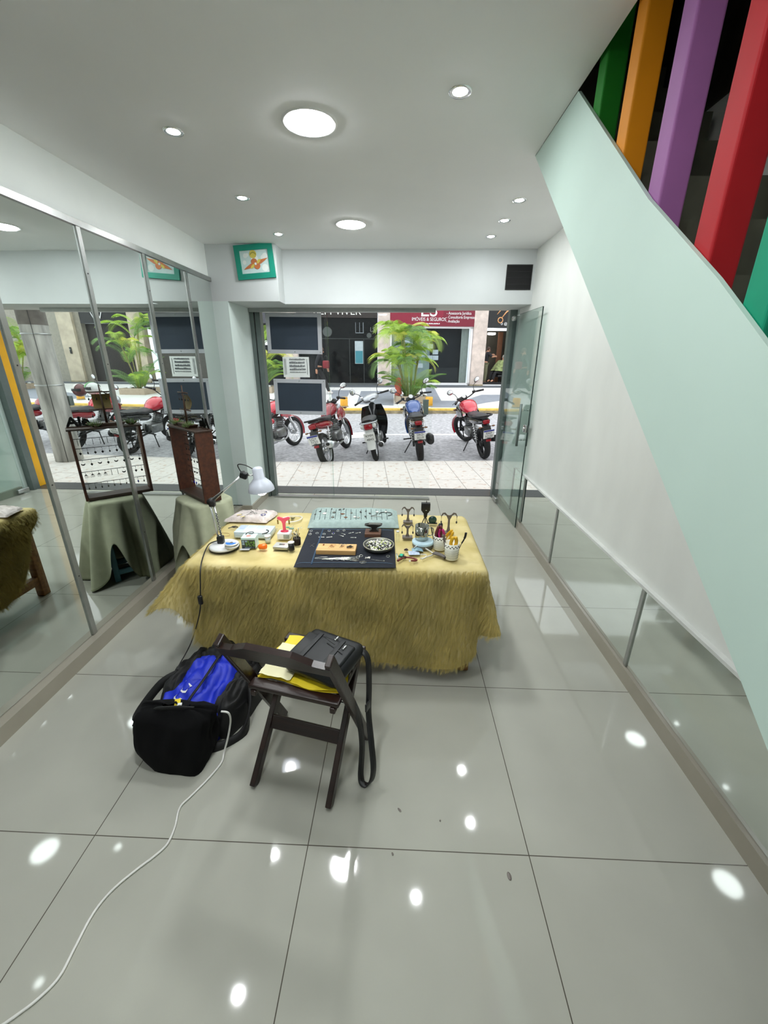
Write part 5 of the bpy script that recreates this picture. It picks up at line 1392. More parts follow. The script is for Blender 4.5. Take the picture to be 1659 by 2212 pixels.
def tote(u, v):
    # slumped cloth: wide sagging middle, pinched ridge on top, creases all over
    a = 2 * PI * u; x, y = math.cos(a), math.sin(a)
    ex = 6.0 - 3.0 * v
    q = (abs(x) ** ex + abs(y) ** ex) ** (-1 / ex)
    k = v / 0.72
    if v < 0.72:
        wx = 0.112 + 0.052 * math.sin(PI * min(1, k) * 0.6); wy = 0.075 + 0.02 * math.sin(PI * k); z = 0.215 * k
        shx = -0.025 * math.sin(PI * k * 0.7)
    else:
        t_ = (v - 0.72) / 0.28
        wx = 0.161 * (1 - 0.6 * t_ ** 2.2); wy = 0.078 * (1 - 0.9 * t_); z = 0.215 + 0.035 * math.sin(t_ * PI / 2); shx = -0.022
    f = 1 + (0.16 * noise.noise((x * 2.2, y * 2.2, v * 3)) + 0.10 * noise.noise((x * 6, y * 6, v * 2.5))) * min(1, 0.15 + 2.2 * v)
    sag = 0.02 * noise.noise((x * 3 + 4, y * 3, v * 2)) * min(1, 3 * v)
    return Vector((shx + x * q * wx * f, y * q * wy * f + 0.05 * min(1, k), max(0.003, 0.003 + z + sag)))
b = MB(); b.grid(tote, 44, 22, cu=True); b.build('body', mat('black_cotton', rgb(4, 4, 5), rough=0.95, spec=0.2, var=0.25, scale=30), t)
b = MB(); ribbon(b, spline([(-0.12, 0.03, 0.23), (-0.08, 0.02, 0.262), (0.0, 0.03, 0.268), (0.06, 0.05, 0.25)], 5), 0.02, 0.004); b.build('handle', m_kfab, t)
b = MB(); b.ring((-0.005, 0.045, 0.248), rx(0.8), 0.012, 0.002); b.build('ring', m_chrome, t)
t = thing('charm', 'small yellow and white tag pinned on top of the black cloth bag', 'tag', (-0.955, 1.345, 0.245), 0.3)
b = MB(); b.rbox((0, 0, 0.008), (0.025, 0.03, 0.006), 0.003, rx(0.4)); b.build('tag', m_yel, t)
b = MB(); b.rbox((0.01, -0.012, 0.006), (0.02, 0.012, 0.004), 0.002, rx(0.4)); b.build('pin', m_whitep, t)

# white cable from the black bag to the camera
cp = [(497, 1537, 0.235), (520, 1540, 0.24), (497, 1600, 0.10)]
cab = [pz(478, 1537, 0.24), pz(493, 1540, 0.238), pz(498, 1556, 0.18), pz(493, 1590, 0.09), pz(484, 1625, 0.012)]
for p in ((478, 1648), (450, 1682), (412, 1720), (388, 1745), (378, 1785), (362, 1822), (335, 1848), (290, 1882), (240, 1925), (200, 1975), (160, 2050), (128, 2110), (85, 2155), (40, 2190), (-10, 2225), (-90, 2280)):
    cab.append(pz(*p, 0.005))
b = MB(); b.tube(spline(cab, 6), 0.0042, 8); tag(b.build('cable', mat('white_cable', rgb(222, 222, 216), rough=0.5)), 'white cable snaking from the black bag across the tiles', 'cable')
# specks and a scuff on the floor

# ================================================================== DISPLAY STAND AT THE LEFT
m_cloth = mat('sage_cloth', rgb(178, 182, 154), rough=0.9, var=0.08, scale=16, bump=0.05)
m_bluew = mat('blue_painted_wood', rgb(70, 116, 128), rough=0.6, var=0.12)
DC = Vector((-1.50, 2.92, 0))                         # centre of the stand
DA = math.atan2(0.286, -0.34)                         # direction along the frame, near corner to far corner
st = thing('stool', 'blue painted stool under the sage green cloth', 'stool', DC, DA)
b = MB(); b.rbox((0, 0, 0.655), (0.28, 0.25, 0.03), 0.005, seg=1); b.build('seat', m_bluew, st)
for x in (-0.115, 0.115):
    for y in (-0.10, 0.10):
        b = MB(); b.rbox((x, y, 0.32), (0.04, 0.04, 0.64), 0.004, seg=1); b.build('leg', m_bluew, st)
for y in (-0.10, 0.10):
    b = MB(); b.rbox((0, y, 0.08), (0.23, 0.03, 0.045), 0.004, seg=1); b.build('stretcher', m_bluew, st)
cl = thing('draped_cloth', 'sage green cloth draped over the stool under the earring display', 'cloth', DC, DA)
def clothf(u, v):
    a = 2 * PI * u; x, y = math.cos(a), math.sin(a)
    q = (abs(x) ** 5 + abs(y) ** 5) ** (-0.2)
    rx_, ry_ = 0.175, 0.16
    if v < 0.25:
        k = v / 0.25
        return Vector((x * q * rx_ * k, y * q * ry_ * k, 0.676 - 0.004 * k ** 6))
    k = (v - 0.25) / 0.75
    fold = 0.05 * math.sin(a * 4 + 0.4) + 0.045 * math.sin(a * 7 + 2.2) + 0.02 * math.sin(a * 13)
    def near(c, w): return math.exp(-((((a - c) + PI) % (2 * PI) - PI) / w) ** 2)
    # gathered up on one side, leaving a gap at the stool legs; a long tail on the other
    lift = near(1.9, 0.30)
    L = 0.662 * (1 - 0.55 * lift)
    fl = 0.085 * k + fold * k ** 0.8 + 0.10 * k * near(0.6, 0.5) + 0.05 * k * near(2.6, 0.3) - 0.05 * k * near(1.9, 0.35)
    fl = max(fl, 0.002 + 0.01 * k)
    z = max(0.006, 0.672 - L * k)
    p = Vector((x * (q * rx_ + 0.006 + fl), y * (q * ry_ + 0.006 + fl), z))
    wx_ = DC.x + p.x * math.cos(DA) - p.y * math.sin(DA)
    if wx_ < -1.788:                                   # it stops against the skirting
        over = -1.788 - wx_
        p.x += over * math.cos(-DA); p.y += over * math.sin(-DA)
    return p
b = MB(); b.grid(clothf, 180, 50, cu=True); b.build('sheet', m_cloth, cl)
b = MB(); b.grid(lambda u, v: clothf(u, 0.985 + 0.015 * v) * 1.001 + Vector((0, 0, 0.001)), 180, 1, cu=True); b.build('hem', mat('sage_hem', rgb(150, 156, 128), rough=0.9), cl)

m_dw = wood('display_brown_wood', rgb(56, 27, 15), rgb(84, 43, 24), 0.5)
m_dwd = wood('display_dark_wood', rgb(40, 26, 18), rgb(62, 40, 26), 0.5)
fr = thing('display_frame', 'open wooden box frame strung with wires for earrings on the draped stool', 'display frame', (-1.535, 2.935, 0.680), DA)
FW, FH, FD = 0.445, 0.515, 0.125
for sx in (-1, 1):
    b = MB(); b.rbox((sx * (FW / 2 - 0.009), 0, FH / 2), (0.018, FD, FH), 0.002, seg=1, smooth=False); b.build('side_board', m_dw, fr)
b = MB(); b.rbox((0, 0, 0.011), (FW - 0.037, FD + 0.0, 0.022), 0.002, seg=1, smooth=False); b.build('base_board', m_dwd, fr)
b = MB(); b.rbox((0, 0, FH + 0.006), (FW + 0.02, FD + 0.01, 0.012), 0.002, seg=1, smooth=False); b.build('top_board', m_dwd, fr)
WZ = [0.11, 0.20, 0.29, 0.375, 0.445]
for z in WZ:
    b = MB(); b.cyl((-FW / 2 + 0.018, -0.03, z), (FW / 2 - 0.018, -0.03, z), 0.0022, n=6); b.build('wire', m_black, fr)
FM = Matrix.Translation(fr.location) @ Matrix.Rotation(DA, 4, 'Z')
# earrings hanging on the wires, one after the other
m_silv = mat('tarnished_silver', rgb(120, 118, 110), rough=0.35, metal=0.8, var=0.2)
m_dsil = mat('dark_silver', rgb(44, 42, 40), rough=0.4, metal=0.6, var=0.2)
m_copper = mat('copper', rgb(150, 92, 56), rough=0.35, metal=0.9)
m_cobalt = mat('cobalt_bead', rgb(30, 40, 150), rough=0.25)
def ear_geo(kind):
    h = MB(); h.ring((0, 0, 0.0), ry(PI / 2), 0.006, 0.0009, 12, 4)
    b = MB()
    if kind == 'diamond':
        b.cyl((0, 0, -0.006), (0, 0, -0.022), 0.0009, n=5); b.prism([(0, -0.044), (0.009, -0.032), (0, -0.022), (-0.009, -0.032)], -0.0015, 0.0015, R=XZ)
    elif kind == 'drop':
        b.cyl((0, 0, -0.006), (0, 0, -0.026), 0.0009, n=5); b.sph((0, 0, -0.033), (0.005, 0.005, 0.009), nu=8, nv=6)
    elif kind == 'bar':
        b.cyl((0, 0, -0.006), (0, 0, -0.044), 0.0016, n=6)
    elif kind == 'moon':
        b.tube([(0.012 * math.cos(a), 0, -0.02 - 0.012 * math.sin(a)) for a in [0.1 + 0.3 * i for i in range(11)]], [0.001 + 0.004 * math.sin(PI * i / 10) for i in range(11)], 6)
    elif kind == 'fan':
        b.cyl((0, 0, -0.006), (0, 0, -0.014), 0.0009, n=5); b.prism([(-0.011, -0.024), (0, -0.013), (0.011, -0.024)], -0.0012, 0.0012, R=XZ)
        for k in (-0.009, -0.003, 0.003, 0.009): b.cyl((k, 0, -0.024), (k, 0, -0.042), 0.0011, n=5)
    else:
        b.cyl((0, 0, -0.006), (0, 0, -0.016), 0.0009, n=5); b.lathe([(0.0, -0.045), (0.006, -0.032), (0.004, -0.024), (0.0, -0.016)], n=8)
    return h, b
EK = {}
def earring(kind, p, rot, label, group, m):
    key = (kind, m.name)
    if key not in EK:
        h, b = ear_geo(kind)
        t = thing('earring', label, 'earring', p, rot, group)
        b.build('pendant', m, t); h.build('hook', m_dsil, t); EK[key] = t
        return t
    return dup(EK[key], p, rot, label, group)
ROWS = [('bar', m_dsil, 9, 'topmost'), ('diamond', m_dsil, 9, 'second'), ('moon', m_dsil, 8, 'third'), ('fan', m_dsil, 10, 'fourth'), ('drop', m_silv, 10, 'lowest')]
for (kind, m, n_, rowname), z in zip(ROWS, WZ[::-1]):
    for k in range(n_):
        x = -FW / 2 + 0.04 + (FW - 0.08) * k / (n_ - 1)
        kk, mm = (kind, m)
        if rowname == 'third' and k % 2: kk = 'diamond'
        if rowname == 'second' and k % 3 == 1: kk = 'drop'; mm = m_dsil
        if rowname == 'fourth' and k > 3: kk = ('moon', 'diamond', 'bar')[(k // 2) % 3]
        if rowname == 'lowest' and k in (7, 8): kk, mm = 'cone', m_cobalt
        col = 'deep blue' if mm is m_cobalt else ('silvery' if mm is m_silv else 'dark')
        shape = {'bar': 'bar', 'diamond': 'diamond shaped', 'moon': 'crescent', 'fan': 'fan shaped', 'drop': 'drop', 'cone': 'cone'}[kk]
        earring(kk, FM @ Vector((x, -0.03, z - 0.0045)), DA, f'{col} {shape} earring on the {rowname} wire of the display frame', f'{col} {shape} earrings on the {rowname} display wire', mm)
# wooden ship ornament and cut-out letters on top of the frame
sh = thing('wooden_ornament', 'dark carved wooden mast ornament with crossbars on top of the display frame', 'ornament', FM @ Vector((0.02, 0, FH + 0.0125)), DA)
m_orn = mat('dark_carved_wood', rgb(60, 38, 22), rough=0.6, var=0.3, scale=20)
b = MB(); b.prism([(-0.09, 0), (0.09, 0), (0.12, 0.022), (-0.11, 0.022)], -0.03, 0.03, R=XZ); b.build('hull', m_orn, sh)
b = MB(); b.cyl((0, 0, 0.02), (0, 0, 0.29), 0.009, 0.004); b.build('mast', m_orn, sh)
for z, w_ in ((0.24, 0.08), (0.12, 0.09)):
    b = MB(); b.cyl((-w_, 0, z), (w_, 0, z), 0.0045); b.build('crossbar', m_orn, sh)
b = MB(); b.grid(lambda u, v: Vector((-0.055 + 0.11 * u, -0.012 - 0.02 * math.sin(PI * v), 0.125 + 0.10 * v)), 8, 8); b.build('sail', mat('brass_leaf', rgb(128, 108, 62), rough=0.5, metal=0.4, var=0.3), sh)
for x in (-0.075, -0.03, 0.03, 0.07):
    for zz in (0.236, 0.116):
        earring('drop', (Matrix.Translation(sh.location) @ Matrix.Rotation(DA, 4, 'Z')) @ Vector((x, 0, zz - 0.0105)), DA, 'dark drop earring hanging from a crossbar of the mast ornament', 'earrings on the mast ornament', m_dsil)
lt = thing('letter_cutout', 'dark wooden cut-out lettering standing on the near end of the display frame', 'lettering', FM @ Vector((-0.150, -0.045, FH + 0.0125)), DA)
b = MB(); b.text('Ale', 0.088, (0.0, 0, 0.034), XZ, 0.004, width=1.1)
for k_ in range(-3, 4):
    for ox_, oz_ in ((0.004, 0.0), (-0.004, 0.0), (0.0, 0.004), (0.0, -0.004), (0.003, 0.003), (-0.003, -0.003)): b.text('Ale', 0.088, (ox_, 0, 0.036 + oz_), XZ, 0.001 * k_, width=1.15)
b.build('letters', m_black, lt)
b = MB(); b.bx(-0.075, 0.075, -0.006, 0.006, 0, 0.006); b.build('base', m_orn, lt)
for (x, y, r, lab) in ((-0.05, 0.03, 0.026, 'small dried plant tuft on the near side of the mast ornament'), (0.17, 0.02, 0.03, 'small dried plant tuft on the far end of the display frame top')):
    t = thing('dried_plant', lab, 'plant', FM @ Vector((x, y, FH + 0.0125)), 0)
    rnd = random.Random(int(x * 100))
    b = MB()
    for k in range(40):
        a = rnd.uniform(0, 6.28); e = rnd.uniform(0.5, 1.4); L = rnd.uniform(0.03, 0.06)
        b.tube([(0.4 * r * math.cos(a), 0.4 * r * math.sin(a), 0.0), (0.4 * r * math.cos(a) + L * math.cos(a) * math.cos(e), 0.4 * r * math.sin(a) + L * math.sin(a) * math.cos(e), L * math.sin(e))], [0.003, 0.001], 4)
    tag(b.build('leaves', mat('dry_green', rgb(84, 110, 50), rough=0.7, var=0.3), t), kind='stuff')
    b = MB(); b.lathe([(0.018, 0), (0.02, 0.012), (0.0, 0.014)], n=12); b.build('base', m_orn, t)

# ================================================================== THINGS ON THE TABLE
ZT = 0.684
def at(px, py, z=ZT): return pz(px, py, z)
m_clear = glass('clear_plastic', (0.93, 0.95, 0.96), 0.7, 0.08)
m_pink = mat('coral_pink_plastic', rgb(228, 84, 104), rough=0.35)
m_greyst = mat('grey_brown_acrylic', rgb(112, 104, 98), rough=0.4)
m_steel = mat('polished_steel', rgb(176, 178, 172), rough=0.12, metal=1.0)
m_navy = mat('navy_denim', rgb(14, 20, 32), rough=0.9, var=0.35, scale=60, stretch=(1, 5, 1), bump=0.2)
m_denim = mat('pale_denim', rgb(154, 172, 168), rough=0.9, var=0.12, scale=40, bump=0.1)
m_pale = wood('pale_beech', rgb(204, 158, 98), rgb(222, 180, 120), 0.5, (2, 20, 20), 2)
m_brownb = wood('brown_block_wood', rgb(96, 66, 50), rgb(120, 84, 66), 0.6)
m_iron = mat('dark_iron', rgb(74, 72, 70), rough=0.35, metal=0.8, var=0.2)
m_wire = mat('bent_silver_wire', rgb(200, 200, 192), rough=0.3, metal=0.9)

# ---- desk lamp
BP = at(485, 1182)
lp = thing('desk_lamp', 'white jointed desk lamp with glowing bulb on the left of the table', 'lamp', BP)
def rel(px, py, y=None):
    return pyy(px, py, BP.y if y is None else y) - BP
b = MB(); b.lathe([(0.080, 0.0), (0.082, 0.004), (0.0, 0.0045)], n=40); b.build('rubber_ring', m_black, lp)
b = MB(); b.lathe([(0.080, 0.004), (0.080, 0.012), (0.074, 0.018), (0.03, 0.021), (0.0, 0.0215)], n=40); b.build('base', m_whitep, lp)
p0 = Vector((-0.022, 0.01, 0.02)); el = rel(456, 1083); jt = rel(524, 1025)
b = MB(); b.rbox(p0 + Vector((0.002, 0, 0.022)), (0.036, 0.03, 0.046), 0.006); b.build('clamp', m_black, lp)
b = MB(); b.cyl(p0 + Vector((0, 0.002, 0.02)), p0 + Vector((0, 0.002, 0.05)), 0.007); b.build('pivot', m_chrome, lp)
m_bright = mat('satin_steel', rgb(226, 228, 228), rough=0.3, metal=0.7)
for i, s_ in enumerate((-0.010, 0.010)):
    o_ = Vector((s_, 0, 0))
    b = MB(); b.cyl(p0 + o_ + Vector((0, 0, 0.03)), el + o_, 0.0046); b.build('lower_arm', m_bright, lp)
    b = MB(); b.cyl(el + o_, jt + o_ * 0.5 + Vector((0, 0, s_ * 0.8)), 0.0042); b.build('upper_arm', m_bright, lp)
q = p0 + (el - p0) * 0.62
b = MB(); b.tube([p0 + Vector((0.014, -0.008, 0.03)) + (q - p0) * (k / 40) + Vector((0.004 * math.cos(k * 1.5), 0.004 * math.sin(k * 1.5), 0)) for k in range(41)], 0.0018, 5); b.build('spring', m_black, lp)
q = el + (jt - el) * 0.4
b = MB(); b.tube([el + Vector((0, -0.008, 0)) + (q - el) * (k / 40) + Vector((0, 0.004 * math.cos(k * 1.5), 0.004 * math.sin(k * 1.5))) for k in range(41)], 0.0018, 5); b.build('spring', m_black, lp)
b = MB(); b.cyl(el + Vector((0, -0.016, 0)), el + Vector((0, 0.016, 0)), 0.018); b.rbox(el + Vector((0.004, 0, -0.012)), (0.032, 0.026, 0.034), 0.006); b.build('elbow_joint', m_black, lp)
b = MB(); b.rbox(jt + Vector((0.006, 0, -0.004)), (0.04, 0.028, 0.036), 0.008, ry(0.35)); b.cyl(jt + Vector((0, -0.02, 0.01)), jt + Vector((0, 0.02, 0.01)), 0.006); b.build('head_joint', m_black, lp)
hc = rel(562, 1044)
m_shade = mat('lamp_shade_white', rgb(206, 210, 222), rough=0.3, var=0.02)
Rs = ry(-0.10)
prof = [(0.0, 0.088), (0.018, 0.087), (0.027, 0.078), (0.0285, 0.03), (0.036, 0.022), (0.055, 0.002), (0.066, -0.022), (0.068, -0.040)]
b = MB(); b.lathe(prof, hc, Rs, 36, caps=False)
b.lathe([(r * 0.965, z - 0.001) for r, z in prof[3:]][::-1], hc, Rs, 36, caps=False); sh_ = b.build('shade', m_shade, lp)
b = MB(); b.sph(hc + Rs @ Vector((0, 0, -0.030)), (0.033, 0.033, 0.036)); b.build('bulb', mat('glowing_bulb', (1, 1, 0.97), var=0, emit=L_DESK), lp)
b = MB(); b.cyl(jt + Vector((0.012, 0, -0.006)), hc + Vector((-0.028, 0, 0.045)), 0.004); b.build('neck', m_chrome, lp)
b = MB(); b.tube(spline([jt, jt + Vector((-0.02, 0, 0.05)), jt + Vector((0.02, 0, 0.05)), hc + Vector((-0.02, 0, 0.07))], 6), 0.0028, 6); b.build('head_cable', m_black, lp)
cd = [p0 + Vector((-0.01, -0.01, 0.02)), at(452, 1180) - BP + Vector((0, 0, 0.012)), at(440, 1205) - BP + Vector((0, -0.0, 0.012)), pyy(433, 1232, 1.755) - BP, pyy(433, 1290, 1.735) - BP, pyy(430, 1330, 1.73) - BP, pz(412, 1390, 0.12) - BP, pz(385, 1440, 0.03) - BP, pz(360, 1487, 0.006) - BP, pz(352, 1512, 0.006) - BP]
b = MB(); b.tube(spline(cd, 6), 0.0032, 7); cb_ = b.build('power_cord', m_black, lp)
b = MB(); sw = pyy(433, 1296, 1.733) - BP; b.rbox(sw, (0.022, 0.016, 0.05), 0.005); b.build('switch', m_black, cb_)
sp = thing('wire_spool', 'white spool with a blue label lying on the lamp base', 'spool', at(501, 1180, ZT + 0.024))
b = MB(); b.lathe([(0.036, 0), (0.037, 0.006), (0.026, 0.007), (0.026, 0.015), (0.037, 0.016), (0.036, 0.022), (0.0, 0.0225)], n=32); b.build('reel', m_whitep, sp)
b = MB(); b.lathe([(0.0, 0.0228), (0.030, 0.0228)], n=28, caps=False, a0=PI, a1=2 * PI); b.build('label', mat('label_blue', rgb(50, 120, 200), rough=0.5), sp)
b = MB(); b.lathe([(0.0, 0.0231), (0.009, 0.0231)], n=16, caps=False); b.build('hub', m_greyst, sp)

# ---- packet with rings on it
t = thing('plastic_packet', 'crumpled pinkish clear plastic packet under the lamp', 'packet', at(543, 1120), -0.04)
m_pack = mat('cloudy_plastic', rgb(222, 210, 206), rough=0.2, var=0.14, scale=26, bump=1.0, spec=0.8)
b = MB()
def packf(u, v):
    x, y = -0.14 + 0.28 * u, -0.075 + 0.17 * v
    x += 0.03 * (v - 0.5)
    e = min(1, 6 * min(u, 1 - u, v, 1 - v))
    return Vector((x + 0.008 * noise.noise((v * 4, u, 2)), y + 0.008 * noise.noise((u * 4, v, 7)), 0.002 + 0.036 * e ** 0.5 * (0.8 + 0.4 * u) + 0.006 * e * noise.noise((u * 9, v * 7, 3))))
b.grid(packf, 36, 24); b.grid(lambda u, v: Vector((-0.13 + 0.26 * u, -0.07 + 0.16 * v, 0.001)), 2, 2); b.build('body', m_pack, t)
b = MB(); b.tube(spline([(-0.06, 0.05, 0.044), (-0.005, 0.03, 0.046), (0.0, -0.02, 0.045), (-0.03, -0.068, 0.03)], 6), 0.0016, 5); b.build('cord', m_silv, t)
PK = t.location.copy()
def ring_thing(label, p, r, m, rot=(0, 0, 0), group=None, stone=None, nm='ring'):
    t = thing(nm, label, 'ring', p, rot, group)
    b = MB(); b.ring((0, 0, r * 0.15), rx(0.15), r, r * 0.14, 24, 8); b.build('band', m, t)
    if stone:
        b = MB(); b.sph((0, r, r * 0.3), (r * 0.45, r * 0.35, r * 0.32), nu=10, nv=7); b.build('stone', stone, t)
    return t
m_lapis = mat('lapis', rgb(52, 60, 160), rough=0.2)
m_pearl = mat('pearl', rgb(238, 234, 226), rough=0.18, coat=0.5)
for (px, py, st_n, lab) in ((545, 1107, m_iron, 'silver ring with a dark stone on the plastic packet, left'), (555, 1102, m_iron, 'silver ring with a dark stone on the plastic packet, farthest back'), (552, 1109, None, 'plain silver ring on the plastic packet'), (574, 1107, m_lapis, 'silver ring with a blue stone on the right of the packet')):
    ring_thing(lab, at(px, py, ZT + 0.043), 0.009, m_steel, stone=st_n)
for (px, py, lab) in ((517, 1112, 'left brass coloured tag on the plastic packet'), (524, 1116, 'right brass coloured tag on the plastic packet')):
    t = thing('brass_tag', lab, 'tag', at(px, py, ZT + 0.040), 0.5)
    b = MB(); b.rbox((0, 0, 0.001), (0.03, 0.012, 0.002), 0.001); b.build('plate', mat('pale_brass', rgb(224, 206, 140), rough=0.4, metal=0.3), t)
    b = MB(); b.ring((0.016, 0, 0.002), rx(0.2), 0.004, 0.0008, 12, 4); b.build('loop', m_silv, t)
t = thing('bracelet', 'small silver and blue bracelet coiled on the right of the packet', 'bracelet', at(569, 1113, ZT + 0.043))
b = MB(); b.ring((0, 0, 0.003), rx(0.1), 0.014, 0.0022, 22, 6); b.build('band', m_steel, t)
b = MB()
for k in range(8): b.sph((0.014 * math.cos(k * 0.785), 0.014 * math.sin(k * 0.785), 0.004), 0.0032, nu=8, nv=6)
tag(b.build('beads', m_lapis, t), kind='stuff')

t = thing('hair_clip', 'tangled dark cord lying left of the clear organiser box', 'cord', at(505, 1141))
b = MB(); b.tube(spline([(-0.03, -0.012, 0.004), (-0.01, 0.004, 0.006), (0.015, 0.014, 0.006), (0.022, 0.0, 0.005), (0.0, -0.006, 0.008), (-0.012, 0.008, 0.008), (0.012, 0.012, 0.009)], 6), 0.003, 6); b.build('cord', m_iron, t)
t = thing('wire_offcut', 'loose loop of thin wire on the fur behind the lamp', 'wire', at(480, 1156))
b = MB(); b.tube(spline([(-0.05, -0.01, 0.003), (-0.02, 0.02, 0.005), (0.03, 0.02, 0.003), (0.05, -0.015, 0.004), (0.02, -0.02, 0.003)], 6), 0.0011, 5); b.build('wire', m_copper, t)

# ---- organiser box, photo box and the small things in front of them
t = thing('organiser_box', 'flat clear plastic organiser box behind the small printed box', 'box', at(552, 1155), -0.02)
m_clr2 = mat('frosted_clear_plastic', rgb(200, 216, 224), rough=0.15, var=0.06, scale=20, spec=0.8)
b = MB(); b.rbox((0, 0, 0.017), (0.215, 0.115, 0.034), 0.006); b.build('tray', m_clr2, t)
b = MB(); b.rbox((0, 0, 0.036), (0.215, 0.115, 0.004), 0.002); b.build('lid', mat('clear_lid', rgb(214, 226, 232), rough=0.1, var=0.04, spec=0.9), t)
for k in range(1, 4):
    b = MB(); b.bx(-0.107 + 0.054 * k - 0.001, -0.107 + 0.054 * k + 0.001, -0.05, 0.05, 0.036, 0.0395); b.build('divider', m_whitep, t)
b = MB(); b.bx(-0.095, -0.065, -0.01, 0.045, 0.0382, 0.0392); b.build('contents', mat('pale_blue_contents', rgb(176, 192, 226), rough=0.5), t)
t = thing('printed_box', 'small card box printed with plants, standing in front of the organiser', 'box', at(538, 1185), 0.06)
b = MB(); b.rbox((0, 0.03, 0.0325), (0.078, 0.062, 0.065), 0.0015, seg=1, smooth=False); b.build('carton', mat('pale_cyan_card', rgb(206, 232, 230), rough=0.5), t)
b = MB(); b.bx(-0.037, 0.037, -0.0022, -0.0008, 0.001, 0.052); b.mi = 1
random.seed(5)
for k in range(26):
    x, z = random.uniform(-0.012, 0.033), random.uniform(0.012, 0.046); r = random.uniform(0.002, 0.006)
    disc2(b, x, z, r, -0.0026 - 0.00002 * k, 8)
b.mi = 2; b.bx(-0.037, 0.037, -0.0034, -0.0026, 0.002, 0.012)
b.mi = 3
for (x, z, w_, h_) in ((-0.034, 0.037, 0.013, 0.012), (-0.034, 0.023, 0.013, 0.012), (-0.017, 0.04, 0.012, 0.009)): b.bx(x, x + w_, -0.0033, -0.0026, z, z + h_)
for k in range(6): b.bx(-0.02 + k * 0.006, -0.017 + k * 0.006, -0.0038, -0.0034, 0.005, 0.009)
b.build('printed_face', [mat('photo_dark', rgb(46, 54, 50), rough=0.4, var=0.4, scale=60), mat('photo_leaf', rgb(104, 150, 70), rough=0.4, var=0.3), mat('photo_band', rgb(34, 48, 64), rough=0.4), mat('photo_pale', rgb(150, 176, 196), rough=0.4)], t)
b = MB(); disc2(b, 0, 0, 0.014, 0.0); b.v = [(x - 0.004, 0.028 + z, 0.0655) for x, y, z in b.v]; b.build('sticker', mat('salmon_sticker', rgb(206, 138, 126), rough=0.5), t)
t = thing('black_cord_ring', 'coiled black cord bracelet on top of the printed box', 'bracelet', at(538, 1183, ZT) + Vector((0.0, 0.036, 0.066)))
b = MB(); b.tube(spline([(-0.02, -0.01, 0.002), (-0.018, 0.012, 0.004), (0.004, 0.02, 0.006), (0.016, 0.014, 0.006), (0.012, 0.0, 0.004), (-0.006, 0.0, 0.004)], 6), 0.0022, 6); b.build('cord', m_black, t)
t = thing('curved_cable', 'short curved black cord lying on the clear organiser box', 'cord', at(572, 1150, ZT + 0.038))
b = MB(); b.tube(spline([(0.0, 0.03, 0.003), (0.016, 0.02, 0.003), (0.018, -0.005, 0.003), (-0.005, -0.03, 0.003)], 6), 0.003, 6); b.build('cord', m_black, t)
t = thing('card', 'small grey and white card tucked under the printed box', 'card', at(529, 1187, ZT + 0.001), 0.05)
b = MB(); b.bx(-0.026, 0.026, -0.01, 0.012, 0, 0.0012); b.build('paper', mat('grey_card', rgb(198, 200, 204), rough=0.5), t)
t = thing('capsule', 'bright orange plastic capsule lying on the fur', 'capsule', at(568, 1186), 0.12)
m_or = mat('orange_plastic', rgb(255, 116, 26), rough=0.25)
b = MB(); b.lathe([(0.0, -0.024), (0.008, -0.0235), (0.0145, -0.018), (0.0150, -0.001)], (0, 0, 0.0155), RYX, 20, caps=False); b.build('body', m_or, t)
b = MB(); b.lathe([(0.0162, -0.001), (0.0162, 0.012), (0.013, 0.022), (0.0, 0.0245)], (0, 0, 0.0162), RYX, 20, caps=False); b.build('cap', m_or, t)
t = thing('small_jar', 'small clear plastic jar beside the organiser box', 'jar', at(579, 1170))
b = MB(); b.lathe([(0.016, 0), (0.016, 0.03), (0.014, 0.031)], n=20); b.build('body', m_clr2, t)
b = MB(); b.lathe([(0.018, 0.031), (0.018, 0.04), (0.0, 0.041)], n=20); b.build('lid', m_whitep, t)
t = thing('silver_tin', 'flat silver tin box in front of the pink stand', 'tin', at(606, 1187), -0.08)
b = MB(); b.rbox((0, 0.026, 0.006), (0.086, 0.062, 0.012), 0.003); b.build('base', m_alu, t)
b = MB(); b.rbox((0, 0.026, 0.0145), (0.087, 0.063, 0.006), 0.003); lid = b.build('lid', mat('matte_silver', rgb(206, 206, 200), rough=0.35, metal=0.4), t)
b = MB(); b.rbox((0.0, 0.028, 0.0178), (0.03, 0.018, 0.001), 0.0004); b.build('emboss', m_alu, lid)
t = thing('film_canister', 'black canister with a white lid at the corner of the dark mat', 'canister', at(630, 1188))
b = MB(); b.lathe([(0.0155, 0), (0.0165, 0.002), (0.0165, 0.044)], n=24); b.build('body', m_black, t)
b = MB(); b.lathe([(0.018, 0.044), (0.018, 0.049), (0.0, 0.050)], n=24); b.build('lid', m_whitep, t)
t = thing('brush_jar', 'dark jar of fine brushes and burrs behind the black canister', 'jar', at(642, 1176))
b = MB(); b.lathe([(0.021, 0), (0.022, 0.04), (0.020, 0.042), (0.019, 0.006)], n=24, caps=False); b.build('jar', mat('brown_glass', rgb(42, 34, 26), rough=0.1), t)
BJ = t.location.copy()
rnd = random.Random(8)
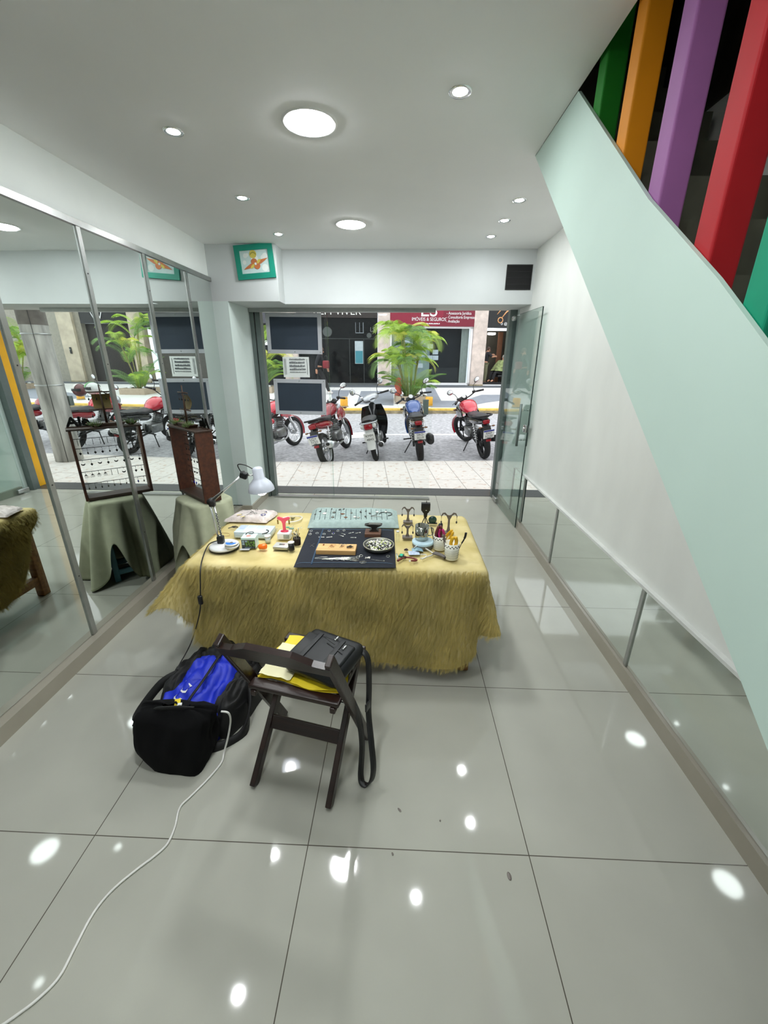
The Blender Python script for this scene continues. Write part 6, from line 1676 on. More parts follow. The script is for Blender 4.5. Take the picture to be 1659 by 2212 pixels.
for k in range(9):
    a = k * 0.7; L = rnd.uniform(0.06, 0.085)
    q = thing('tool_bit', 'thin metal burr standing in the dark brush jar', 'tool', BJ + Vector((0.009 * math.cos(a), 0.009 * math.sin(a), 0.006)), (rnd.uniform(-0.25, 0.25), rnd.uniform(-0.25, 0.25), 0), 'burrs in the dark brush jar')
    b = MB(); b.cyl((0, 0, 0), (0, 0, L), 0.0015, n=6); b.build('shank', m_iron if k % 3 else m_wire, q)
    b = MB(); b.sph((0, 0, L), (0.0026, 0.0026, 0.006), nu=8, nv=6); b.build('head', (m_iron, mat('ochre_handle', rgb(200, 150, 60), rough=0.5), m_whitep)[k % 3], q)

t = thing('white_box', 'small white box carrying the coral pink earring stand', 'box', at(613, 1166), 0.0)
b = MB(); b.rbox((0, 0.03, 0.02), (0.075, 0.06, 0.04), 0.003); b.build('box', m_whitep, t)
b = MB(); b.bx(0.0, 0.034, -0.0012, -0.0004, 0.006, 0.032); b.build('window', mat('box_label', rgb(150, 156, 150), rough=0.4, var=0.3, scale=50), t)
WB = t.location + Vector((0, 0.03, 0.041))
t = thing('earring_stand', 'coral pink T shaped earring stand on the white box', 'stand', WB)
b = MB(); b.lathe([(0.024, 0), (0.024, 0.004), (0.006, 0.007), (0.0, 0.0075)], (0, 0, 0), Matrix(((1, 0, 0), (0, 0.7, 0), (0, 0, 1))), 24); b.build('base', mat('deep_coral', rgb(196, 40, 70), rough=0.35), t)
b = MB(); pr_ = [(-0.0075, 0.005), (0.0075, 0.005), (0.0085, 0.05), (0.014, 0.066), (0.036, 0.078), (0.038, 0.086), (0.028, 0.092), (0.010, 0.086), (0.0, 0.083), (-0.010, 0.086), (-0.028, 0.092), (-0.038, 0.086), (-0.036, 0.078), (-0.014, 0.066), (-0.0085, 0.05)]
b.prism(pr_, -0.004, 0.004, R=XZ); b.build('post', m_pink, t)
for sx, nm in ((-1, 'left'), (1, 'right')):
    q = thing('earring', f'gold and dark earring hanging on the {nm} of the pink stand', 'earring', WB + Vector((sx * 0.033, -0.006, 0.079)))
    b = MB(); b.ring((0, 0, 0), ry(PI / 2), 0.004, 0.0007, 10, 4); b.build('hook', m_silv, q)
    b = MB(); b.rbox((0, 0, -0.018), (0.008, 0.003, 0.026), 0.001); b.build('pendant', mat('gold_dark', rgb(150, 120, 50), rough=0.4, metal=0.6, var=0.4, scale=80), q)
t = thing('pearl_necklace', 'white pearl necklace laid in a loop behind the pink stand', 'necklace', at(630, 1123))
b = MB()
pts = spline([(-0.065, 0.02, 0), (-0.03, 0.048, 0), (0.02, 0.058, 0), (0.058, 0.045, 0), (0.058, 0.0, 0), (0.035, -0.035, 0), (0.0, -0.05, 0), (-0.02, -0.052, 0)], 8)
for p in pts[::1][:57]: b.sph(p + Vector((0, 0, 0.004)), 0.0042, nu=8, nv=6)
tag(b.build('pearls', m_pearl, t), kind='stuff')
t = thing('pendant', 'olive leaf shaped pendant inside the pearl necklace', 'pendant', at(632, 1120))
b = MB(); b.prism([(0, -0.02), (0.012, 0.0), (0.014, 0.014), (0, 0.008), (-0.014, 0.014), (-0.012, 0)], 0.001, 0.004); b.build('leaf', mat('olive_metal', rgb(112, 108, 70), rough=0.4, metal=0.6), t)
t = thing('turquoise_trinket', 'green turquoise trinket lying behind the brush jar', 'trinket', at(625, 1142))
b = MB(); b.sph((-0.012, 0.01, 0.005), (0.012, 0.006, 0.005), nu=10, nv=6); b.build('stone', mat('turquoise', rgb(80, 170, 140), rough=0.3), t)
b = MB(); b.rbox((0.015, -0.005, 0.004), (0.03, 0.016, 0.008), 0.003); b.build('case', mat('grey_green_case', rgb(120, 150, 134), rough=0.4), t)
for k, (px, py, lab) in enumerate(((633, 1137, 'tiny silver ring on the fur right of the turquoise trinket'), (650, 1140, 'tiny silver ring on the fur left of the pale denim'), (598, 1143, 'bent wire ring on the fur left of the pink stand'))):
    ring_thing(lab, at(px, py), 0.007, m_wire)

# ---- navy mat, pale denim, with what lies on them
def sheet_thing(name, label, cat, corners, th, m, nu=30, nv=16, rough_=0.004, nm='sheet'):
    tl, tr, br, blc = [at(*c) for c in corners]
    cen = (tl + tr + br + blc) / 4
    t = thing(name, label, cat, cen)
    def f(u, v):
        p = (blc * (1 - u) + br * u) * (1 - v) + (tl * (1 - u) + tr * u) * v - cen
        e = min(1, 14 * min(u, 1 - u, v, 1 - v))
        return Vector((p.x, p.y, 0.0015 + th * e + rough_ * (noise.noise((u * 7, v * 5, th * 90)) * 0.5 + 0.5) * e))
    b = MB(); b.grid(f, nu, nv); b.grid(lambda u, v: Vector((f(u, v).x, f(u, v).y, 0.0005)), 2, 2); b.build(nm, m, t)
    return t, f, cen
t, nf_, nc_ = sheet_thing('denim_mat', 'dark navy denim mat laid across the front middle of the table', 'mat', ((669, 1141), (851, 1143), (855, 1227), (634, 1226)), 0.006, m_navy, rough_=0.003)
b = MB()
for v in (0.93, 0.07): b.tube([nf_(0.02 + 0.96 * i / 30, v) + Vector((0, 0, 0.0012)) for i in range(31)], 0.0012, 4)
b.build('hem_stitching', mat('denim_stitch', rgb(96, 120, 144), rough=0.9), t)
b = MB(); b.tube([nf_(0.17, 0.04 + 0.92 * i / 20) + Vector((0, 0, 0.002)) for i in range(21)], 0.005, 6, flat=(0.4, 1)); b.build('seam', mat('denim_seam', rgb(48, 70, 92), rough=0.9), t)
t, df_, dc_ = sheet_thing('denim_strip', 'pale folded denim strip with pendants tied on, along the back of the table', 'cloth', ((676, 1102), (857, 1104), (862, 1141), (664, 1141)), 0.024, m_denim, rough_=0.012)
for k in range(15):
    u = 0.06 + 0.058 * k
    b = MB(); b.tube([df_(u + 0.012 * (0.5 - v_), v_) + Vector((0, 0, 0.0012)) for v_ in (0.22, 0.35, 0.5, 0.65, 0.8)], 0.0016, 5); b.build('slit_line', mat('slit_shade', rgb(70, 86, 84), rough=0.9), t)  # dark lines laid on the cloth in place of shade in its slits
def onsheet(f, c, u, v): return c + f(u, v) + Vector((0, 0, 0.001))
rnd = random.Random(4)
pk = [('silver', m_wire), ('dark', m_iron), ('brown', m_copper), ('pearl white', m_pearl), ('grey', m_silv)]
spots = [(0.06, 0.5, 1), (0.105, 0.66, 1), (0.165, 0.52, 3), (0.235, 0.80, 1), (0.265, 0.32, 4), (0.27, 0.6, 4), (0.33, 0.75, 1), (0.37, 0.5, 2), (0.375, 0.78, 1), (0.41, 0.32, 2), (0.47, 0.55, 4), (0.51, 0.36, 3), (0.55, 0.33, 0), (0.575, 0.62, 1), (0.635, 0.68, 1), (0.63, 0.36, 1), (0.68, 0.55, 1)]
where = ['leftmost', 'second from left, upper', 'large third from left', 'upper, above the grey one', 'lower grey', 'middle grey', 'upper, left of the fan shape', 'fan shaped', 'upper, above the fan shape', 'lower leaf shaped', 'round, mid strip', 'lower leaf, mid strip', 'lower twig, right of mid strip', 'dark, right of mid strip', 'square upper, before the choker', 'square lower, before the choker', 'last before the choker']
for (u, v, k), wh in zip(spots, where):
    nm, m = pk[k]
    q = thing('pendant', f'{nm} pendant on the pale denim strip, {wh}', 'pendant', onsheet(df_, dc_, u, v))
    b = MB()
    s_ = 0.016 if 'large' in wh else rnd.uniform(0.008, 0.012)
    if k in (1,): b.rbox((0, 0, 0.002), (s_ * 0.9, s_ * 1.7, 0.004), 0.0015, rz(rnd.uniform(-0.6, 0.6)))
    elif k == 2: b.prism([(0, -s_ * 1.2), (s_ * 1.5, s_ * 0.5), (0, s_), (-s_ * 1.5, s_ * 0.5)], 0.0, 0.003)
    else: b.sph((0, 0, 0.002), (s_ * 0.9, s_ * 1.15, 0.003), nu=12, nv=6)
    b.build('body', m, q)
    b = MB(); b.ring((0, s_ * 1.3, 0.0025), rx(0.4), 0.003, 0.0007, 10, 4); b.build('bail', m_silv, q)
q = thing('choker', 'dark open choker necklace resting on the right of the pale denim strip', 'necklace', onsheet(df_, dc_, 0.86, 0.5))
b = MB(); b.tube([(0.042 * math.cos(a), 0.034 * math.sin(a), 0.003) for a in [-1.2 + 0.28 * i for i in range(17)]], 0.0026, 7); b.build('band', m_iron, q)
b = MB(); b.sph((0.0, 0.035, 0.005), (0.009, 0.01, 0.004), nu=12, nv=6); b.build('white_stone', m_pearl, q)
q = thing('wire_necklace', 'thin wire necklace with a white stone left of the dark choker', 'necklace', onsheet(df_, dc_, 0.755, 0.45))
b = MB(); b.tube(spline([(0.0, 0.05, 0.003), (0.005, 0.02, 0.003), (-0.015, -0.01, 0.003), (-0.035, -0.025, 0.003), (0.02, -0.03, 0.003), (0.035, -0.035, 0.003)], 6), 0.0016, 5); b.build('cord', m_silv, q)
b = MB(); b.sph((0.002, 0.052, 0.004), (0.012, 0.010, 0.004), nu=12, nv=6); b.build('white_stone', m_pearl, q)

def onmat(px, py, dz=0.0085): return at(px, py, ZT + dz)
ring_rows = [(672, 1147, m_greyst, 'silver ring with a grey oval stone at the top left of the navy mat'), (670, 1154, m_pearl, 'ring with a white drop stone at the left of the navy mat'), (685, 1152, None, 'plain silver ring second along the navy mat'), (700, 1154, None, 'thin silver ring left of the blue stone rings'),
             (711, 1147, m_lapis, 'ring with a blue stone at the top of the navy mat'), (720, 1153, mat('violet_stone', rgb(80, 60, 190), rough=0.2), 'ring with a violet blue stone on the navy mat'), (730, 1147, m_pearl, 'ring with a white stone right of the blue ones'), (743, 1146, m_pearl, 'ring with a white stone nearest the anvil side')]
for px, py, st_m, lab in ring_rows: ring_thing(lab, onmat(px, py), 0.008, m_wire, stone=st_m)
pins = [(694, 1161, 0.0, 'white bone pin left of the wooden block top'), (711, 1161, 0.3, 'white bone pin above the middle of the wooden block'), (737, 1158, -0.5, 'silver stick pin slanting on the navy mat, lower one'), (741, 1154, -0.6, 'silver stick pin slanting on the navy mat, upper one'), (758, 1152, 0.5, 'silver twig pin above the block right end'), (773, 1152, 0.4, 'silver twig pin nearest the anvil block'), (763, 1162, 0.0, 'tiny pair of silver studs right above the block')]
for px, py, r_, lab in pins:
    q = thing('pin', lab, 'pin', onmat(px, py), r_)
    b = MB(); b.tube([(-0.016, 0, 0.002), (0.014, 0, 0.002)], [0.0026, 0.0016], 6); b.build('shaft', m_wire if 'silver' in lab else m_pearl, q)
    b = MB(); b.sph((0.014, 0, 0.0025), (0.005, 0.004, 0.0025), nu=8, nv=6); b.build('head', m_pearl, q)
# wooden block with twisted wires on it
c0 = [onmat(*p) for p in ((682, 1199), (768, 1199))]
t = thing('wooden_block', 'pale wooden bench block on the navy mat with bent wires on it', 'block', (c0[0] + c0[1]) / 2, 0.0)
b = MB(); b.rbox((0, 0.043, 0.0135), (0.212, 0.086, 0.027), 0.002, seg=1, smooth=False); b.build('block', m_pale, t)
WBK = t.location + Vector((0, 0.043, 0.027))
rnd = random.Random(12)
for k, (x, y, n_, m, lab) in enumerate(((0.075, -0.005, 14, m_iron, 'dark tangle of thin wire on the right end of the wooden block'), (-0.03, 0.0, 4, m_copper, 'bent copper wire in the middle of the wooden block'), (0.03, 0.005, 5, m_silv, 'fine silver wire bundle right of the middle of the block'))):
    q = thing('wire_tangle', lab, 'wire', WBK + Vector((x, y, 0.0005)))
    b = MB()
    for i in range(n_):
        a = rnd.uniform(0, 6.28); L = rnd.uniform(0.018, 0.034)
        c_ = Vector((rnd.uniform(-0.01, 0.01), rnd.uniform(-0.012, 0.012), rnd.uniform(0.002, 0.008)))
        d_ = Vector((math.cos(a), math.sin(a) * 0.8, rnd.uniform(-0.05, 0.1)))
        b.tube(spline([c_ - d_ * L * 0.6, c_ + Vector((0, 0.004, 0.003)), c_ + d_ * L * 0.6], 4), 0.0009, 4)
    tag(b.build('strands', m, q), kind='stuff')
    b = MB(); b.ring((0, 0, 0.004), rx(0.3), 0.006, 0.0009, 12, 4); b.build('binding', m_copper, q)
q = thing('earring', 'small copper figure earring at the left of the wooden block', 'earring', WBK + Vector((-0.075, 0.02, 0.001)))
b = MB(); b.sph((0, 0, 0.003), (0.004, 0.008, 0.003), nu=8, nv=6); b.build('body', m_copper, q)
b = MB(); b.ring((0, 0.009, 0.003), rx(0.2), 0.003, 0.0007, 10, 4); b.build('hook', m_silv, q)
q = thing('wire_tangle', 'loose bundle of pale silver wire along the front of the wooden block', 'wire', onmat(718, 1208))
b = MB()
for i in range(26):
    x, y = rnd.uniform(-0.10, 0.05), rnd.uniform(-0.008, 0.010); L = rnd.uniform(0.05, 0.10)
    a = rnd.uniform(-0.25, 0.25)
    b.tube(spline([(x, y, 0.002), (x + L * 0.5, y + L * 0.5 * math.sin(a) + rnd.uniform(-0.006, 0.006), 0.004), (x + L, y + L * math.sin(a), 0.003)], 4), 0.0009, 4)
tag(b.build('strands', m_wire, q), kind='stuff')
b = MB()
for i in range(8):
    a = rnd.uniform(0, 6.28); x = rnd.uniform(0.05, 0.085); b.tube(spline([(x, 0, 0.003), (x + 0.015 * math.cos(a), 0.014 * math.sin(a), 0.006), (x + 0.02 * math.cos(a + 0.7), 0.018 * math.sin(a + 0.7), 0.003)], 4), 0.0014, 4)
tag(b.build('curled_ends', m_pearl, q), kind='stuff')
for px, py, lab in ((768, 1210, 'rounded metal mesh grille on the front of the navy mat, left'), (784, 1215, 'oval metal mesh grille on the front of the navy mat, right')):
    q = thing('mesh_grille', lab, 'grille', onmat(px, py), 0.1)
    b = MB(); b.tube([(0.018 * math.cos(2 * PI * i / 20), 0.013 * math.sin(2 * PI * i / 20), 0.0015) for i in range(20)], 0.0012, 5, closed=True); b.build('rim', m_silv, q)
    b = MB()
    for k in range(-3, 4):
        x = k * 0.0045; h_ = 0.013 * math.sqrt(max(0, 1 - (x / 0.018) ** 2)); b.tube([(x, -h_, 0.0015), (x, h_, 0.0015)], 0.0007, 4)
    for k in range(-2, 3):
        y = k * 0.0045; w_ = 0.018 * math.sqrt(max(0, 1 - (y / 0.013) ** 2)); b.tube([(-w_, y, 0.0015), (w_, y, 0.0015)], 0.0007, 4)
    tag(b.build('mesh', m_silv, q), kind='stuff')
for px, py, lab in ((780, 1201, 'silver washer right of the wooden block, upper'), (773, 1204, 'larger silver washer right of the wooden block, lower'), (838, 1202, 'curved silver cuff at the right of the navy mat')):
    ring_thing(lab, onmat(px, py), 0.009, m_wire)
q = thing('seed_cluster', 'small cluster of white seeds on the mat below the bowl', 'seeds', onmat(794, 1206))
b = MB()
for i in range(14): b.sph((rnd.uniform(-0.012, 0.012), rnd.uniform(-0.008, 0.008), 0.003), rnd.uniform(0.002, 0.0045), nu=7, nv=5)
tag(b.build('seeds', m_pearl, q), kind='stuff')
q = thing('stick_pin', 'long thin silver rod with a ball end at the front right of the navy mat', 'pin', onmat(815, 1211), -0.25)
b = MB(); b.cyl((-0.035, 0, 0.002), (0.035, 0, 0.002), 0.0011, n=6); b.build('shaft', m_wire, q)
b = MB(); b.sph((0.036, 0, 0.003), 0.0035, nu=8, nv=6); b.build('ball', m_wire, q)
q = thing('wire_offcut', 'crossed thin wires at the left of the navy mat', 'wire', onmat(673, 1178))
b = MB(); b.tube([(-0.02, 0.02, 0.002), (0.018, -0.02, 0.002)], 0.0009, 4); b.tube([(0.012, 0.02, 0.003), (-0.004, -0.022, 0.003)], 0.0009, 4); b.build('wire', m_silv, q)
# bowl of chips
t = thing('wire_bowl', 'round metal rimmed bowl full of white and green chips on the navy mat', 'bowl', onmat(817, 1192) + Vector((0, 0.035, 0)))
b = MB(); b.lathe([(0.055, 0.0), (0.075, 0.008), (0.083, 0.03), (0.081, 0.03), (0.073, 0.011), (0.0, 0.004)], n=40, caps=False); b.build('dish', mat('grey_metal_dish', rgb(96, 96, 92), rough=0.35, metal=0.7), t)
b = MB(); b.ring((0, 0, 0.031), I3, 0.083, 0.0022, 40, 6); b.build('rim', mat('pale_rim', rgb(200, 196, 176), rough=0.3, metal=0.5), t)
q = thing('stone_chips', 'heap of white, green and grey chips filling the metal rimmed bowl', 'chips', t.location + Vector((0, 0, 0.012)))
b = MB(); cm = [m_pearl, mat('chip_lime', rgb(200, 214, 120), rough=0.5), mat('chip_grey', rgb(120, 122, 118), rough=0.4), m_iron]
for i in range(330):
    a = rnd.uniform(0, 6.28); r_ = 0.072 * math.sqrt(rnd.uniform(0, 1)); b.mi = rnd.choice((0, 0, 0, 1, 2, 3))
    z_ = rnd.uniform(0.004, 0.014) + 0.014 * (1 - (r_ / 0.072) ** 2)
    s_ = rnd.uniform(0.003, 0.0062)
    b.rbox((r_ * math.cos(a), r_ * math.sin(a), z_), (s_ * 2, s_ * 1.5, s_), s_ * 0.3, rz(a * 3) @ rx(rnd.uniform(-0.6, 0.6)), 1)
tag(b.build('chips', cm), kind='stuff').parent = q
# anvil on its block
t = thing('wood_anvil_block', 'dark brown wooden block under the small anvil', 'block', onmat(805, 1162, 0.006), 0.0)
b = MB(); b.rbox((0, 0.04, 0.0125), (0.095, 0.08, 0.025), 0.002, seg=1, smooth=False); b.build('block', m_brownb, t)
t2 = thing('anvil', 'small dark iron horned anvil on the brown wooden block', 'anvil', t.location + Vector((0.006, 0.048, 0.025)))
b = MB(); b.prism([(-0.028, 0), (0.028, 0), (0.026, 0.006), (0.013, 0.016), (0.014, 0.026), (0.036, 0.036), (0.048, 0.044), (-0.036, 0.044), (-0.056, 0.040), (-0.03, 0.032), (-0.014, 0.026), (-0.013, 0.016), (-0.026, 0.006)], -0.017, 0.017, R=XZ); b.build('body', m_iron, t2)
b = MB(); b.box((0.004, 0, 0.0455), (0.07, 0.03, 0.003)); b.build('face', m_steel, t2)
# vial
t = thing('glass_vial', 'small upright clear glass vial at the right edge of the navy mat', 'vial', at(859, 1171))
b = MB(); b.lathe([(0.011, 0), (0.011, 0.05), (0.006, 0.056), (0.006, 0.064)], n=18, caps=False); b.build('glass', m_clear, t)
b = MB(); b.lathe([(0.009, 0.0642), (0.009, 0.07), (0.0, 0.0702)], n=16); b.build('stopper', m_whitep, t)

# ---- grey earring stands
def t_stand(label, p, h, w, tail=False):
    t = thing('earring_stand', label, 'stand', p, 0.0, 'grey earring stands')
    b = MB(); b.rbox((0, 0, 0.006), (0.060, 0.036, 0.012), 0.002, seg=1, smooth=False); b.build('base', m_greyst, t)
    b = MB(); k = h
    poly = [(-0.012, 0.012), (0.012, 0.012), (0.006, k * 0.35), (0.006, k * 0.7), (0.018, k * 0.90), (w * 0.75, k * 0.97), (w, k * 0.86), (w + 0.006, k * 0.86), (w * 0.9, k * 1.02), (w * 0.55, k * 1.04), (0.012, k * 0.93), (0.0, k * 0.90), (-0.012, k * 0.93), (-w * 0.55, k * 1.04), (-w * 0.9, k * 1.02), (-w - 0.006, k * 0.86), (-w, k * 0.86), (-w * 0.75, k * 0.97), (-0.018, k * 0.90), (-0.006, k * 0.7), (-0.006, k * 0.35)]
    b.prism(poly, -0.0035, 0.0035, R=XZ); b.build('post', m_greyst, t)
    return t
A1 = at(881, 1129); t_stand('taller grey forked earring stand at the back of the table', A1, 0.105, 0.036)
A2 = at(880, 1162); t_stand('lower grey forked earring stand in front of the taller one', A2, 0.085, 0.030)
A3 = at(968, 1152); t_stand('grey forked earring stand behind the tool pots', A3, 0.13, 0.044)
for p, w, h, lab in ((A1, 0.038, 0.09, 'taller grey stand'), (A2, 0.032, 0.072, 'lower grey stand'), (A3, 0.046, 0.11, 'grey stand behind the tool pots')):
    for sx, nm in ((-1, 'left'), (1, 'right')): 
        earring('drop', p + Vector((sx * w, 0, h - 0.004)), 0, f'dark drop earring hanging on the {nm} of the {lab}', None, m_iron)
# black holder on a little tripod
t = thing('tripod_gadget', 'black box shaped gadget on a small tripod behind the steel mug', 'gadget', at(918, 1133))
b = MB()
for k in range(3):
    a = k * 2.09 + 0.5; b.cyl((0, 0, 0.06), (0.022 * math.cos(a), 0.022 * math.sin(a), 0.003), 0.003)
b.build('tripod', m_iron, t)
b = MB(); b.prism([(-0.01, 0.055), (0.01, 0.055), (0.012, 0.08), (0.022, 0.09), (0.022, 0.098), (-0.022, 0.098), (-0.022, 0.09), (-0.012, 0.08)], -0.012, 0.012, R=XZ); b.build('neck', m_black, t)
b = MB(); b.rbox((0, 0, 0.122), (0.056, 0.03, 0.05), 0.002); b.build('head', m_black, t)
b = MB(); b.cyl((0.004, 0, 0.147), (0.004, 0, 0.162), 0.002, n=6); b.build('pin', m_black, t)
b = MB(); b.rbox((0.003, -0.0155, 0.102), (0.008, 0.002, 0.003), 0.001); b.build('mark', m_whitep, t)
t = thing('tape_dispenser', 'dark green tape roll holder behind the steel mug', 'tape', at(934, 1131))
b = MB(); b.lathe([(0.024, -0.008), (0.027, 0), (0.024, 0.008)], (0, 0, 0.026), rx(PI / 2) @ rz(0), 22); b.build('roll', mat('dark_green_plastic', rgb(36, 70, 66), rough=0.25), t)
b = MB(); b.rbox((0, 0, 0.003), (0.06, 0.02, 0.006), 0.002); b.build('base', m_black, t)
# steel mug on a tape roll
t = thing('tape_roll', 'pale blue tape roll lying flat under the steel mug', 'tape', at(914, 1183) + Vector((0, 0.03, 0)))
b = MB(); b.lathe([(0.060, 0.0), (0.061, 0.02), (0.060, 0.022), (0.03, 0.022), (0.03, 0.0)], n=36, caps=False); b.build('core', mat('brown_grey_roll', rgb(104, 100, 92), rough=0.5), t)
b = MB(); b.lathe([(0.0615, 0.018), (0.062, 0.028), (0.054, 0.033), (0.0, 0.033)], n=36, caps=False); b.build('top', mat('pale_blue_foam', rgb(186, 212, 222), rough=0.6, var=0.1, scale=30), t)
MG = t.location + Vector((-0.008, 0.014, 0.033))
t = thing('steel_mug', 'polished steel mug standing on the blue tape roll', 'mug', MG)
b = MB(); b.lathe([(0.033, 0.0), (0.037, 0.004), (0.039, 0.085), (0.0375, 0.085), (0.035, 0.008), (0.0, 0.006)], n=36, caps=False); b.build('cup', m_steel, t)
b = MB(); b.tube(spline([(0.038, 0.0, 0.07), (0.062, 0, 0.066), (0.062, 0, 0.03), (0.038, 0, 0.022)], 6), 0.0035, 7); b.build('handle', m_steel, t)
# perforated pots
m_pot = mat('white_enamel', rgb(226, 226, 212), rough=0.35, var=0.04)
m_hole = mat('pot_pattern_dark', rgb(60, 58, 50), rough=0.8)
def pot(label, p, r, h):
    t = thing('tool_pot', label, 'pot', p, 0, 'white pierced metal tool pots')
    b = MB(); b.lathe([(r * 0.88, 0), (r * 0.9, 0.002), (r, h), (r * 0.97, h), (r * 0.86, 0.004), (0, 0.003)], n=30, caps=False); b.build('pot', m_pot, t)
    b = MB()
    for k in range(26):
        a = 2 * PI * k / 26
        zz = h * (0.80 + 0.08 * (k % 2)); rr = r * 0.985 + 0.0006
        d_ = Vector((math.cos(a), math.sin(a), 0)); b.cyl(d_ * (rr - 0.001) + Vector((0, 0, zz)), d_ * (rr + 0.0006) + Vector((0, 0, zz)), 0.0034, n=8)
    tag(b.build('pierced_holes', m_hole, t), kind='stuff')
    b = MB()
    for k in range(30):
        a = 2 * PI * k / 30 + 0.1
        for j in range(4):
            z0 = h * (0.1 + 0.15 * j); rr = r * (0.9 + 0.1 * z0 / h) + 0.0007
            p1 = Vector((rr * math.cos(a), rr * math.sin(a), z0)); p2 = Vector((rr * math.cos(a + 0.1), rr * math.sin(a + 0.1), z0 + h * 0.1))
            b.tube([p1, p2], 0.0006, 4)
    tag(b.build('leaf_pattern', mat('pot_pattern_grey', rgb(150, 150, 134), rough=0.6), t), kind='stuff')
    return p, r, h
P1 = pot('white pierced tool pot behind, full of pliers', at(950, 1190) + Vector((0, 0.03, 0)), 0.036, 0.082)
P2 = pot('white pierced tool pot in front holding yellow handled cutters', at(976, 1211) + Vector((0, 0.03, 0)), 0.039, 0.092)
def plier(label, P, dx, dy, tilt, az, m, L=0.11, w=0.008, group=None):
    p, r, h = P
    t = thing('pliers', label, 'pliers', p + Vector((dx, dy, 0.006)), (tilt * math.cos(az), tilt * math.sin(az), az), group)
    for s_ in (-1, 1):
        b = MB(); b.tube(spline([(0, 0, 0.03), (s_ * 0.008, 0, 0.06), (s_ * 0.015, 0, 0.09), (s_ * 0.006, 0, L + 0.02)], 5), [w * 0.35 + w * 0.6 * min(1, i / 8) for i in range(15)] + [w * 0.6], 8); b.build('handle', m, t)
    b = MB(); b.cyl((0, -0.003, 0.03), (0, 0.003, 0.03), 0.007); b.tube([(0, 0, 0.0), (0, 0, 0.03)], [0.003, 0.007], 8); b.build('jaws', m_iron, t)
    return t
m_yh = mat('yellow_grip', rgb(226, 176, 38), rough=0.4); m_mag = mat('magenta_grip', rgb(186, 40, 116), rough=0.4); m_mar = mat('maroon_grip', rgb(104, 44, 44), rough=0.4)
plier('maroon handled pliers at the left of the rear tool pot', P1, -0.018, 0.006, 0.16, 0.3, m_mar, 0.118)
plier('black handled pliers in the middle of the rear tool pot', P1, -0.002, 0.008, 0.05, 1.2, m_black, 0.115)
plier('magenta handled pliers in the rear tool pot', P1, 0.012, -0.006, 0.10, -0.4, m_mag, 0.10)
plier('yellow handled pliers leaning right in the rear tool pot', P1, 0.012, 0.012, -0.55, -1.2, m_yh, 0.12)
plier('black handled cutters at the back of the rear tool pot', P1, -0.012, 0.018, 0.1, 0.8, m_black, 0.12)
plier('yellow handled cutters in the front tool pot', P2, 0.002, 0.0, 0.12, 0.2, m_yh, 0.105, 0.010)
t = thing('file', 'thin dark file with a curved black handle in the front tool pot', 'file', P2[0] + Vector((0.02, 0.0, 0.006)), (0, 0.35, 0))
b = MB(); b.cyl((0, 0, 0), (0, 0, 0.09), 0.002); b.build('blade', m_iron, t)
b = MB(); b.tube(spline([(0, 0, 0.088), (0.002, 0, 0.11), (0.001, 0, 0.13), (-0.004, 0, 0.15)], 4), [0.004] * 6 + [0.006] * 7, 8); b.build('handle', m_black, t)
t = thing('knife', 'grey bladed tool leaning left in the front tool pot', 'tool', P2[0] + Vector((-0.02, 0.006, 0.006)), (0, -0.22, 0))
b = MB(); b.rbox((0, 0, 0.06), (0.012, 0.003, 0.12), 0.001); b.build('blade', m_greyst, t)
b = MB(); b.sph((0, 0, 0.122), (0.008, 0.004, 0.008)); b.build('tip', m_greyst, t)
t = thing('file', 'thin dark needle file leaning left in the rear tool pot', 'file', P1[0] + Vector((-0.026, 0, 0.006)), (0.1, -0.20, 0))
b = MB(); b.cyl((0, 0, 0), (0, 0, 0.09), 0.0015); b.build('blade', m_iron, t)
b = MB(); b.cyl((0, 0, 0.088), (0, 0, 0.13), 0.003); b.build('handle', m_iron, t)
# small things at the right front
t = thing('mask_packet', 'blue and white printed packets with pale straps in front of the tape roll', 'packet', at(895, 1196), 0.1)
m_prt = mat('blue_print_paper', rgb(178, 192, 216), rough=0.5, var=0.25, scale=70)
b = MB(); b.grid(lambda u, v: Vector((-0.032 + 0.06 * u, -0.022 + 0.048 * v, 0.004 + 0.008 * math.sin(PI * u) * math.sin(PI * v))), 8, 8); b.build('front_packet', m_prt, t)
b = MB(); b.grid(lambda u, v: Vector((-0.01 + 0.06 * u, 0.005 + 0.045 * v, 0.008 + 0.006 * math.sin(PI * u))), 8, 8); b.build('rear_packet', mat('teal_grey_paper', rgb(128, 160, 172), rough=0.5, var=0.3, scale=60), t)
b = MB(); ribbon(b, spline([(0.0, 0.03, 0.016), (0.03, 0.06, 0.02), (0.07, 0.04, 0.008), (0.10, -0.02, 0.004), (0.06, -0.05, 0.003), (0.03, -0.075, 0.003)], 6), 0.01, 0.0015); b.build('strap', m_whitep, t)
b = MB(); ribbon(b, spline([(0.03, -0.02, 0.004), (0.06, -0.03, 0.006), (0.05, -0.055, 0.004), (0.02, -0.07, 0.004)], 6), 0.006, 0.0015); b.build('strap', m_whitep, t)
t = thing('green_pendant', 'rectangular emerald green pendant beside the navy mat', 'pendant', at(867, 1202), -0.35)
b = MB(); b.rbox((0, 0, 0.005), (0.024, 0.032, 0.009), 0.002); b.build('case', mat('dark_green_rim', rgb(18, 84, 66), rough=0.3), t)
b = MB(); b.rbox((0, 0.0, 0.0098), (0.015, 0.022, 0.002), 0.001); b.build('stone', mat('emerald', rgb(40, 190, 150), rough=0.2), t)
t = thing('pliers', 'dark red handled pliers lying open at the front right of the table', 'pliers', at(877, 1208), 0.25)
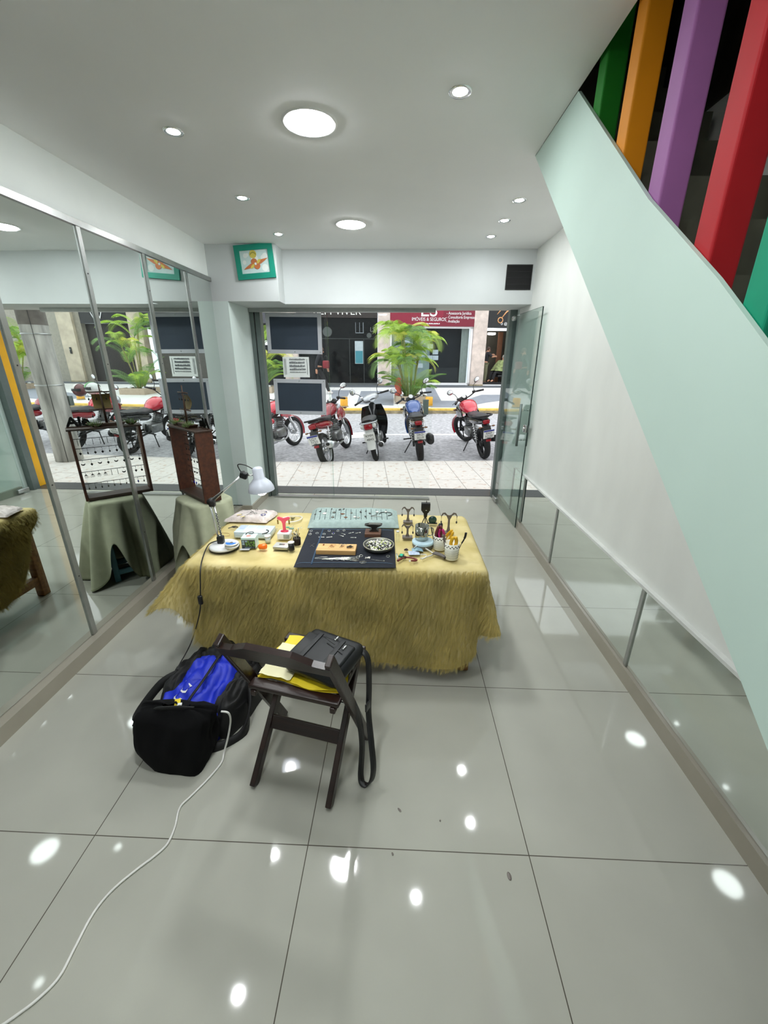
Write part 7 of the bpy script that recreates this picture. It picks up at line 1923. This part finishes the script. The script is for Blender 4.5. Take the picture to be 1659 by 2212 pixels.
b = MB(); b.tube(spline([(0.0, 0.012, 0.006), (-0.025, 0.0, 0.006), (-0.05, -0.018, 0.005)], 5), [0.004] * 5 + [0.006] * 6, 8); b.build('handle', mat('dark_red_grip', rgb(112, 32, 30), rough=0.4), t)
b = MB(); b.tube(spline([(0.0, 0.012, 0.006), (0.03, -0.002, 0.006), (0.05, -0.022, 0.005), (0.045, -0.034, 0.005), (0.02, -0.03, 0.005)], 5), 0.005, 8); b.build('handle', mat('dark_red_grip', rgb(112, 32, 30), rough=0.4), t)
b = MB(); b.tube([(0, 0.008, 0.006), (-0.008, 0.034, 0.006)], [0.008, 0.003], 8); b.build('jaws', m_iron, t)
t = thing('glass_stick', 'thin pale glass stick at the right edge of the navy mat', 'stick', at(858, 1203), 0.1)
b = MB(); b.cyl((0, -0.028, 0.003), (0, 0.028, 0.003), 0.0028, n=8); b.build('rod', m_clr2, t)
b = MB(); b.sph((0, 0.028, 0.003), 0.0035, nu=8, nv=6); b.build('end', m_silv, t)
t = thing('dark_bead', 'dark brown bead cluster behind the blue packets', 'bead', at(876, 1189))
b = MB()
for i in range(9): b.sph((rnd.uniform(-0.012, 0.012), rnd.uniform(-0.008, 0.008), 0.005), 0.005, nu=8, nv=6)
tag(b.build('beads', mat('dark_brown_bead', rgb(54, 36, 34), rough=0.3), t), kind='stuff')
t = thing('pearl_stud', 'single white pearl stud beside the dark red pliers', 'stud', at(885, 1214))
b = MB(); b.sph((0, 0, 0.005), 0.0055, nu=10, nv=8); b.build('pearl', m_pearl, t)
b = MB(); b.cyl((0, 0.005, 0.004), (0, 0.012, 0.004), 0.0008, n=5); b.build('pin', m_wire, t)
t = thing('leather_sheath', 'grey brown leather knife sheath in front of the tool pots', 'sheath', at(948, 1203), -0.9)
b = MB(); b.grid(lambda u, v: Vector((-0.035 + 0.075 * u, (0.018 - 0.008 * u) * math.cos(2 * PI * v) + 0.012 * math.sin(2.4 * u), 0.009 + 0.008 * math.sin(2 * PI * v))), 14, 14, cv=True); b.build('sheath', mat('grey_leather', rgb(92, 86, 82), rough=0.6), t)
b = MB(); b.rbox((0.036, 0.012, 0.009), (0.012, 0.026, 0.012), 0.003); b.build('tip', mat('dark_leather', rgb(60, 54, 52), rough=0.6), t)
# marks on the floor tiles
for k, (px, py, w_, h_, a) in enumerate(((1100, 1893, 0.007, 0.013, 0.1), (863, 1750, 0.004, 0.010, 0.7), (951, 1773, 0.003, 0.004, 0), (848, 1845, 0.003, 0.006, 0.5))):
    t = thing('debris', ('larger dark crumb on the tile at lower right', 'small dark fleck on the tile right of the chair', 'tiny dark speck between the chair and the right wall', 'tiny dark fleck on a tile joint')[k], 'crumb', pz(px, py, 0.0005), a)
    b = MB(); b.sph((0, 0, 0.0015), (w_, h_, 0.0018), nu=10, nv=6); b.build('crumb', m_greyst, t)
